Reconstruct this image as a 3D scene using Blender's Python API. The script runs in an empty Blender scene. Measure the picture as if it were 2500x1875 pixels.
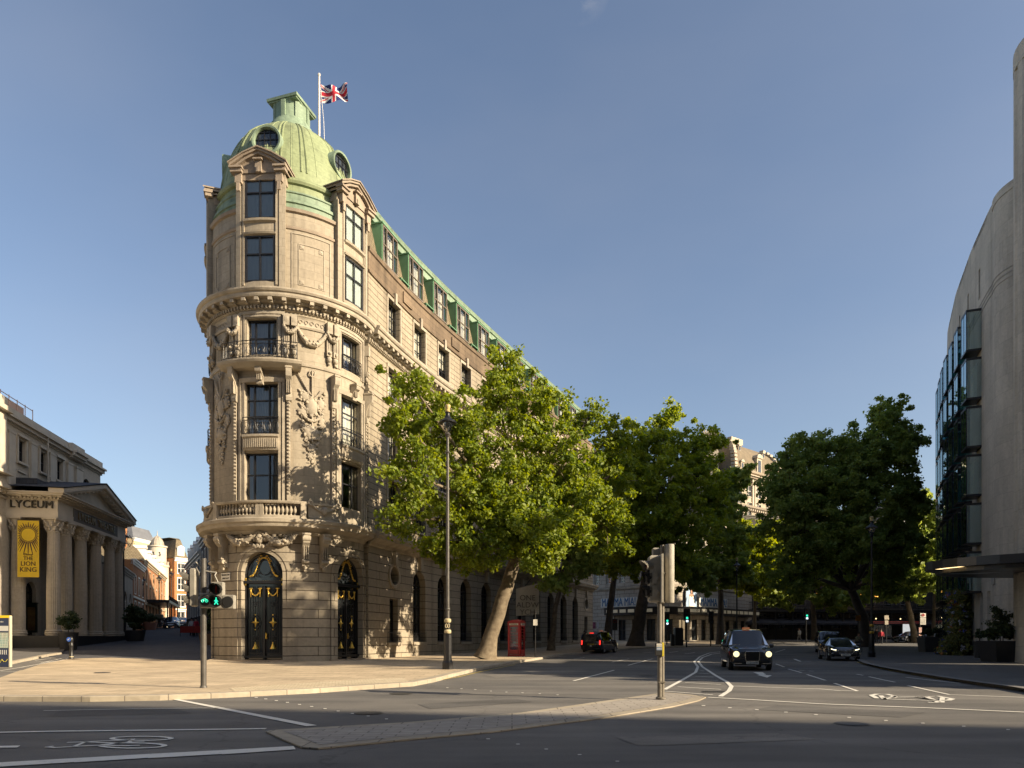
import bpy, math, random
import numpy as np
from mathutils import Vector, Matrix, noise
from mathutils.geometry import delaunay_2d_cdt
PI=math.pi; R_=math.radians
random.seed(7); rng=np.random.default_rng(11)
sc=bpy.context.scene; COL=sc.collection
# ---------------------------------------------------------------- camera, sky, sun, exposure
F=1700.0; EYE=1.5; HOR=1558.0
cam=bpy.data.cameras.new('camera'); camo=bpy.data.objects.new('camera',cam); COL.objects.link(camo)
cam.sensor_width=36; cam.lens=F/2500*36; cam.shift_y=(HOR-937.5)/2500; cam.clip_end=3000; cam.clip_start=.1
camo.location=(0,0,EYE); camo.rotation_euler=(R_(90),0,0); sc.camera=camo
SUN_AZ=R_(112.5); SUN_EL=R_(23.5)
sd=Vector((math.sin(SUN_AZ)*math.cos(SUN_EL),math.cos(SUN_AZ)*math.cos(SUN_EL),math.sin(SUN_EL)))
sl=bpy.data.lights.new('sun','SUN'); sl.energy=5.0; sl.angle=R_(.55); sl.color=(1,.83,.59)
so=bpy.data.objects.new('sun',sl); COL.objects.link(so); so.rotation_euler=sd.to_track_quat('Z','Y').to_euler()
w=bpy.data.worlds.new('World'); sc.world=w; w.use_nodes=True
nt=w.node_tree; nt.nodes.clear()
def nn(nt,t,**k):
    n=nt.nodes.new(t)
    for a,b in k.items():
        if a in n.inputs: n.inputs[a].default_value=b
        else: setattr(n,a,b)
    return n
sky=nn(nt,'ShaderNodeTexSky',sky_type='NISHITA',sun_disc=False,sun_elevation=SUN_EL,sun_rotation=SUN_AZ,air_density=1.0,dust_density=2.0,ozone_density=1.8)
hs=nn(nt,'ShaderNodeHueSaturation'); hs.inputs['Saturation'].default_value=.93; hs.inputs['Hue'].default_value=.502
bg=nn(nt,'ShaderNodeBackground',Strength=.088); wo=nn(nt,'ShaderNodeOutputWorld')
tcw=nn(nt,'ShaderNodeTexCoord'); nz=nn(nt,'ShaderNodeTexNoise',Scale=5.5,Detail=9,Roughness=.62); mpw=nn(nt,'ShaderNodeMapping'); mpw.inputs['Scale'].default_value=(1,1.6,2.6)
nt.links.new(tcw.outputs['Generated'],mpw.inputs[0]); nt.links.new(mpw.outputs[0],nz.inputs[0])
dv=nn(nt,'ShaderNodeVectorMath',operation='DISTANCE'); dv.inputs[1].default_value=Vector((.10,1,.935)).normalized(); nt.links.new(tcw.outputs['Generated'],dv.inputs[0])
m1=nn(nt,'ShaderNodeMapRange'); m1.inputs[1].default_value=.0; m1.inputs[2].default_value=.032; m1.inputs[3].default_value=1; m1.inputs[4].default_value=0; nt.links.new(dv.outputs['Value'],m1.inputs[0])
m2=nn(nt,'ShaderNodeMapRange'); m2.inputs[1].default_value=.42; m2.inputs[2].default_value=.68; m2.inputs[3].default_value=0; m2.inputs[4].default_value=1; nt.links.new(nz.outputs[0],m2.inputs[0])
mm=nn(nt,'ShaderNodeMath',operation='MULTIPLY'); nt.links.new(m1.outputs[0],mm.inputs[0]); nt.links.new(m2.outputs[0],mm.inputs[1])
nz2=nn(nt,'ShaderNodeTexNoise',Scale=1.3,Detail=5); nt.links.new(mpw.outputs[0],nz2.inputs[0]); m3=nn(nt,'ShaderNodeMapRange'); m3.inputs[1].default_value=.4; m3.inputs[2].default_value=.75; m3.inputs[3].default_value=0; m3.inputs[4].default_value=.10; nt.links.new(nz2.outputs[0],m3.inputs[0])
ma=nn(nt,'ShaderNodeMath',operation='ADD'); nt.links.new(mm.outputs[0],ma.inputs[0]); nt.links.new(m3.outputs[0],ma.inputs[1]); ma.use_clamp=True
mxw=nn(nt,'ShaderNodeMix',data_type='RGBA'); mxw.inputs[7].default_value=(4.6,4.3,4.0,1); nt.links.new(ma.outputs[0],mxw.inputs[0]); nt.links.new(hs.outputs[0],mxw.inputs[6])
nt.links.new(sky.outputs[0],hs.inputs['Color']); nt.links.new(mxw.outputs[2],bg.inputs[0]); nt.links.new(bg.outputs[0],wo.inputs[0])
sc.view_settings.view_transform='Standard'; sc.view_settings.look='None'; sc.view_settings.exposure=1.0; sc.view_settings.gamma=1
sc.cycles.max_bounces=6; sc.cycles.transparent_max_bounces=10; sc.cycles.use_denoising=True
sc.cycles.diffuse_bounces=3; sc.cycles.glossy_bounces=3; sc.cycles.caustics_reflective=False; sc.cycles.caustics_refractive=False
# ---------------------------------------------------------------- ground height
def lerpk(k,y):
    if y<=k[0][0]: return k[0][1]
    for (a,b),(c,d) in zip(k,k[1:]):
        if y<=c: return b+(d-b)*(y-a)/(c-a)
    return k[-1][1]
GK=[(25,0),(38,.08),(48,.13),(60,.2),(75,.5),(85,.8),(95,1.05),(130,1.3)]
WK=[(36,0),(40,.22),(48,.8),(56,1.15),(70,1.85),(90,2.75),(110,3.2),(160,3.8)]
def Hh(x,y):
    g=lerpk(GK,y)
    if y<30 or x>0: return g
    t=(-x/y-.355)/.08; t=0 if t<0 else 1 if t>1 else t; t=t*t*(3-2*t)
    return g+t*(lerpk(WK,y)-g)
def G(px,py,dz=0):
    "the spot of ground that the photograph shows at a pixel"
    r=(px-1250)/F; s=(py-HOR)/F; Y=20
    lo,hi=4,400
    for _ in range(50):
        Y=(lo+hi)/2
        if EYE-s*Y > Hh(r*Y,Y)+dz: lo=Y
        else: hi=Y
    return (r*Y,Y)
def W(px,py,Y): return Vector(((px-1250)/F*Y,Y,EYE+(HOR-py)/F*Y))
def X(px,Y): return (px-1250)/F*Y
# ---------------------------------------------------------------- materials
MATS={}
def mat(name,col,rough=.7,metal=0,var=0,vs=3,bump=0,bs=40,emit=None,es=1,spec=.5,col2=None,coat=0):
    if name in MATS: return MATS[name]
    m=bpy.data.materials.new(name); m.use_nodes=True; t=m.node_tree; p=t.nodes['Principled BSDF']
    p.inputs['Base Color'].default_value=(*col,1); p.inputs['Roughness'].default_value=rough; p.inputs['Metallic'].default_value=metal
    p.inputs['Specular IOR Level'].default_value=spec; p.inputs['Coat Weight'].default_value=coat
    if emit: p.inputs['Emission Color'].default_value=(*emit,1); p.inputs['Emission Strength'].default_value=es
    tc=nn(t,'ShaderNodeTexCoord')
    if var or col2:
        n=nn(t,'ShaderNodeTexNoise',Scale=vs,Detail=6,Roughness=.6); t.links.new(tc.outputs['Object'],n.inputs['Vector'])
        r=nn(t,'ShaderNodeValToRGB'); r.color_ramp.elements[0].position=.3; r.color_ramp.elements[1].position=.7
        c2=col2 or tuple(c*(1-var) for c in col)
        r.color_ramp.elements[0].color=(*c2,1); r.color_ramp.elements[1].color=(*(col if col2 else tuple(min(1,c*(1+var*.5)) for c in col)),1)
        t.links.new(n.outputs[0],r.inputs[0]); t.links.new(r.outputs[0],p.inputs['Base Color'])
        r2=nn(t,'ShaderNodeMapRange'); r2.inputs[3].default_value=max(0,rough-.12); r2.inputs[4].default_value=min(1,rough+.12)
        t.links.new(n.outputs[0],r2.inputs[0]); t.links.new(r2.outputs[0],p.inputs['Roughness'])
    if bump:
        n=nn(t,'ShaderNodeTexNoise',Scale=bs,Detail=5); t.links.new(tc.outputs['Object'],n.inputs['Vector'])
        b=nn(t,'ShaderNodeBump',Strength=bump,Distance=.02); t.links.new(n.outputs[0],b.inputs['Height']); t.links.new(b.outputs[0],p.inputs['Normal'])
    MATS[name]=m; return m
def blocks(name,c1,c2,mortar,bw,bh,ms=.012,rough=.85,off=.5,stain=.25,bump=.5,squash=1,streak=0,var=.12,uv=True):
    "coursed masonry, tiles or paving: brick pattern on metre UVs + noise staining"
    if name in MATS: return MATS[name]
    m=bpy.data.materials.new(name); m.use_nodes=True; t=m.node_tree; p=t.nodes['Principled BSDF']; p.inputs['Roughness'].default_value=rough
    p.inputs['Specular IOR Level'].default_value=.3
    tc=nn(t,'ShaderNodeTexCoord')
    br=nn(t,'ShaderNodeTexBrick',offset=off,squash=squash); br.inputs['Scale'].default_value=1
    br.inputs['Color1'].default_value=(*c1,1); br.inputs['Color2'].default_value=(*c2,1); br.inputs['Mortar'].default_value=(*mortar,1)
    br.inputs['Mortar Size'].default_value=ms; br.inputs['Mortar Smooth'].default_value=.3; br.inputs['Brick Width'].default_value=bw; br.inputs['Row Height'].default_value=bh; br.inputs['Bias'].default_value=0
    t.links.new(tc.outputs['UV'],br.inputs['Vector'])
    n=nn(t,'ShaderNodeTexNoise',Scale=.35,Detail=8,Roughness=.65); mp=nn(t,'ShaderNodeMapping'); mp.inputs['Scale'].default_value=(1,1,.45)
    t.links.new(tc.outputs['Object'],mp.inputs[0]); t.links.new(mp.outputs[0],n.inputs['Vector'])
    rr=nn(t,'ShaderNodeMapRange'); rr.inputs[1].default_value=.3; rr.inputs[2].default_value=.75; rr.inputs[3].default_value=1-stain; rr.inputs[4].default_value=1.08
    t.links.new(n.outputs[0],rr.inputs[0])
    mx=nn(t,'ShaderNodeMix',data_type='RGBA',blend_type='MULTIPLY'); mx.inputs[0].default_value=1
    t.links.new(br.outputs[0],mx.inputs[6]); t.links.new(rr.outputs[0],mx.inputs[7])
    n2=nn(t,'ShaderNodeTexNoise',Scale=6,Detail=6); t.links.new(tc.outputs['Object'],n2.inputs['Vector'])
    r3=nn(t,'ShaderNodeMapRange'); r3.inputs[1].default_value=.3; r3.inputs[2].default_value=.7; r3.inputs[3].default_value=1-var; r3.inputs[4].default_value=1+var*.6
    t.links.new(n2.outputs[0],r3.inputs[0])
    m2=nn(t,'ShaderNodeMix',data_type='RGBA',blend_type='MULTIPLY'); m2.inputs[0].default_value=1
    t.links.new(mx.outputs[2],m2.inputs[6]); t.links.new(r3.outputs[0],m2.inputs[7])
    outc=m2
    if streak:
        n4=nn(t,'ShaderNodeTexNoise',Scale=1.6,Detail=5); mp4=nn(t,'ShaderNodeMapping'); mp4.inputs['Scale'].default_value=(1,1,.06)
        t.links.new(tc.outputs['Object'],mp4.inputs[0]); t.links.new(mp4.outputs[0],n4.inputs['Vector'])
        r4=nn(t,'ShaderNodeMapRange'); r4.inputs[1].default_value=.52; r4.inputs[2].default_value=.75; r4.inputs[3].default_value=1; r4.inputs[4].default_value=1-streak
        t.links.new(n4.outputs[0],r4.inputs[0])
        m4=nn(t,'ShaderNodeMix',data_type='RGBA',blend_type='MULTIPLY'); m4.inputs[0].default_value=1
        t.links.new(m2.outputs[2],m4.inputs[6]); t.links.new(r4.outputs[0],m4.inputs[7]); outc=m4
    t.links.new(outc.outputs[2],p.inputs['Base Color'])
    if bump:
        ad=nn(t,'ShaderNodeMath',operation='MULTIPLY_ADD'); ad.inputs[1].default_value=-1.0
        t.links.new(br.outputs['Fac'],ad.inputs[0]); 
        s=nn(t,'ShaderNodeMath',operation='MULTIPLY'); s.inputs[1].default_value=.25; t.links.new(n2.outputs[0],s.inputs[0]); t.links.new(s.outputs[0],ad.inputs[2])
        b=nn(t,'ShaderNodeBump',Strength=bump,Distance=.03); t.links.new(ad.outputs[0],b.inputs['Height']); t.links.new(b.outputs[0],p.inputs['Normal'])
    MATS[name]=m; return m
def glassmat(name,tint=(.75,.8,.8),trans=.8,refl=(1,1,1)):
    if name in MATS: return MATS[name]
    m=bpy.data.materials.new(name); m.use_nodes=True; t=m.node_tree; t.nodes.clear()
    tr=nn(t,'ShaderNodeBsdfTransparent'); tr.inputs[0].default_value=(*tint,1)
    gl=nn(t,'ShaderNodeBsdfGlossy',Roughness=.02); gl.inputs[0].default_value=(*refl,1)
    fr=nn(t,'ShaderNodeFresnel',IOR=1.6); mp=nn(t,'ShaderNodeMapRange'); mp.inputs[3].default_value=1-trans; mp.inputs[4].default_value=1
    tc=nn(t,'ShaderNodeTexCoord'); n=nn(t,'ShaderNodeTexNoise',Scale=.8,Detail=1); t.links.new(tc.outputs['Object'],n.inputs['Vector'])
    b=nn(t,'ShaderNodeBump',Strength=.06,Distance=.05); t.links.new(n.outputs[0],b.inputs['Height']); t.links.new(b.outputs[0],gl.inputs['Normal'])
    t.links.new(fr.outputs[0],mp.inputs[0]); mx=nn(t,'ShaderNodeMixShader'); t.links.new(mp.outputs[0],mx.inputs[0]); t.links.new(tr.outputs[0],mx.inputs[1]); t.links.new(gl.outputs[0],mx.inputs[2])
    o=nn(t,'ShaderNodeOutputMaterial'); t.links.new(mx.outputs[0],o.inputs[0]); MATS[name]=m; return m
def leafmat(name,c1,c2,tr=.35):
    m=bpy.data.materials.new(name); m.use_nodes=True; t=m.node_tree; t.nodes.clear()
    at=nn(t,'ShaderNodeAttribute',attribute_name='tint'); r=nn(t,'ShaderNodeValToRGB')
    r.color_ramp.elements[0].color=(*c1,1); r.color_ramp.elements[1].color=(*c2,1); t.links.new(at.outputs['Fac'],r.inputs[0])
    p=nn(t,'ShaderNodeBsdfPrincipled',Roughness=.5); p.inputs['Specular IOR Level'].default_value=.35; t.links.new(r.outputs[0],p.inputs['Base Color'])
    tl=nn(t,'ShaderNodeBsdfTranslucent'); hs=nn(t,'ShaderNodeHueSaturation'); hs.inputs['Hue'].default_value=.48; hs.inputs['Saturation'].default_value=1.15; hs.inputs['Value'].default_value=1.5
    t.links.new(r.outputs[0],hs.inputs['Color']); t.links.new(hs.outputs[0],tl.inputs[0])
    mx=nn(t,'ShaderNodeMixShader'); mx.inputs[0].default_value=tr; t.links.new(p.outputs[0],mx.inputs[1]); t.links.new(tl.outputs[0],mx.inputs[2])
    o=nn(t,'ShaderNodeOutputMaterial'); t.links.new(mx.outputs[0],o.inputs[0]); return m
# ---------------------------------------------------------------- mesh building
class MB:
    def __init__(s): s.v=[]; s.f=[]; s.uv={}
    def mark(s): s.marks=getattr(s,'marks',[])+[(len(s.v),len(s.f))]
    def each(s,name,m,parent=None,**k):
        "one object for each marked piece"
        mk=getattr(s,'marks',[]); mk=([] if mk and mk[0]==(0,0) else [(0,0)])+mk+[(len(s.v),len(s.f))]; out=[]
        for (v0,f0),(v1,f1) in zip(mk,mk[1:]):
            if f1<=f0: continue
            g=MB(); g.v=s.v[v0:v1]; g.f=[tuple(i-v0 for i in f) for f in s.f[f0:f1]]; g.uv={i-f0:u for i,u in s.uv.items() if f0<=i<f1}
            out.append(g.build(name,m,parent,**k))
        return out
    def add(s,vs,fs,M=None):
        o=len(s.v)
        if M is not None: vs=[M@Vector(p) for p in vs]
        s.v.extend([tuple(p) for p in vs]); s.f.extend([tuple(i+o for i in f) for f in fs])
    def quad(s,a,b,c,d,uv=None):
        o=len(s.v); s.v.extend([tuple(a),tuple(b),tuple(c),tuple(d)]); s.f.append((o,o+1,o+2,o+3))
        if uv: s.uv[len(s.f)-1]=uv
    def poly(s,ps):
        o=len(s.v); s.v.extend([tuple(p) for p in ps]); s.f.append(tuple(range(o,o+len(ps))))
    def box(s,c,d,M=None,rz=0,bev=0):
        x,y,z=d[0]/2,d[1]/2,d[2]/2
        T=Matrix.Translation(c)@Matrix.Rotation(rz,4,'Z')
        if M is not None: T=M@T
        if bev:
            b=bev; vs=[];n=0
            for zz,ins in ((-z,b),(-z+b,0),(z-b,0),(z,b)):
                for (sx,sy) in ((-1,-1),(1,-1),(1,1),(-1,1)): vs.append((sx*(x-ins),sy*(y-ins),zz))
            fs=[(3,2,1,0),(12,13,14,15)]
            for l in range(3):
                for k in range(4): a=l*4+k; c2=l*4+(k+1)%4; fs.append((a,c2,c2+4,a+4))
            s.add(vs,fs,T); return
        vs=[(-x,-y,-z),(x,-y,-z),(x,y,-z),(-x,y,-z),(-x,-y,z),(x,-y,z),(x,y,z),(-x,y,z)]
        s.add(vs,[(3,2,1,0),(4,5,6,7),(0,1,5,4),(1,2,6,5),(2,3,7,6),(3,0,4,7)],T)
    def bar(s,a,b,w,h=None,up=(0,0,1)):
        "rectangular bar from a to b"
        a=Vector(a); b=Vector(b); d=(b-a); L=d.length
        if L<1e-6: return
        d/=L; h=h or w; u=Vector(up)
        if abs(d.dot(u))>.95: u=Vector((1,0,0))
        r=d.cross(u).normalized(); u=r.cross(d)
        vs=[]
        for p in (a,b):
            for sx,sy in ((-1,-1),(1,-1),(1,1),(-1,1)): vs.append(p+r*(sx*w/2)+u*(sy*h/2))
        s.add(vs,[(0,1,2,3),(7,6,5,4),(0,4,5,1),(1,5,6,2),(2,6,7,3),(3,7,4,0)])
    def tube(s,pts,rad,n=8,caps=True):
        pts=[Vector(p) for p in pts]
        if not hasattr(rad,'__len__'): rad=[rad]*len(pts)
        rings=[]; prev=None
        for i,p in enumerate(pts):
            d=(pts[min(i+1,len(pts)-1)]-pts[max(i-1,0)]).normalized()
            if prev is None: u=Vector((0,0,1)) if abs(d.z)<.9 else Vector((1,0,0)); a=d.cross(u).normalized()
            else: a=(prev-d*prev.dot(d)).normalized()
            prev=a; b=d.cross(a)
            rings.append([p+(a*math.cos(2*PI*k/n)+b*math.sin(2*PI*k/n))*rad[i] for k in range(n)])
        vs=[q for r in rings for q in r]; fs=[]
        for i in range(len(pts)-1):
            for k in range(n): fs.append((i*n+k,i*n+(k+1)%n,(i+1)*n+(k+1)%n,(i+1)*n+k))
        if caps: fs.append(tuple(range(n-1,-1,-1))); fs.append(tuple((len(pts)-1)*n+k for k in range(n)))
        s.add(vs,fs)
    def lathe(s,prof,c=(0,0,0),n=24,a0=0,a1=2*PI,M=None,flute=None):
        full=abs(a1-a0-2*PI)<1e-6; m=n if full else n+1; vs=[]
        for r,z in prof:
            for k in range(m):
                a=a0+(a1-a0)*k/n; rr=r*(flute(k) if flute else 1)
                vs.append((c[0]+rr*math.cos(a),c[1]+rr*math.sin(a),c[2]+z))
        fs=[]
        for i in range(len(prof)-1):
            for k in range(n):
                k2=(k+1)%m; fs.append((i*m+k,i*m+k2,(i+1)*m+k2,(i+1)*m+k))
        if full:
            if prof[0][0]>1e-4: fs.append(tuple(range(m-1,-1,-1)))
            if prof[-1][0]>1e-4: fs.append(tuple((len(prof)-1)*m+k for k in range(m)))
        s.add(vs,fs,M)
    def ball(s,c,r,n=8,sc_=(1,1,1),M=None,jit=0):
        vs=[];fs=[];m=max(4,n//2)
        for i in range(m+1):
            th=PI*i/m
            for k in range(n):
                a=2*PI*k/n; q=1+(random.uniform(-jit,jit) if jit and 0<i<m else 0)
                vs.append((c[0]+r*sc_[0]*math.sin(th)*math.cos(a)*q,c[1]+r*sc_[1]*math.sin(th)*math.sin(a)*q,c[2]+r*sc_[2]*math.cos(th)*q))
        for i in range(m):
            for k in range(n): fs.append((i*n+k,(i+1)*n+k,(i+1)*n+(k+1)%n,i*n+(k+1)%n))
        s.add(vs,fs,M)
    def prism(s,poly,z0,z1,M=None):
        n=len(poly); vs=[(x,y,z0) for x,y in poly]+[(x,y,z1) for x,y in poly]
        fs=[tuple(range(n-1,-1,-1)),tuple(range(n,2*n))]+[(k,(k+1)%n,n+(k+1)%n,n+k) for k in range(n)]
        s.add(vs,fs,M)
    def loft(s,rings,close=True,caps=True,M=None):
        n=len(rings[0]); vs=[p for r in rings for p in r]; fs=[]
        for i in range(len(rings)-1):
            for k in range(n if close else n-1): fs.append((i*n+k,i*n+(k+1)%n,(i+1)*n+(k+1)%n,(i+1)*n+k))
        if caps: fs.append(tuple(range(n-1,-1,-1))); fs.append(tuple((len(rings)-1)*n+k for k in range(n)))
        s.add(vs,fs,M)
    def build(s,name,m,parent=None,smooth=False,label=None,loc=None,angle=40):
        me=bpy.data.meshes.new(name); me.from_pydata(s.v,[],s.f); me.update()
        uv=me.uv_layers.new(name='UVMap'); data=uv.data
        for p in me.polygons:
            e=s.uv.get(p.index)
            if e:
                for k,li in enumerate(p.loop_indices): data[li].uv=e[k]
            else:
                n=p.normal
                if abs(n.z)>.7:
                    for li in p.loop_indices: c=me.vertices[me.loops[li].vertex_index].co; data[li].uv=(c.x,c.y)
                else:
                    t=Vector((-n.y,n.x)).normalized()
                    for li in p.loop_indices: c=me.vertices[me.loops[li].vertex_index].co; data[li].uv=(c.x*t.x+c.y*t.y,c.z)
        me.materials.append(m)
        if smooth:
            me.polygons.foreach_set('use_smooth',[True]*len(me.polygons))
            try: me.set_sharp_from_angle(angle=R_(angle))
            except Exception: pass
        o=bpy.data.objects.new(name,me); COL.objects.link(o)
        if parent is not None: attach(o,parent)
        if label: o['label']=label
        if loc is not None: o.location=loc
        return o
def attach(o,parent):
    o.parent=parent
    if parent.get('_w'): o.matrix_parent_inverse=Matrix.Translation(-parent.location)
def thing(name,label,cat,loc=None,group=None,rz=0):
    "an Empty at the thing's base; loc given => parts are written in world coordinates"
    o=bpy.data.objects.new(name,None); COL.objects.link(o); o['label']=label; o['category']=cat
    if group: o['group']=group
    if loc is not None: o.location=loc; o['_w']=1
    o.rotation_euler=(0,0,rz); o.empty_display_size=.5
    return o
def tag(o,label,cat,group=None,kind=None):
    o['label']=label; o['category']=cat
    if group: o['group']=group
    if kind: o['kind']=kind
    return o
def structure(o,kind='structure'): o['kind']=kind; return o
KIDS={}
def children(o): return [c for c in list(COL.objects) if c.parent==o]
def copy_tree(o,parent=None):
    c=o.copy(); COL.objects.link(c)
    if parent is not None: c.parent=parent
    for ch in children(o): copy_tree(ch,c)
    return c
def clone(root,loc,rz,label,group=None,scale=None):
    c=copy_tree(root); c.location=loc; c.rotation_euler=(0,0,rz); c['label']=label
    if group: c['group']=group
    if scale: c.scale=(scale,)*3
    return c
def text(body,size,origin,right,nrm,m,parent,name='lettering',ext=.01,align='CENTER',sx=1,up=(0,0,1),spacing=1,fitw=None):
    cu=bpy.data.curves.new(name,'FONT'); cu.body=body; cu.size=size; cu.extrude=ext; cu.align_x=align; cu.align_y='CENTER'; cu.resolution_u=3; cu.space_character=spacing
    tmp=bpy.data.objects.new(name,cu); me=bpy.data.meshes.new_from_object(tmp); bpy.data.objects.remove(tmp)
    if fitw: xs=[v.co.x for v in me.vertices]; sx=fitw/(max(xs)-min(xs))
    r=Vector(right).normalized(); n=Vector(nrm).normalized(); u=Vector(up)
    Mx=Matrix(((r.x*sx,u.x,n.x,origin[0]),(r.y*sx,u.y,n.y,origin[1]),(r.z*sx,u.z,n.z,origin[2]),(0,0,0,1)))
    me.transform(Mx); me.materials.clear(); me.materials.append(m); me.name=name
    o=bpy.data.objects.new(name,me); COL.objects.link(o)
    if parent is not None: attach(o,parent)
    return o
def frame(right,nrm,o):
    "local x=right, y=into the wall (-normal), z=up"
    r=Vector(right).normalized(); n=Vector(nrm).normalized()
    return Matrix(((r.x,-n.x,0,o[0]),(r.y,-n.y,0,o[1]),(0,0,1,o[2]),(0,0,0,1)))
def wall(mb,M,u0,u1,z0,z1,holes,dep=.35,du=.6,d0=0):
    "wall sheet on mapping M(u,z,d) with openings (ua,ub,za,zb,kind) and their reveals"
    us={u0,u1}; zs={z0,z1}; n=max(1,int((u1-u0)/du))
    for k in range(n+1): us.add(u0+(u1-u0)*k/n)
    for h in holes: us|={h[0],h[1]}; zs|={h[2],h[3]}
    us=sorted(us); zs=sorted(z for z in zs if z0-1e-6<=z<=z1+1e-6)
    us=[u for i,u in enumerate(us) if i==0 or u-us[i-1]>1e-5]; zs=[u for i,u in enumerate(zs) if i==0 or u-zs[i-1]>1e-5]
    def q(a,b,za,zb): mb.quad(M(a,za,d0),M(b,za,d0),M(b,zb,d0),M(a,zb,d0),uv=[(a,za),(b,za),(b,zb),(a,zb)])
    for a,b in zip(us,us[1:]):
        hs=[h for h in holes if h[0]-1e-6<=(a+b)/2<=h[1]+1e-6]
        run=None
        for za,zb in zip(zs,zs[1:]):
            zm=(za+zb)/2
            if any(h[2]<zm<h[3] for h in hs): 
                if run: q(a,b,*run); run=None
            else: run=(run[0],zb) if run else (za,zb)
        if run: q(a,b,*run)
    for h in holes:
        ua,ub,za,zb=h[:4]; kind=h[4] if len(h)>4 else 'rect'; r=(ub-ua)/2; uc=(ua+ub)/2
        inner=[u for u in us if ua-1e-6<=u<=ub+1e-6]
        def rv(p,q2): mb.quad(M(p[0],p[1],d0),M(q2[0],q2[1],d0),M(q2[0],q2[1],d0-dep),M(p[0],p[1],d0-dep),uv=[(p[0],p[1]),(q2[0],q2[1]),(q2[0]+dep,q2[1]),(p[0]+dep,p[1])])
        def arc(zc,s):
            N=14; pts=[(uc+r*math.cos(PI*k/N),zc+s*r*math.sin(PI*k/N)) for k in range(N+1)]; ze=zc+s*r
            for p,q2 in zip(pts,pts[1:]):
                mb.quad(M(p[0],p[1],d0),M(q2[0],q2[1],d0),M(q2[0],ze,d0),M(p[0],ze,d0),uv=[p,q2,(q2[0],ze),(p[0],ze)])
                if s>0: rv(q2,p)
                else: rv(p,q2)
        if kind=='rect':
            rv((ub,zb),(ub,za)); rv((ua,za),(ua,zb))
            for a,b in zip(inner,inner[1:]): rv((a,zb),(b,zb)); rv((b,za),(a,za))
        elif kind=='arch':
            zsq=zb-r; rv((ub,zsq),(ub,za)); rv((ua,za),(ua,zsq)); arc(zsq,1)
            for a,b in zip(inner,inner[1:]): rv((b,za),(a,za))
        else: arc((za+zb)/2,1); arc((za+zb)/2,-1)
def band(mb,M,u0,u1,prof,du=.35,caps=True):
    "moulding: profile [(d,z)...] swept along u"
    n=max(1,int(round((u1-u0)/du))); rings=[[M(u0+(u1-u0)*k/n,z,d) for d,z in prof] for k in range(n+1)]
    mb.loft(rings,close=True,caps=caps)
def sheet(poly,zoff,step=2.0,skirt=.25,hf=Hh,name='pavement',m=None,sub=1.0):
    "ground sheet following the terrain, with a vertical edge"
    P=[]
    for (a,b) in zip(poly,poly[1:]+poly[:1]):
        a=Vector(a); b=Vector(b); n=max(1,int((b-a).length/sub))
        for k in range(n): P.append(a.lerp(b,k/n))
    n=len(P)
    xs=[p.x for p in P]; ys=[p.y for p in P]
    def inside(x,y):
        c=False; j=n-1
        for i in range(n):
            if (ys[i]>y)!=(ys[j]>y) and x<(xs[j]-xs[i])*(y-ys[i])/(ys[j]-ys[i])+xs[i]: c=not c
            j=i
        return c
    pts=list(P); x=min(xs)+step*.5
    while x<max(xs):
        y=min(ys)+step*.5
        while y<max(ys):
            if inside(x,y): pts.append(Vector((x,y)))
            y+=step
        x+=step
    v,e,f,_,_,_=delaunay_2d_cdt([Vector((p.x,p.y)) for p in pts],[(i,(i+1)%n) for i in range(n)],[list(range(n))],1,1e-4)
    mb=MB(); mb.v=[(p.x,p.y,hf(p.x,p.y)+zoff) for p in v]; 
    for t in f:
        a,b,c=[Vector(mb.v[i]) for i in t[:3]]
        mb.f.append(tuple(t) if (b-a).cross(c-a).z>0 else tuple(reversed(t)))
    if skirt:
        area=sum(P[i].x*P[(i+1)%n].y-P[(i+1)%n].x*P[i].y for i in range(n))
        for i in range(n):
            a=P[i]; b=P[(i+1)%n]; za=hf(a.x,a.y)+zoff; zb=hf(b.x,b.y)+zoff
            q=[(a.x,a.y,za),(b.x,b.y,zb),(b.x,b.y,zb-skirt),(a.x,a.y,za-skirt)]
            mb.quad(*(q if area<0 else q[::-1]))
    return mb.build(name,m)
def strip(mb,pts,wd,zo=.012,closed=False):
    "painted line following world xy points"
    P=[Vector(p) for p in pts]
    if closed: P.append(P[0])
    Q=[]
    for a,b in zip(P,P[1:]):
        n=max(1,int((b-a).length/.5))
        for k in range(n): Q.append(a.lerp(b,k/n))
    Q.append(P[-1]); L=[]
    for i,p in enumerate(Q):
        d=(Q[min(i+1,len(Q)-1)]-Q[max(i-1,0)]);
        if closed and i in (0,len(Q)-1): d=Q[1]-Q[-2]
        if d.length<1e-6: d=Vector((1,0))
        d.normalize(); nrm=Vector((-d.y,d.x)); a=p+nrm*wd/2; b=p-nrm*wd/2
        L.append(((a.x,a.y,Hh(a.x,a.y)+zo),(b.x,b.y,Hh(b.x,b.y)+zo)))
    for (a,b),(c,d) in zip(L,L[1:]): mb.quad(b,d,c,a)
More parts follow.
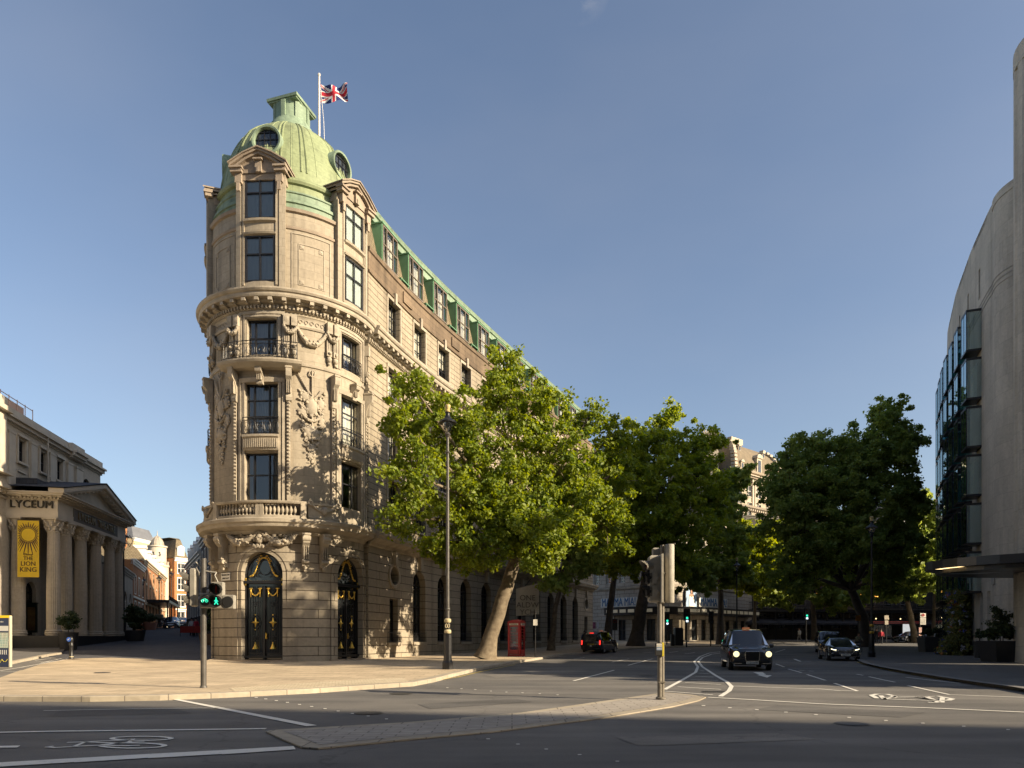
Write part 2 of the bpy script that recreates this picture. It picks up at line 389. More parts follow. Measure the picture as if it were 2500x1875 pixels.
# ---------------------------------------------------------------- shared materials
STONE=blocks('portland stone',(.385,.332,.255),(.345,.296,.225),(.215,.18,.135),1.15,.46,.008,streak=.34,bump=.25)
RUST=blocks('rusticated stone',(.37,.32,.248),(.33,.285,.218),(.10,.08,.06),3.1,.52,.024,streak=.34,bump=.9)
RUST2=blocks('channelled stone',(.36,.305,.225),(.325,.275,.202),(.13,.105,.078),2.6,.37,.022,streak=.36,bump=.9)
TRIM=mat('carved stone',(.37,.32,.248),.85,var=.34,vs=1.2,bump=.5,bs=14)
TRIMD=mat('weathered stone',(.31,.25,.19),.9,var=.35,vs=.9,bump=.5,bs=14)
STAIN=blocks('sooty parapet stone',(.24,.175,.115),(.19,.14,.095),(.12,.09,.07),1.1,.4,.012,stain=.55,streak=.4)
COP=blocks('green copper',(.255,.30,.165),(.25,.295,.16),(.15,.19,.11),80,.85,.010,off=0,rough=.6,bump=.3,stain=.22,streak=.42,var=.18)
COPD=mat('deep green copper',(.10,.22,.12),.55,var=.3,vs=1.2,col2=(.15,.30,.17))
COPL=blocks('pale copper',(.225,.30,.21),(.22,.295,.205),(.14,.2,.14),80,1.3,.008,off=0,rough=.6,bump=.2,stain=.25,streak=.42,var=.18)
SLATE=blocks('clay tiles',(.27,.22,.14),(.21,.17,.11),(.10,.08,.055),.3,.2,.02,bump=.8,stain=.3)
SLATEG=blocks('grey slates',(.10,.10,.11),(.075,.078,.088),(.04,.04,.045),.45,.28,.015,bump=.5)
IRON=mat('black iron',(.012,.012,.014),.42,spec=.5,var=.3,vs=8)
GOLD=mat('gilding',(.75,.50,.10),.35,metal=.85,var=.25,vs=12)
GLASS=glassmat('window glass',(.92,.95,.94),.94)
GLASSD=mat('dark window glass',(.025,.03,.035),.06,spec=1.0,bump=.04,bs=1.2)
CURT=mat('net curtain',(.72,.68,.60),.9,var=.1,vs=2)
BLIND=mat('blue grey blind',(.74,.78,.74),.8)
WHITE=mat('white paint',(.74,.71,.64),.5,var=.06)
LEAD=mat('lead roofing',(.14,.145,.16),.6,var=.25,vs=1.5)
LITE=mat('lamp glow',(1,.85,.6),.4,emit=(1,.70,.32),es=1.6)
def window_parts(w,h,cols,rows,arch=False,curt=None,bar=.05,frame_m=None,glass=None,rowsplit=None,deep=.3):
    "meshes for one window: bars, pane, optional curtain; local x right, y inward, z up from the sill"
    f=MB(); g=MB(); c=MB(); r=w/2; zs=h-r if arch else h
    X0=-w/2
    def bar_(a,b,t): f.bar((a[0],0,a[1]),(b[0],0,b[1]),t,.07)
    bar_((X0+.03,0),(X0+.03,zs),.075); bar_((-X0-.03,0),(-X0-.03,zs),.075); f.bar((X0,0,.04),(-X0,0,.04),.08,.085)
    if arch:
        pts=[(r*.97*math.cos(PI*k/14),0,zs+r*.97*math.sin(PI*k/14)) for k in range(15)]; f.tube(pts,.045,6)
        f.bar((X0,0,zs),(-X0,0,zs),.09,.084)
    else: f.bar((X0,0,h-.04),(-X0,0,h-.04),.08,.085)
    for k in range(1,cols):
        x=X0+w*k/cols if cols!=3 else X0+w*(.24 if k==1 else .68); top=zs if not arch else zs+math.sqrt(max(0,r*r-x*x))*.95
        f.bar((x,-.003,.06),(x,-.003,top-.05),bar,.076)
    for q in (rowsplit or [k/rows for k in range(1,rows)]): f.bar((X0+.05,.003,h*q),(-X0-.05,.003,h*q),bar,.066)
    if arch: g.poly([(X0,.04,0),(-X0,.04,0)]+[(r*math.cos(PI*k/14),.04,zs+r*math.sin(PI*k/14)) for k in range(15)])
    else: g.poly([(X0,.04,0),(-X0,.04,0),(-X0,.04,h),(X0,.04,h)])
    if curt:
        lo,hi,xs=curt; n=44
        for (xa,xb) in xs:
            L=[(X0+w*(xa+(xb-xa)*k/n),deep+.035*math.sin(k*1.9)) for k in range(n+1)]
            for (a,ay),(b,by) in zip(L,L[1:]): c.quad((a,ay,h*lo),(b,by,h*lo),(b,by,h*hi),(a,ay,h*hi))
    return f,g,(c if curt else None)
PROT={}
def window(parent,key,M4,**k):
    "window part (bars) with its pane and curtain as sub-parts; meshes shared between repeats"
    fm=k.pop('frame_m',None) or IRON; gm=k.pop('glass',None) or GLASS; cm=k.pop('curt_m',None) or CURT; nm=k.pop('name','window')
    if key not in PROT:
        f,g,c=window_parts(**k); L=[]
        for mb,n_,m_ in ((f,nm,fm),(g,'pane',gm),(c,'curtain',cm)):
            if mb: o=mb.build(n_,m_); me=o.data; bpy.data.objects.remove(o); L.append((n_,me))
        PROT[key]=L
    root=None
    for i,(n_,me) in enumerate(PROT[key]):
        o=bpy.data.objects.new(n_,me); COL.objects.link(o)
        if i==0: root=o; o.parent=parent; o.matrix_parent_inverse=Matrix.Translation(-parent.location) if parent.get('_w') else Matrix.Identity(4); o.matrix_basis=M4
        else: o.parent=root
    return root
def console(mb,M4,h,w,d):
    "scrolled bracket, local: x right, y in, z down from 0"
    prof=[(0,0),(-d,0),(-d*1.02,-.12*h),(-d*.95,-.25*h),(-d*.6,-.36*h),(-d*.35,-.55*h),(-d*.3,-.75*h),(-d*.42,-.86*h),(-d*.38,-.97*h),(-d*.2,-h),(0,-h)]
    vs=[(-w/2,y,z) for y,z in prof]+[(w/2,y,z) for y,z in prof]; n=len(prof)
    mb.add(vs,[tuple(range(n)),tuple(range(2*n-1,n-1,-1))]+[(k,n+k,n+(k+1)%n,(k+1)%n) for k in range(n)],M4)
    for x in (-.3,0,.3): mb.box((x*w,-d*.5,-.5*h),(w*.12,d*.35,h*.5),M4)
    mb.box((0,-d/2,.05),(w*1.25,d*1.12,.1),M4)
def swag(mb,A,B,sag,rad,n_out,n=16,lump=1.0):
    A=Vector(A);B=Vector(B); pts=[];rd=[]
    for k in range(n+1):
        t=k/n; p=A.lerp(B,t); p.z-=sag*4*t*(1-t); pts.append(p); rd.append(rad*(.55+.45*math.sin(PI*t))*random.uniform(.9,1.1))
    mb.tube(pts,rd,7)
    for p,r in zip(pts,rd):
        for _ in range(3):
            q=p+Vector((random.uniform(-1,1),random.uniform(-1,1),random.uniform(-1,1))).normalized()*r*.8+Vector(n_out)*r*.3
            mb.ball(q,r*.42*lump,6,jit=.2)
# ---------------------------------------------------------------- the corner hotel
HC=Vector((-13.6,43.0)); HR=4.6; A0=R_(-3)
hotel=thing('hotel','tall wedge-shaped stone hotel with a round corner tower and green copper dome','hotel',loc=(-13.6,43,.2))
def TM(u,z,d=0):
    a=A0+u/HR; r=HR+d; return Vector((HC.x+r*math.sin(a),HC.y-r*math.cos(a),z))
def Tframe(u,z,d=0):
    a=A0+u/HR; return frame((math.cos(a),math.sin(a),0),(math.sin(a),-math.cos(a),0),TM(u,z,d))
FK=[(42.6,-8.8),(46,-7.85),(50,-6.5),(55,-4.5),(62,-1.4),(68,1.35),(75,4.6),(86.5,10.0)]
_p=[]
for i in range(89):
    y=42.6+i*.5; q=0
    for dy in (-2,-1,0,1,2): q+=(lerpk(FK,y+dy) if 42.6<=y+dy<=86.5 else (lerpk(FK,42.6)-.25*(42.6-y-dy)*1.1 if y+dy<42.6 else 10+.47*(y+dy-86.5)))
    _p.append(Vector((q/5,y)))
_s=[0]
for a,b in zip(_p,_p[1:]): _s.append(_s[-1]+(b-a).length)
FL=_s[-1]
def Fp(s):
    i=0
    while i<len(_s)-2 and s>_s[i+1]: i+=1
    t=(s-_s[i])/(_s[i+1]-_s[i]); d=(_p[i+1]-_p[i]).normalized()
    if 0<i<len(_p)-2: d=(_p[i+1]-_p[i]).lerp(_p[i+2]-_p[i+1],t).normalized()
    return _p[i].lerp(_p[i+1],t),d
def FM(u,z,d=0):
    p,t=Fp(u); return Vector((p.x+t.y*d,p.y-t.x*d,z))
def Fframe(u,z,d=0):
    p,t=Fp(u); return frame((t.x,t.y,0),(t.y,-t.x,0),FM(u,z,d))
UA,UB=-R_(95)*HR,R_(86)*HR
AX=[-R_(68)*HR,0,R_(68)*HR]
# tower walls
g=MB(); wall(g,TM,UA,UB,-.3,7.5,[(a-1.17,a+1.17,.3,6.24,'arch') for a in AX],dep=.75,du=.5)
for a in AX:   # recessed moulded surround of each doorway
    for (w0,w1,d) in ((1.17,1.40,.05),(1.40,1.62,.09)):
        o=[];z1=6.24-1.17
        for s_,ww in ((0,w0),(1,w1)):
            o.append([(a-ww,.25)]+[(a-ww*math.cos(PI*k/20),z1+ww*math.sin(PI*k/20)) for k in range(21)]+[(a+ww,.25)])
        for (p,q),(p2,q2) in zip(zip(*o),list(zip(*o))[1:]):
            g.quad(TM(*p,d),TM(*q,d),TM(*q2,d),TM(*p2,d)); g.quad(TM(*q,0),TM(*q2,0),TM(*q2,d),TM(*q,d)); g.quad(TM(*p,-.02),TM(*p,d),TM(*p2,d),TM(*p2,-.02))
g.build('tower_base_wall',RUST,hotel)
F1,F2,F3,F4,F5=(9.1,11.76),(12.72,15.6),(17.15,19.17),(21.1,23.6),(24.55,26.85)
g=MB(); wall(g,TM,UA,UB,8.0,20.1,[(a-.97,a+.97,*f) for a in AX for f in (F1,F2)]+[(a-.85,a+.85,*F3) for a in AX],dep=.42,du=.5)
g.build('tower_wall',STONE,hotel)
g=MB(); wall(g,TM,UA,UB,20.4,25.2,[(a-1.25,a+1.25,20.4,25.2) for a in AX],dep=.3,du=.5); g.build('attic_wall',STONE,hotel)
# attic panels
g=MB()
for uc,ww in (((AX[0]+AX[1])/2,2.7),((AX[1]+AX[2])/2,2.7)):
    g.mark()
    for k,(wd,h0,h1,t) in enumerate(((ww/2-.25,20.75,24.0,.05),(ww/2-.62,21.15,23.45,.035))):
        for za,zb,ua,ub in ((h0,h0+t,uc-wd,uc+wd),(h1-t,h1,uc-wd,uc+wd)): band(g,TM,ua,ub,[(0,za),(.03,za),(.03,zb),(0,zb)])
        for u in (uc-wd,uc+wd-t): band(g,TM,u,u+t,[(0,h0),(.032,h0),(.032,h1),(0,h1)],du=t)
    for sx in (-1,1):
        for zz in (21.33,23.27): 
            for t,dd in ((.11,.03),(.06,.05)): band(g,TM,uc+sx*(ww/2-.82)-t,uc+sx*(ww/2-.82)+t,[(0,zz-t),(dd,zz-t),(dd,zz+t),(0,zz+t)],du=.2)
g.each('attic_panel',TRIM,hotel)
# cornices round the tower
def cornices(M,u0,u1,name_pre,ground=True,skipend=False):
    g=MB(); band(g,M,u0,u1,[(0,19.55),(.1,19.6),(.12,19.9),(.3,19.95),(.34,20.08),(.62,20.1),(.66,20.2),(.66,20.32),(.74,20.36),(.8,20.46),(.8,20.54),(.5,20.62),(0,20.66)]); n=int((u1-u0)/.66)
    for k in range(n):
        u=u0+(k+.5)*(u1-u0)/n; Mx=(Tframe if M is TM else Fframe)(u,19.99,0); g.box((0,-.37,0),(.22,.46,.17),Mx); g.box((0,-.3,-.115),(.2,.3,.06),Mx)
    n=int((u1-u0)/.2)
    for k in range(n):
        u=u0+(k+.5)*(u1-u0)/n; Mx=(Tframe if M is TM else Fframe)(u,19.72,0); g.box((0,-.17,0),(.1,.12,.17),Mx)
    g.build('main_cornice',TRIM,hotel)
    g=MB(); band(g,M,u0,u1,[(0,7.2),(.12,7.25),(.2,7.42),(.34,7.46),(.55,7.55),(.66,7.6),(.7,7.75),(.78,7.82),(.8,8.0),(.7,8.06),(0,8.08)]); g.build('floor_cornice',TRIM,hotel)
    g=MB(); band(g,M,u0,u1,[(0,16.62),(.07,16.66),(.09,16.78),(0,16.84)]); g.build('string_course',TRIM,hotel)
cornices(TM,UA,UB,'t'); cornices(FM,0,FL,'f')
g=MB(); band(g,TM,UA,UB,[(0,24.55),(.05,24.55),(.1,24.75),(.0,24.8)]) if 0 else None
for (ua,ub) in ((UA,AX[0]-1.34),(AX[0]+1.34,-1.34),(1.34,AX[2]-1.34)):
    g.mark()
    band(g,TM,ua,ub,[(0,25.1),(.12,25.14),(.16,25.3),(.05,25.36),(-.3,25.36)])
    band(g,TM,ua,ub,[(0,24.15),(.06,24.18),(.09,24.3),(0,24.36)])
g.each('attic_coping',TRIMD,hotel)
# door steps
g=MB(); band(g,TM,AX[1]-1.9,AX[1]+1.9,[(-.8,.1),(.25,.1),(.25,.3),(-.8,.3)]); g.mark(); band(g,TM,AX[2]-1.7,AX[2]+1.7,[(-.8,.1),(.2,.1),(.2,.3),(-.8,.3)]); g.each('door_step',TRIMD,hotel)
# iron doors
def iron_door(ax,letters):
    M4=Tframe(ax,.3,-.5); w=2.3; f=MB(); gl=MB(); gd=MB()
    H=5.94; r=w/2; zs=H-r
    f.bar((-r+.09,0,0),(-r+.09,0,zs),.18,.12); f.bar((r-.09,0,0),(r-.09,0,zs),.18,.12); f.bar((0,-.01,.0),(0,-.01,4.1),.16,.12)
    f.bar((-r,0,.16),(r,0,.16),.32,.13); f.bar((-r,0,4.32),(r,0,4.32),.46,.15)
    f.tube([((r-.07)*math.cos(PI*k/20),0,zs+(r-.07)*math.sin(PI*k/20)) for k in range(21)],.08,6)
    for sx in (-1,1):
        c=sx*.5
        for dx in (-.37,-.22,-.09,.09,.22,.37): f.tube([(c+dx,-.03,.3),(c+dx,-.03,4.1)],.018,5)
        f.tube([(c+.24*math.cos(t*PI/10),-.05,2.08+.36*math.sin(t*PI/10)) for t in range(21)],.022,5)
        for zz in (1.2,3.1,3.75):
            for q in (-1,1): f.tube([(c+q*(.1+.13*math.cos(t*PI/6)),-.04,zz+.13*math.sin(t*PI/6)) for t in range(11)],.016,5)
        for zz in (.36,3.95): f.bar((c-.42,-.02,zz),(c+.42,-.02,zz),.05,.06)
        # gilded star, drops and swag
        P=[]
        for k in range(8): rr=(.30 if k%4==0 else .22) if k%2==0 else .09; P.append((rr*math.sin(k*PI/4),rr*math.cos(k*PI/4)))
        gd.add([(c+x,-.09,2.08+z) for x,z in P]+[(c,-.15,2.08)]+[(c+x,-.05,2.08+z) for x,z in P],[(k,(k+1)%8,8) for k in range(8)]+[(k,9+k,9+(k+1)%8,(k+1)%8) for k in range(8)])
        for zz in (1.68,2.5,.95): gd.ball((c,-.08,zz),.045,8)
        for dx in (-.26,.26):
            for k in range(6): gd.ball((c+dx,-.08,3.9-k*.075),.055-.004*k,6,jit=.2)
            gd.ball((c+dx,-.08,3.97),.07,6,(1.7,.6,.7))
        swag(gd,(c-.24,-.08,3.8),(c+.24,-.08,3.8),.22,.04,(0,-1,0),10)
        gd.lathe([(.17,0),(.14,.06),(.09,.16),(.05,.28),(.02,.33)],(c,-.08,.6),8); 
    for k in range(22):   # garland in the fanlight
        t=k/21; x=(-.78+1.56*t); z=4.62+1.05*math.exp(-(abs(x)/.46)**3)*1.0+.02; 
        gd.ball((x,-.1,z),.055,6,jit=.25)
        if 0<k<21:
            x2=(-.78+1.56*(k+.5)/21); gd.ball((x2,-.1,4.62+1.05*math.exp(-(abs(x2)/.46)**3)),.045,6,jit=.25)
    for sx in (-1,1):
        for sg in range(5): gd.ball((sx*(.12+.07*sg),-.1,5.78-.02*sg*sg+.03*math.sin(sg*2)),.045,6,jit=.2)
        gd.box((sx*1.04,-.1,4.3),(.1,.04,.3)); gd.ball((sx*1.04,-.1,4.5),.06,6)
        for q in range(3): f.tube([(sx*(.25+.2*q+.16*math.sin(t*PI/7)),-.03,4.6+(.12+.1*q)*t/3.0) for t in range(8)],.018,5)
        f.tube([(sx*(.95-.3*t/8),-.03,4.6+.9*math.sin(t*PI/16)) for t in range(9)],.02,5)
    f.tube([(.38*math.cos(t*PI/10),-.03,5.15+.42*math.sin(t*PI/10)) for t in range(21)],.02,5)
    d=f.build('door',IRON,None,smooth=False); d.parent=hotel; d.matrix_parent_inverse=Matrix.Translation(-hotel.location); d.matrix_basis=M4
    gl.poly([(-r,.06,0),(r,.06,0)]+[(r*math.cos(PI*k/14),.06,zs+r*math.sin(PI*k/14)) for k in range(15)])
    for mb,n_,m_ in ((gl,'pane',GLASSD),(gd,'gilding',GOLD)): o=mb.build(n_,m_); o.parent=d
    hd=MB(); hd.tube([(.12,-.12,1.15),(.12,-.12,1.5)],.02,6); hd.box((.12,-.08,1.32),(.08,.06,.3)); o=hd.build('handle',GOLD); o.parent=d
    if letters:
        t=text('ONEALDWYCH HOTEL',.245,(0,-.09,4.32),(1,0,0),(0,-1,0),GOLD,None,'lettering',.006,sx=.92); t.parent=d
for i,a in enumerate(AX): iron_door(a,i==1)
# tower windows
CU=[(0.05,.97,((0,.24),(.78,1))),(0.05,.97,((0,1),)),(.45,1,((0,1),)),(.05,.97,((0,.5),)),(.0,.97,((.0,.3),(.6,1)))]
for i,a in enumerate(AX):
    for (z0,z1),w,cols,key,cm,rs in ((F1,1.94,3,'a',CURT,[.55]),(F2,1.94,3,'b',CURT,[.36,.69]),(F3,1.7,3,'c',CURT,[.5]),(F4,1.6,2,'d',BLIND,[.6]),(F5,1.6,2,'e',BLIND,[.62])):
        d=-.34 if z0<20 else .14
        window(hotel,key,Tframe(a,z0,d),w=w,h=z1-z0,cols=cols,rows=2,rowsplit=rs,curt=CU['abcde'.index(key)] if key!='e' and key!='d' else (0.02,.98,((0,.48),(.52,1))),bar=.075,curt_m=cm,deep=.3 if z0<20 else .1)
# window surrounds, sills, brackets, balconies
tr=MB()
for a in AX:
    tr.mark()
    for s in (-1,1):
        for (du,wd,dd) in ((1.02,.16,.07),(1.22,.14,.12),(1.5,.2,.16)):
            uu=a+s*du; zt=15.7 if du>1.1 else 15.65
            band(tr,TM,uu-wd/2,uu+wd/2,[(0,8.05),(dd,8.05),(dd,zt),(0,zt)],du=.2)
        for k in range(26): tr.ball(TM(a+s*1.5,9.5+k*.2,.17),.075,6,(1,1,.9))      # beaded strip
        for zz in (8.1,): pass
    band(tr,TM,a-1.28,a+1.28,[(0,15.62),(.1,15.62),(.14,15.85),(.05,15.9),(0,15.9)])
    for k,(wd,z0,z1,dd) in enumerate(((1.0,17.0,19.35,.05),(1.22,17.0,19.5,.09))):
        for s in (-1,1): band(tr,TM,a+s*wd-.07,a+s*wd+.07,[(0,z0),(dd,z0),(dd,z1),(0,z1)],du=.2)
        band(tr,TM,a-wd-.07,a+wd+.07,[(0,z1-.12),(dd+.003,z1-.12),(dd+.003,z1+.04),(0,z1+.04)])
    # fluted panel between first and second floor windows
    band(tr,TM,a-.97,a+.97,[(-.35,11.8),(.12,11.86),(.16,11.95),(.2,12.5),(.28,12.58),(.28,12.7),(-.35,12.72)])
    for k in range(17): tr.box((0,0,0),(.055,.05,.5),Tframe(a-.88+k*.11,12.24,.2))
tr.each('window_surround',TRIM,hotel)
br=MB()
for a in AX:
    for s in (-1,1): br.mark(); console(br,Tframe(a+s*1.5,16.3,.05),1.75,.3,.5)
    br.mark(); console(br,Tframe(a,16.3,.02),.85,.34,.45)
br.each('balcony_bracket',TRIM,hotel)
bs=MB()
for a in AX[1:2]: band(bs,TM,a-2.15,a+2.1,[(0,16.28),(.45,16.3),(.62,16.42),(.72,16.5),(.78,16.62),(.78,16.7),(0,16.74)])
bs.build('balcony_slab',TRIM,hotel)
def railing(M,Fr,u0,u1,z,d,h,name='balcony_railing',scr=.5):
    r=MB(); n=max(2,int((u1-u0)/.3)); P=lambda u,zz,dd=0:M(u,zz,d+dd)
    for zz,t in ((z+.06,.03),(z+h-.16,.022),(z+h,.04)):
        pts=[P(u0+(u1-u0)*k/n,zz) for k in range(n+1)]; r.tube(pts,t/2+.005,5)
    m=max(1,int(round((u1-u0)/scr)))
    for k in range(m+1): u=u0+(u1-u0)*k/m; r.tube([P(u,z),P(u,z+h)],.014,5)
    for k in range(m):
        u=u0+(u1-u0)*(k+.5)/m; hw=(u1-u0)/m*.42; hh=(h-.24)/2; zc=z+.06+hh
        r.tube([P(u+hw*math.cos(t*PI/8),zc+hh*math.sin(t*PI/8)) for t in range(17)],.012,4)
        r.tube([P(u+hw*.9*(1-t/14)*math.cos(t*PI/5+k),zc+hh*.9*(1-t/14)*math.sin(t*PI/5+k)) for t in range(12)],.011,4)
        if k==m//2: r.tube([P(u,zc+.16),P(u+.12,zc),P(u,zc-.16),P(u-.12,zc),P(u,zc+.16)],.022,4)
    if d>.4:
        for uu in (u0,u1):
            for zz in (z+.06,z+h): r.tube([P(uu,zz),P(uu,zz,-d+.02)],.016,5)
            for q in (.25,.5,.75): r.tube([P(uu,z+.06,-d*q),P(uu,z+h,-d*q)],.011,4)
    return r.build(name,IRON,hotel)
for a in AX:
    (railing(TM,Tframe,a-1.95,a+1.9,16.74,.66,.92) if a==AX[1] else railing(TM,Tframe,a-.85,a+.85,17.15,.1,.8,'window_railing',.4)); railing(TM,Tframe,a-1.0,a+1.0,12.72,.16,.95,'window_railing',.4)
# paired drops and swags under the main cornice, carved trophies, head over the door
cv=MB()
for uc in ((AX[0]+AX[1])/2,(AX[1]+AX[2])/2,AX[2]+1.9):
    offs=(-1.35,-.95,.95,1.35) if uc<AX[2] else (-.2,)
    for o in offs:
        cv.mark()
        Mx=Tframe(uc+o,19.05,.0); cv.box((0,-.14,0),(.32,.28,.62),Mx)
        cv.add([(-.13,-.28,-.15),(.13,-.28,-.15),(.13,-.28,.15),(-.13,-.28,.15),(0,-.36,0)],[(0,1,4),(1,2,4),(2,3,4),(3,0,4)],Mx)
        for dx in (-.1,0,.1): cv.box((dx,-.1,-.85),(.055,.1,1.1),Mx)
        cv.box((0,-.07,-.85),(.3,.09,1.1),Mx); cv.box((0,-.13,-1.42),(.3,.14,.3),Mx); cv.ball((0,-.22,-1.42),.1,8,jit=.2,M=Mx)
        cv.ball((0,-.12,-1.75),.16,8,(1,.9,1.2),M=Mx,jit=.2); cv.ball((0,-.1,-1.98),.09,6,M=Mx)
    if len(offs)>1:
        nrm=(TM(uc,0,1)-TM(uc,0,0)); cv.mark()
        swag(cv,TM(uc-1.5,18.75,.24),TM(uc-.8,18.75,.24),.38,.13,nrm,10); swag(cv,TM(uc+.8,18.75,.24),TM(uc+1.5,18.75,.24),.38,.13,nrm,10)
        swag(cv,TM(uc-.8,18.7,.16),TM(uc+.8,18.7,.16),.78,.17,nrm,20)
        band(cv,TM,uc-.76,uc+.76,[(0,18.75),(.06,18.75),(.1,18.85),(.03,18.9),(.03,19.35),(.1,19.4),(0,19.45)])
        for k in range(5): cv.tube([TM(uc-.6+k*.3+.1*math.cos(t),19.1+.1*math.sin(t),.06) for t in [x*.6 for x in range(9)]],.018,4)
cv.each('swag_carving',TRIM,hotel,smooth=True,angle=60)
tp=MB(); random.seed(5)
for uc in ((AX[0]+AX[1])/2,(AX[1]+AX[2])/2):
    tp.mark()
    def P(u,z,d=.1): return TM(uc+u,z,d)
    tp.tube([P(0,16.5),P(0,12.5)],.05,6)
    tp.tube([P(.16*math.cos(t*PI/8),16.3+.18*math.sin(t*PI/8)) for t in range(17)],.04,5)
    for t in range(9): tp.tube([P(-.05,15.1),P(-.25-.06*t,15.3+.11*t),P(-.3-.05*t,15.6+.1*t)],[.04,.035,.01],5)
    for t in range(5): tp.tube([P(.1,14.9),P(.35+.07*t,15.2+.05*t),P(.5+.04*t,15.5-.1*t)],[.05,.04,.015],5)
    for (u,z,r,sx,sz) in ((0,14.45,.42,.8,1.3),(-.05,13.0,.42,1.0,.95),(-.38,15.0,.26,1,1),(.5,14.7,.3,.8,1.1),(-.5,14.1,.28,.9,.8),(.55,13.7,.22,.8,1.5),(0,12.1,.22,1.1,1),(-.1,11.7,.17,.9,1.3),(.05,11.4,.1,1,1.4)):
        M4=Tframe(uc+u,z,.04); tp.ball((0,0,0),r,12,(sx,.35,sz),M=M4,jit=.04)
        for k in range(7): a=k*PI*2/7; tp.ball((r*sx*.9*math.cos(a),-.03,r*sz*.9*math.sin(a)),r*.28,6,(1,.8,1),M=M4,jit=.25)
    for k in range(70):
        z=random.uniform(11.6,15.4); hw=.62*math.sin(min(1,max(.12,(z-11.3)/3.2))*PI*.52); u=random.choice((-1,1))*hw*random.uniform(.55,1.1)
        a=random.uniform(0,2*PI); q=Tframe(uc+u,z,.06)@Matrix.Rotation(a,4,'Y'); tp.ball((0,0,0),.1,6,(1.7,.5,.6),M=q,jit=.2)
    swag(tp,P(-.55,14.0,.12),P(.5,14.0,.12),.35,.09,TM(uc,0,1)-TM(uc,0,0),12)
tp.each('trophy_carving',TRIM,hotel,smooth=True,angle=50)
hd=MB()
for a in (AX[1],):
    M4=Tframe(a,6.85,.12)
    hd.ball((0,-.1,.1),.26,14,(.8,.75,1.1),M=M4); hd.ball((0,-.32,.05),.05,6,(.7,1,1.6),M=M4)
    for s in (-1,1): hd.ball((s*.09,-.29,.16),.035,6,M=M4)
    hd.ball((0,-.28,-.06),.05,6,(1.3,.6,.5),M=M4)
    for k in range(26): t=PI*(k/25)*1.2-.3; hd.ball((.3*math.cos(t),-.08,.15+.3*math.sin(t)),.1,6,M=M4,jit=.25)
    for k in range(9): hd.ball(((k-4)*.07,-.25,-.28-.03*(k%3)),.07,6,(.7,.7,1.4),M=M4,jit=.2)
    n_=TM(a,0,1)-TM(a,0,0)
    for s in (-1,1):
        swag(hd,TM(a+s*.35,7.15,.25),TM(a+s*1.85,7.2,.3),.42,.2,n_,18)
        for k in range(40): u=a+s*random.uniform(.4,1.8); hd.ball(TM(u,6.9+random.uniform(-.28,.3),.12),.1,6,(1.2,.7,.8),jit=.3)
hd.build('keystone_head',TRIM,hotel,smooth=True,angle=50)
bk=MB()
for a in AX[1:2]:
    for s in (-1,1):
        for o in (2.35,3.35): bk.mark(); console(bk,Tframe(a+s*o,7.2,0),1.75,.36,.62); bk.tube([Tframe(a+s*o,7.0,.52)@Vector((x,0,0)) for x in (-.22,.22)],.17,12); bk.tube([Tframe(a+s*o,5.75,.3)@Vector((x,0,0)) for x in (-.2,.2)],.12,10); bk.ball(TM(a+s*o,5.42,.16),.11,8,(1,.9,1.3),jit=.2)
bk.each('cornice_bracket',TRIM,hotel,smooth=True,angle=35)
# balustrade over the door and draped urn panels
bl=MB()
for a,(l,r) in ((AX[1],(-2.35,2.1)),):
    band(bl,TM,a+l,a+r,[(.2,8.08),(.6,8.08),(.6,8.22),(.2,8.22)]); band(bl,TM,a+l-.1,a+r+.1,[(.18,8.86),(.62,8.86),(.66,8.93),(.66,9.0),(.18,9.02)])
    k=0; u=a+l+.16
    while u<a+r-.1:
        if abs(u-a-.05)<.24: bl.box((0,0,0),(.2,.3,.64),Tframe(u,8.54,.4))
        else: bl.lathe([(.06,0),(.06,.06),(.035,.1),(.09,.24),(.1,.32),(.05,.46),(.035,.52),(.06,.56),(.06,.64)],TM(u,8.22,.4),10)
        u+=.2
    for e in (a+l-.1,a+r+.1): bl.box((0,0,0),(.3,.5,.95),Tframe(e,8.53,.4))
bl.build('balustrade',TRIM,hotel,smooth=True,angle=40)
ur=MB()
for a0,a1 in ((2.45,4.1),(-4.4,-2.75)):
    ur.mark()
    band(ur,TM,a0,a1,[(.1,8.08),(.5,8.08),(.52,8.2),(.42,8.25),(.42,8.85),(.5,8.9),(.5,9.0),(.1,9.02)])
    nrm=TM((a0+a1)/2,0,1)-TM((a0+a1)/2,0,0)
    swag(ur,TM(a0+.12,8.98,.5),TM(a1-.12,8.98,.5),.42,.09,nrm,12,.8)
    for e in (a0+.1,a1-.1): ur.tube([TM(e+.1*math.cos(t),8.98+.12*math.sin(t),.5) for t in [x*.6 for x in range(11)]],.05,6)
    ur.ball(TM((a0+a1)/2,8.6,.46),.22,10,(1,.7,1.2))
ur.each('draped_panel',TRIM,hotel,smooth=True,angle=50)
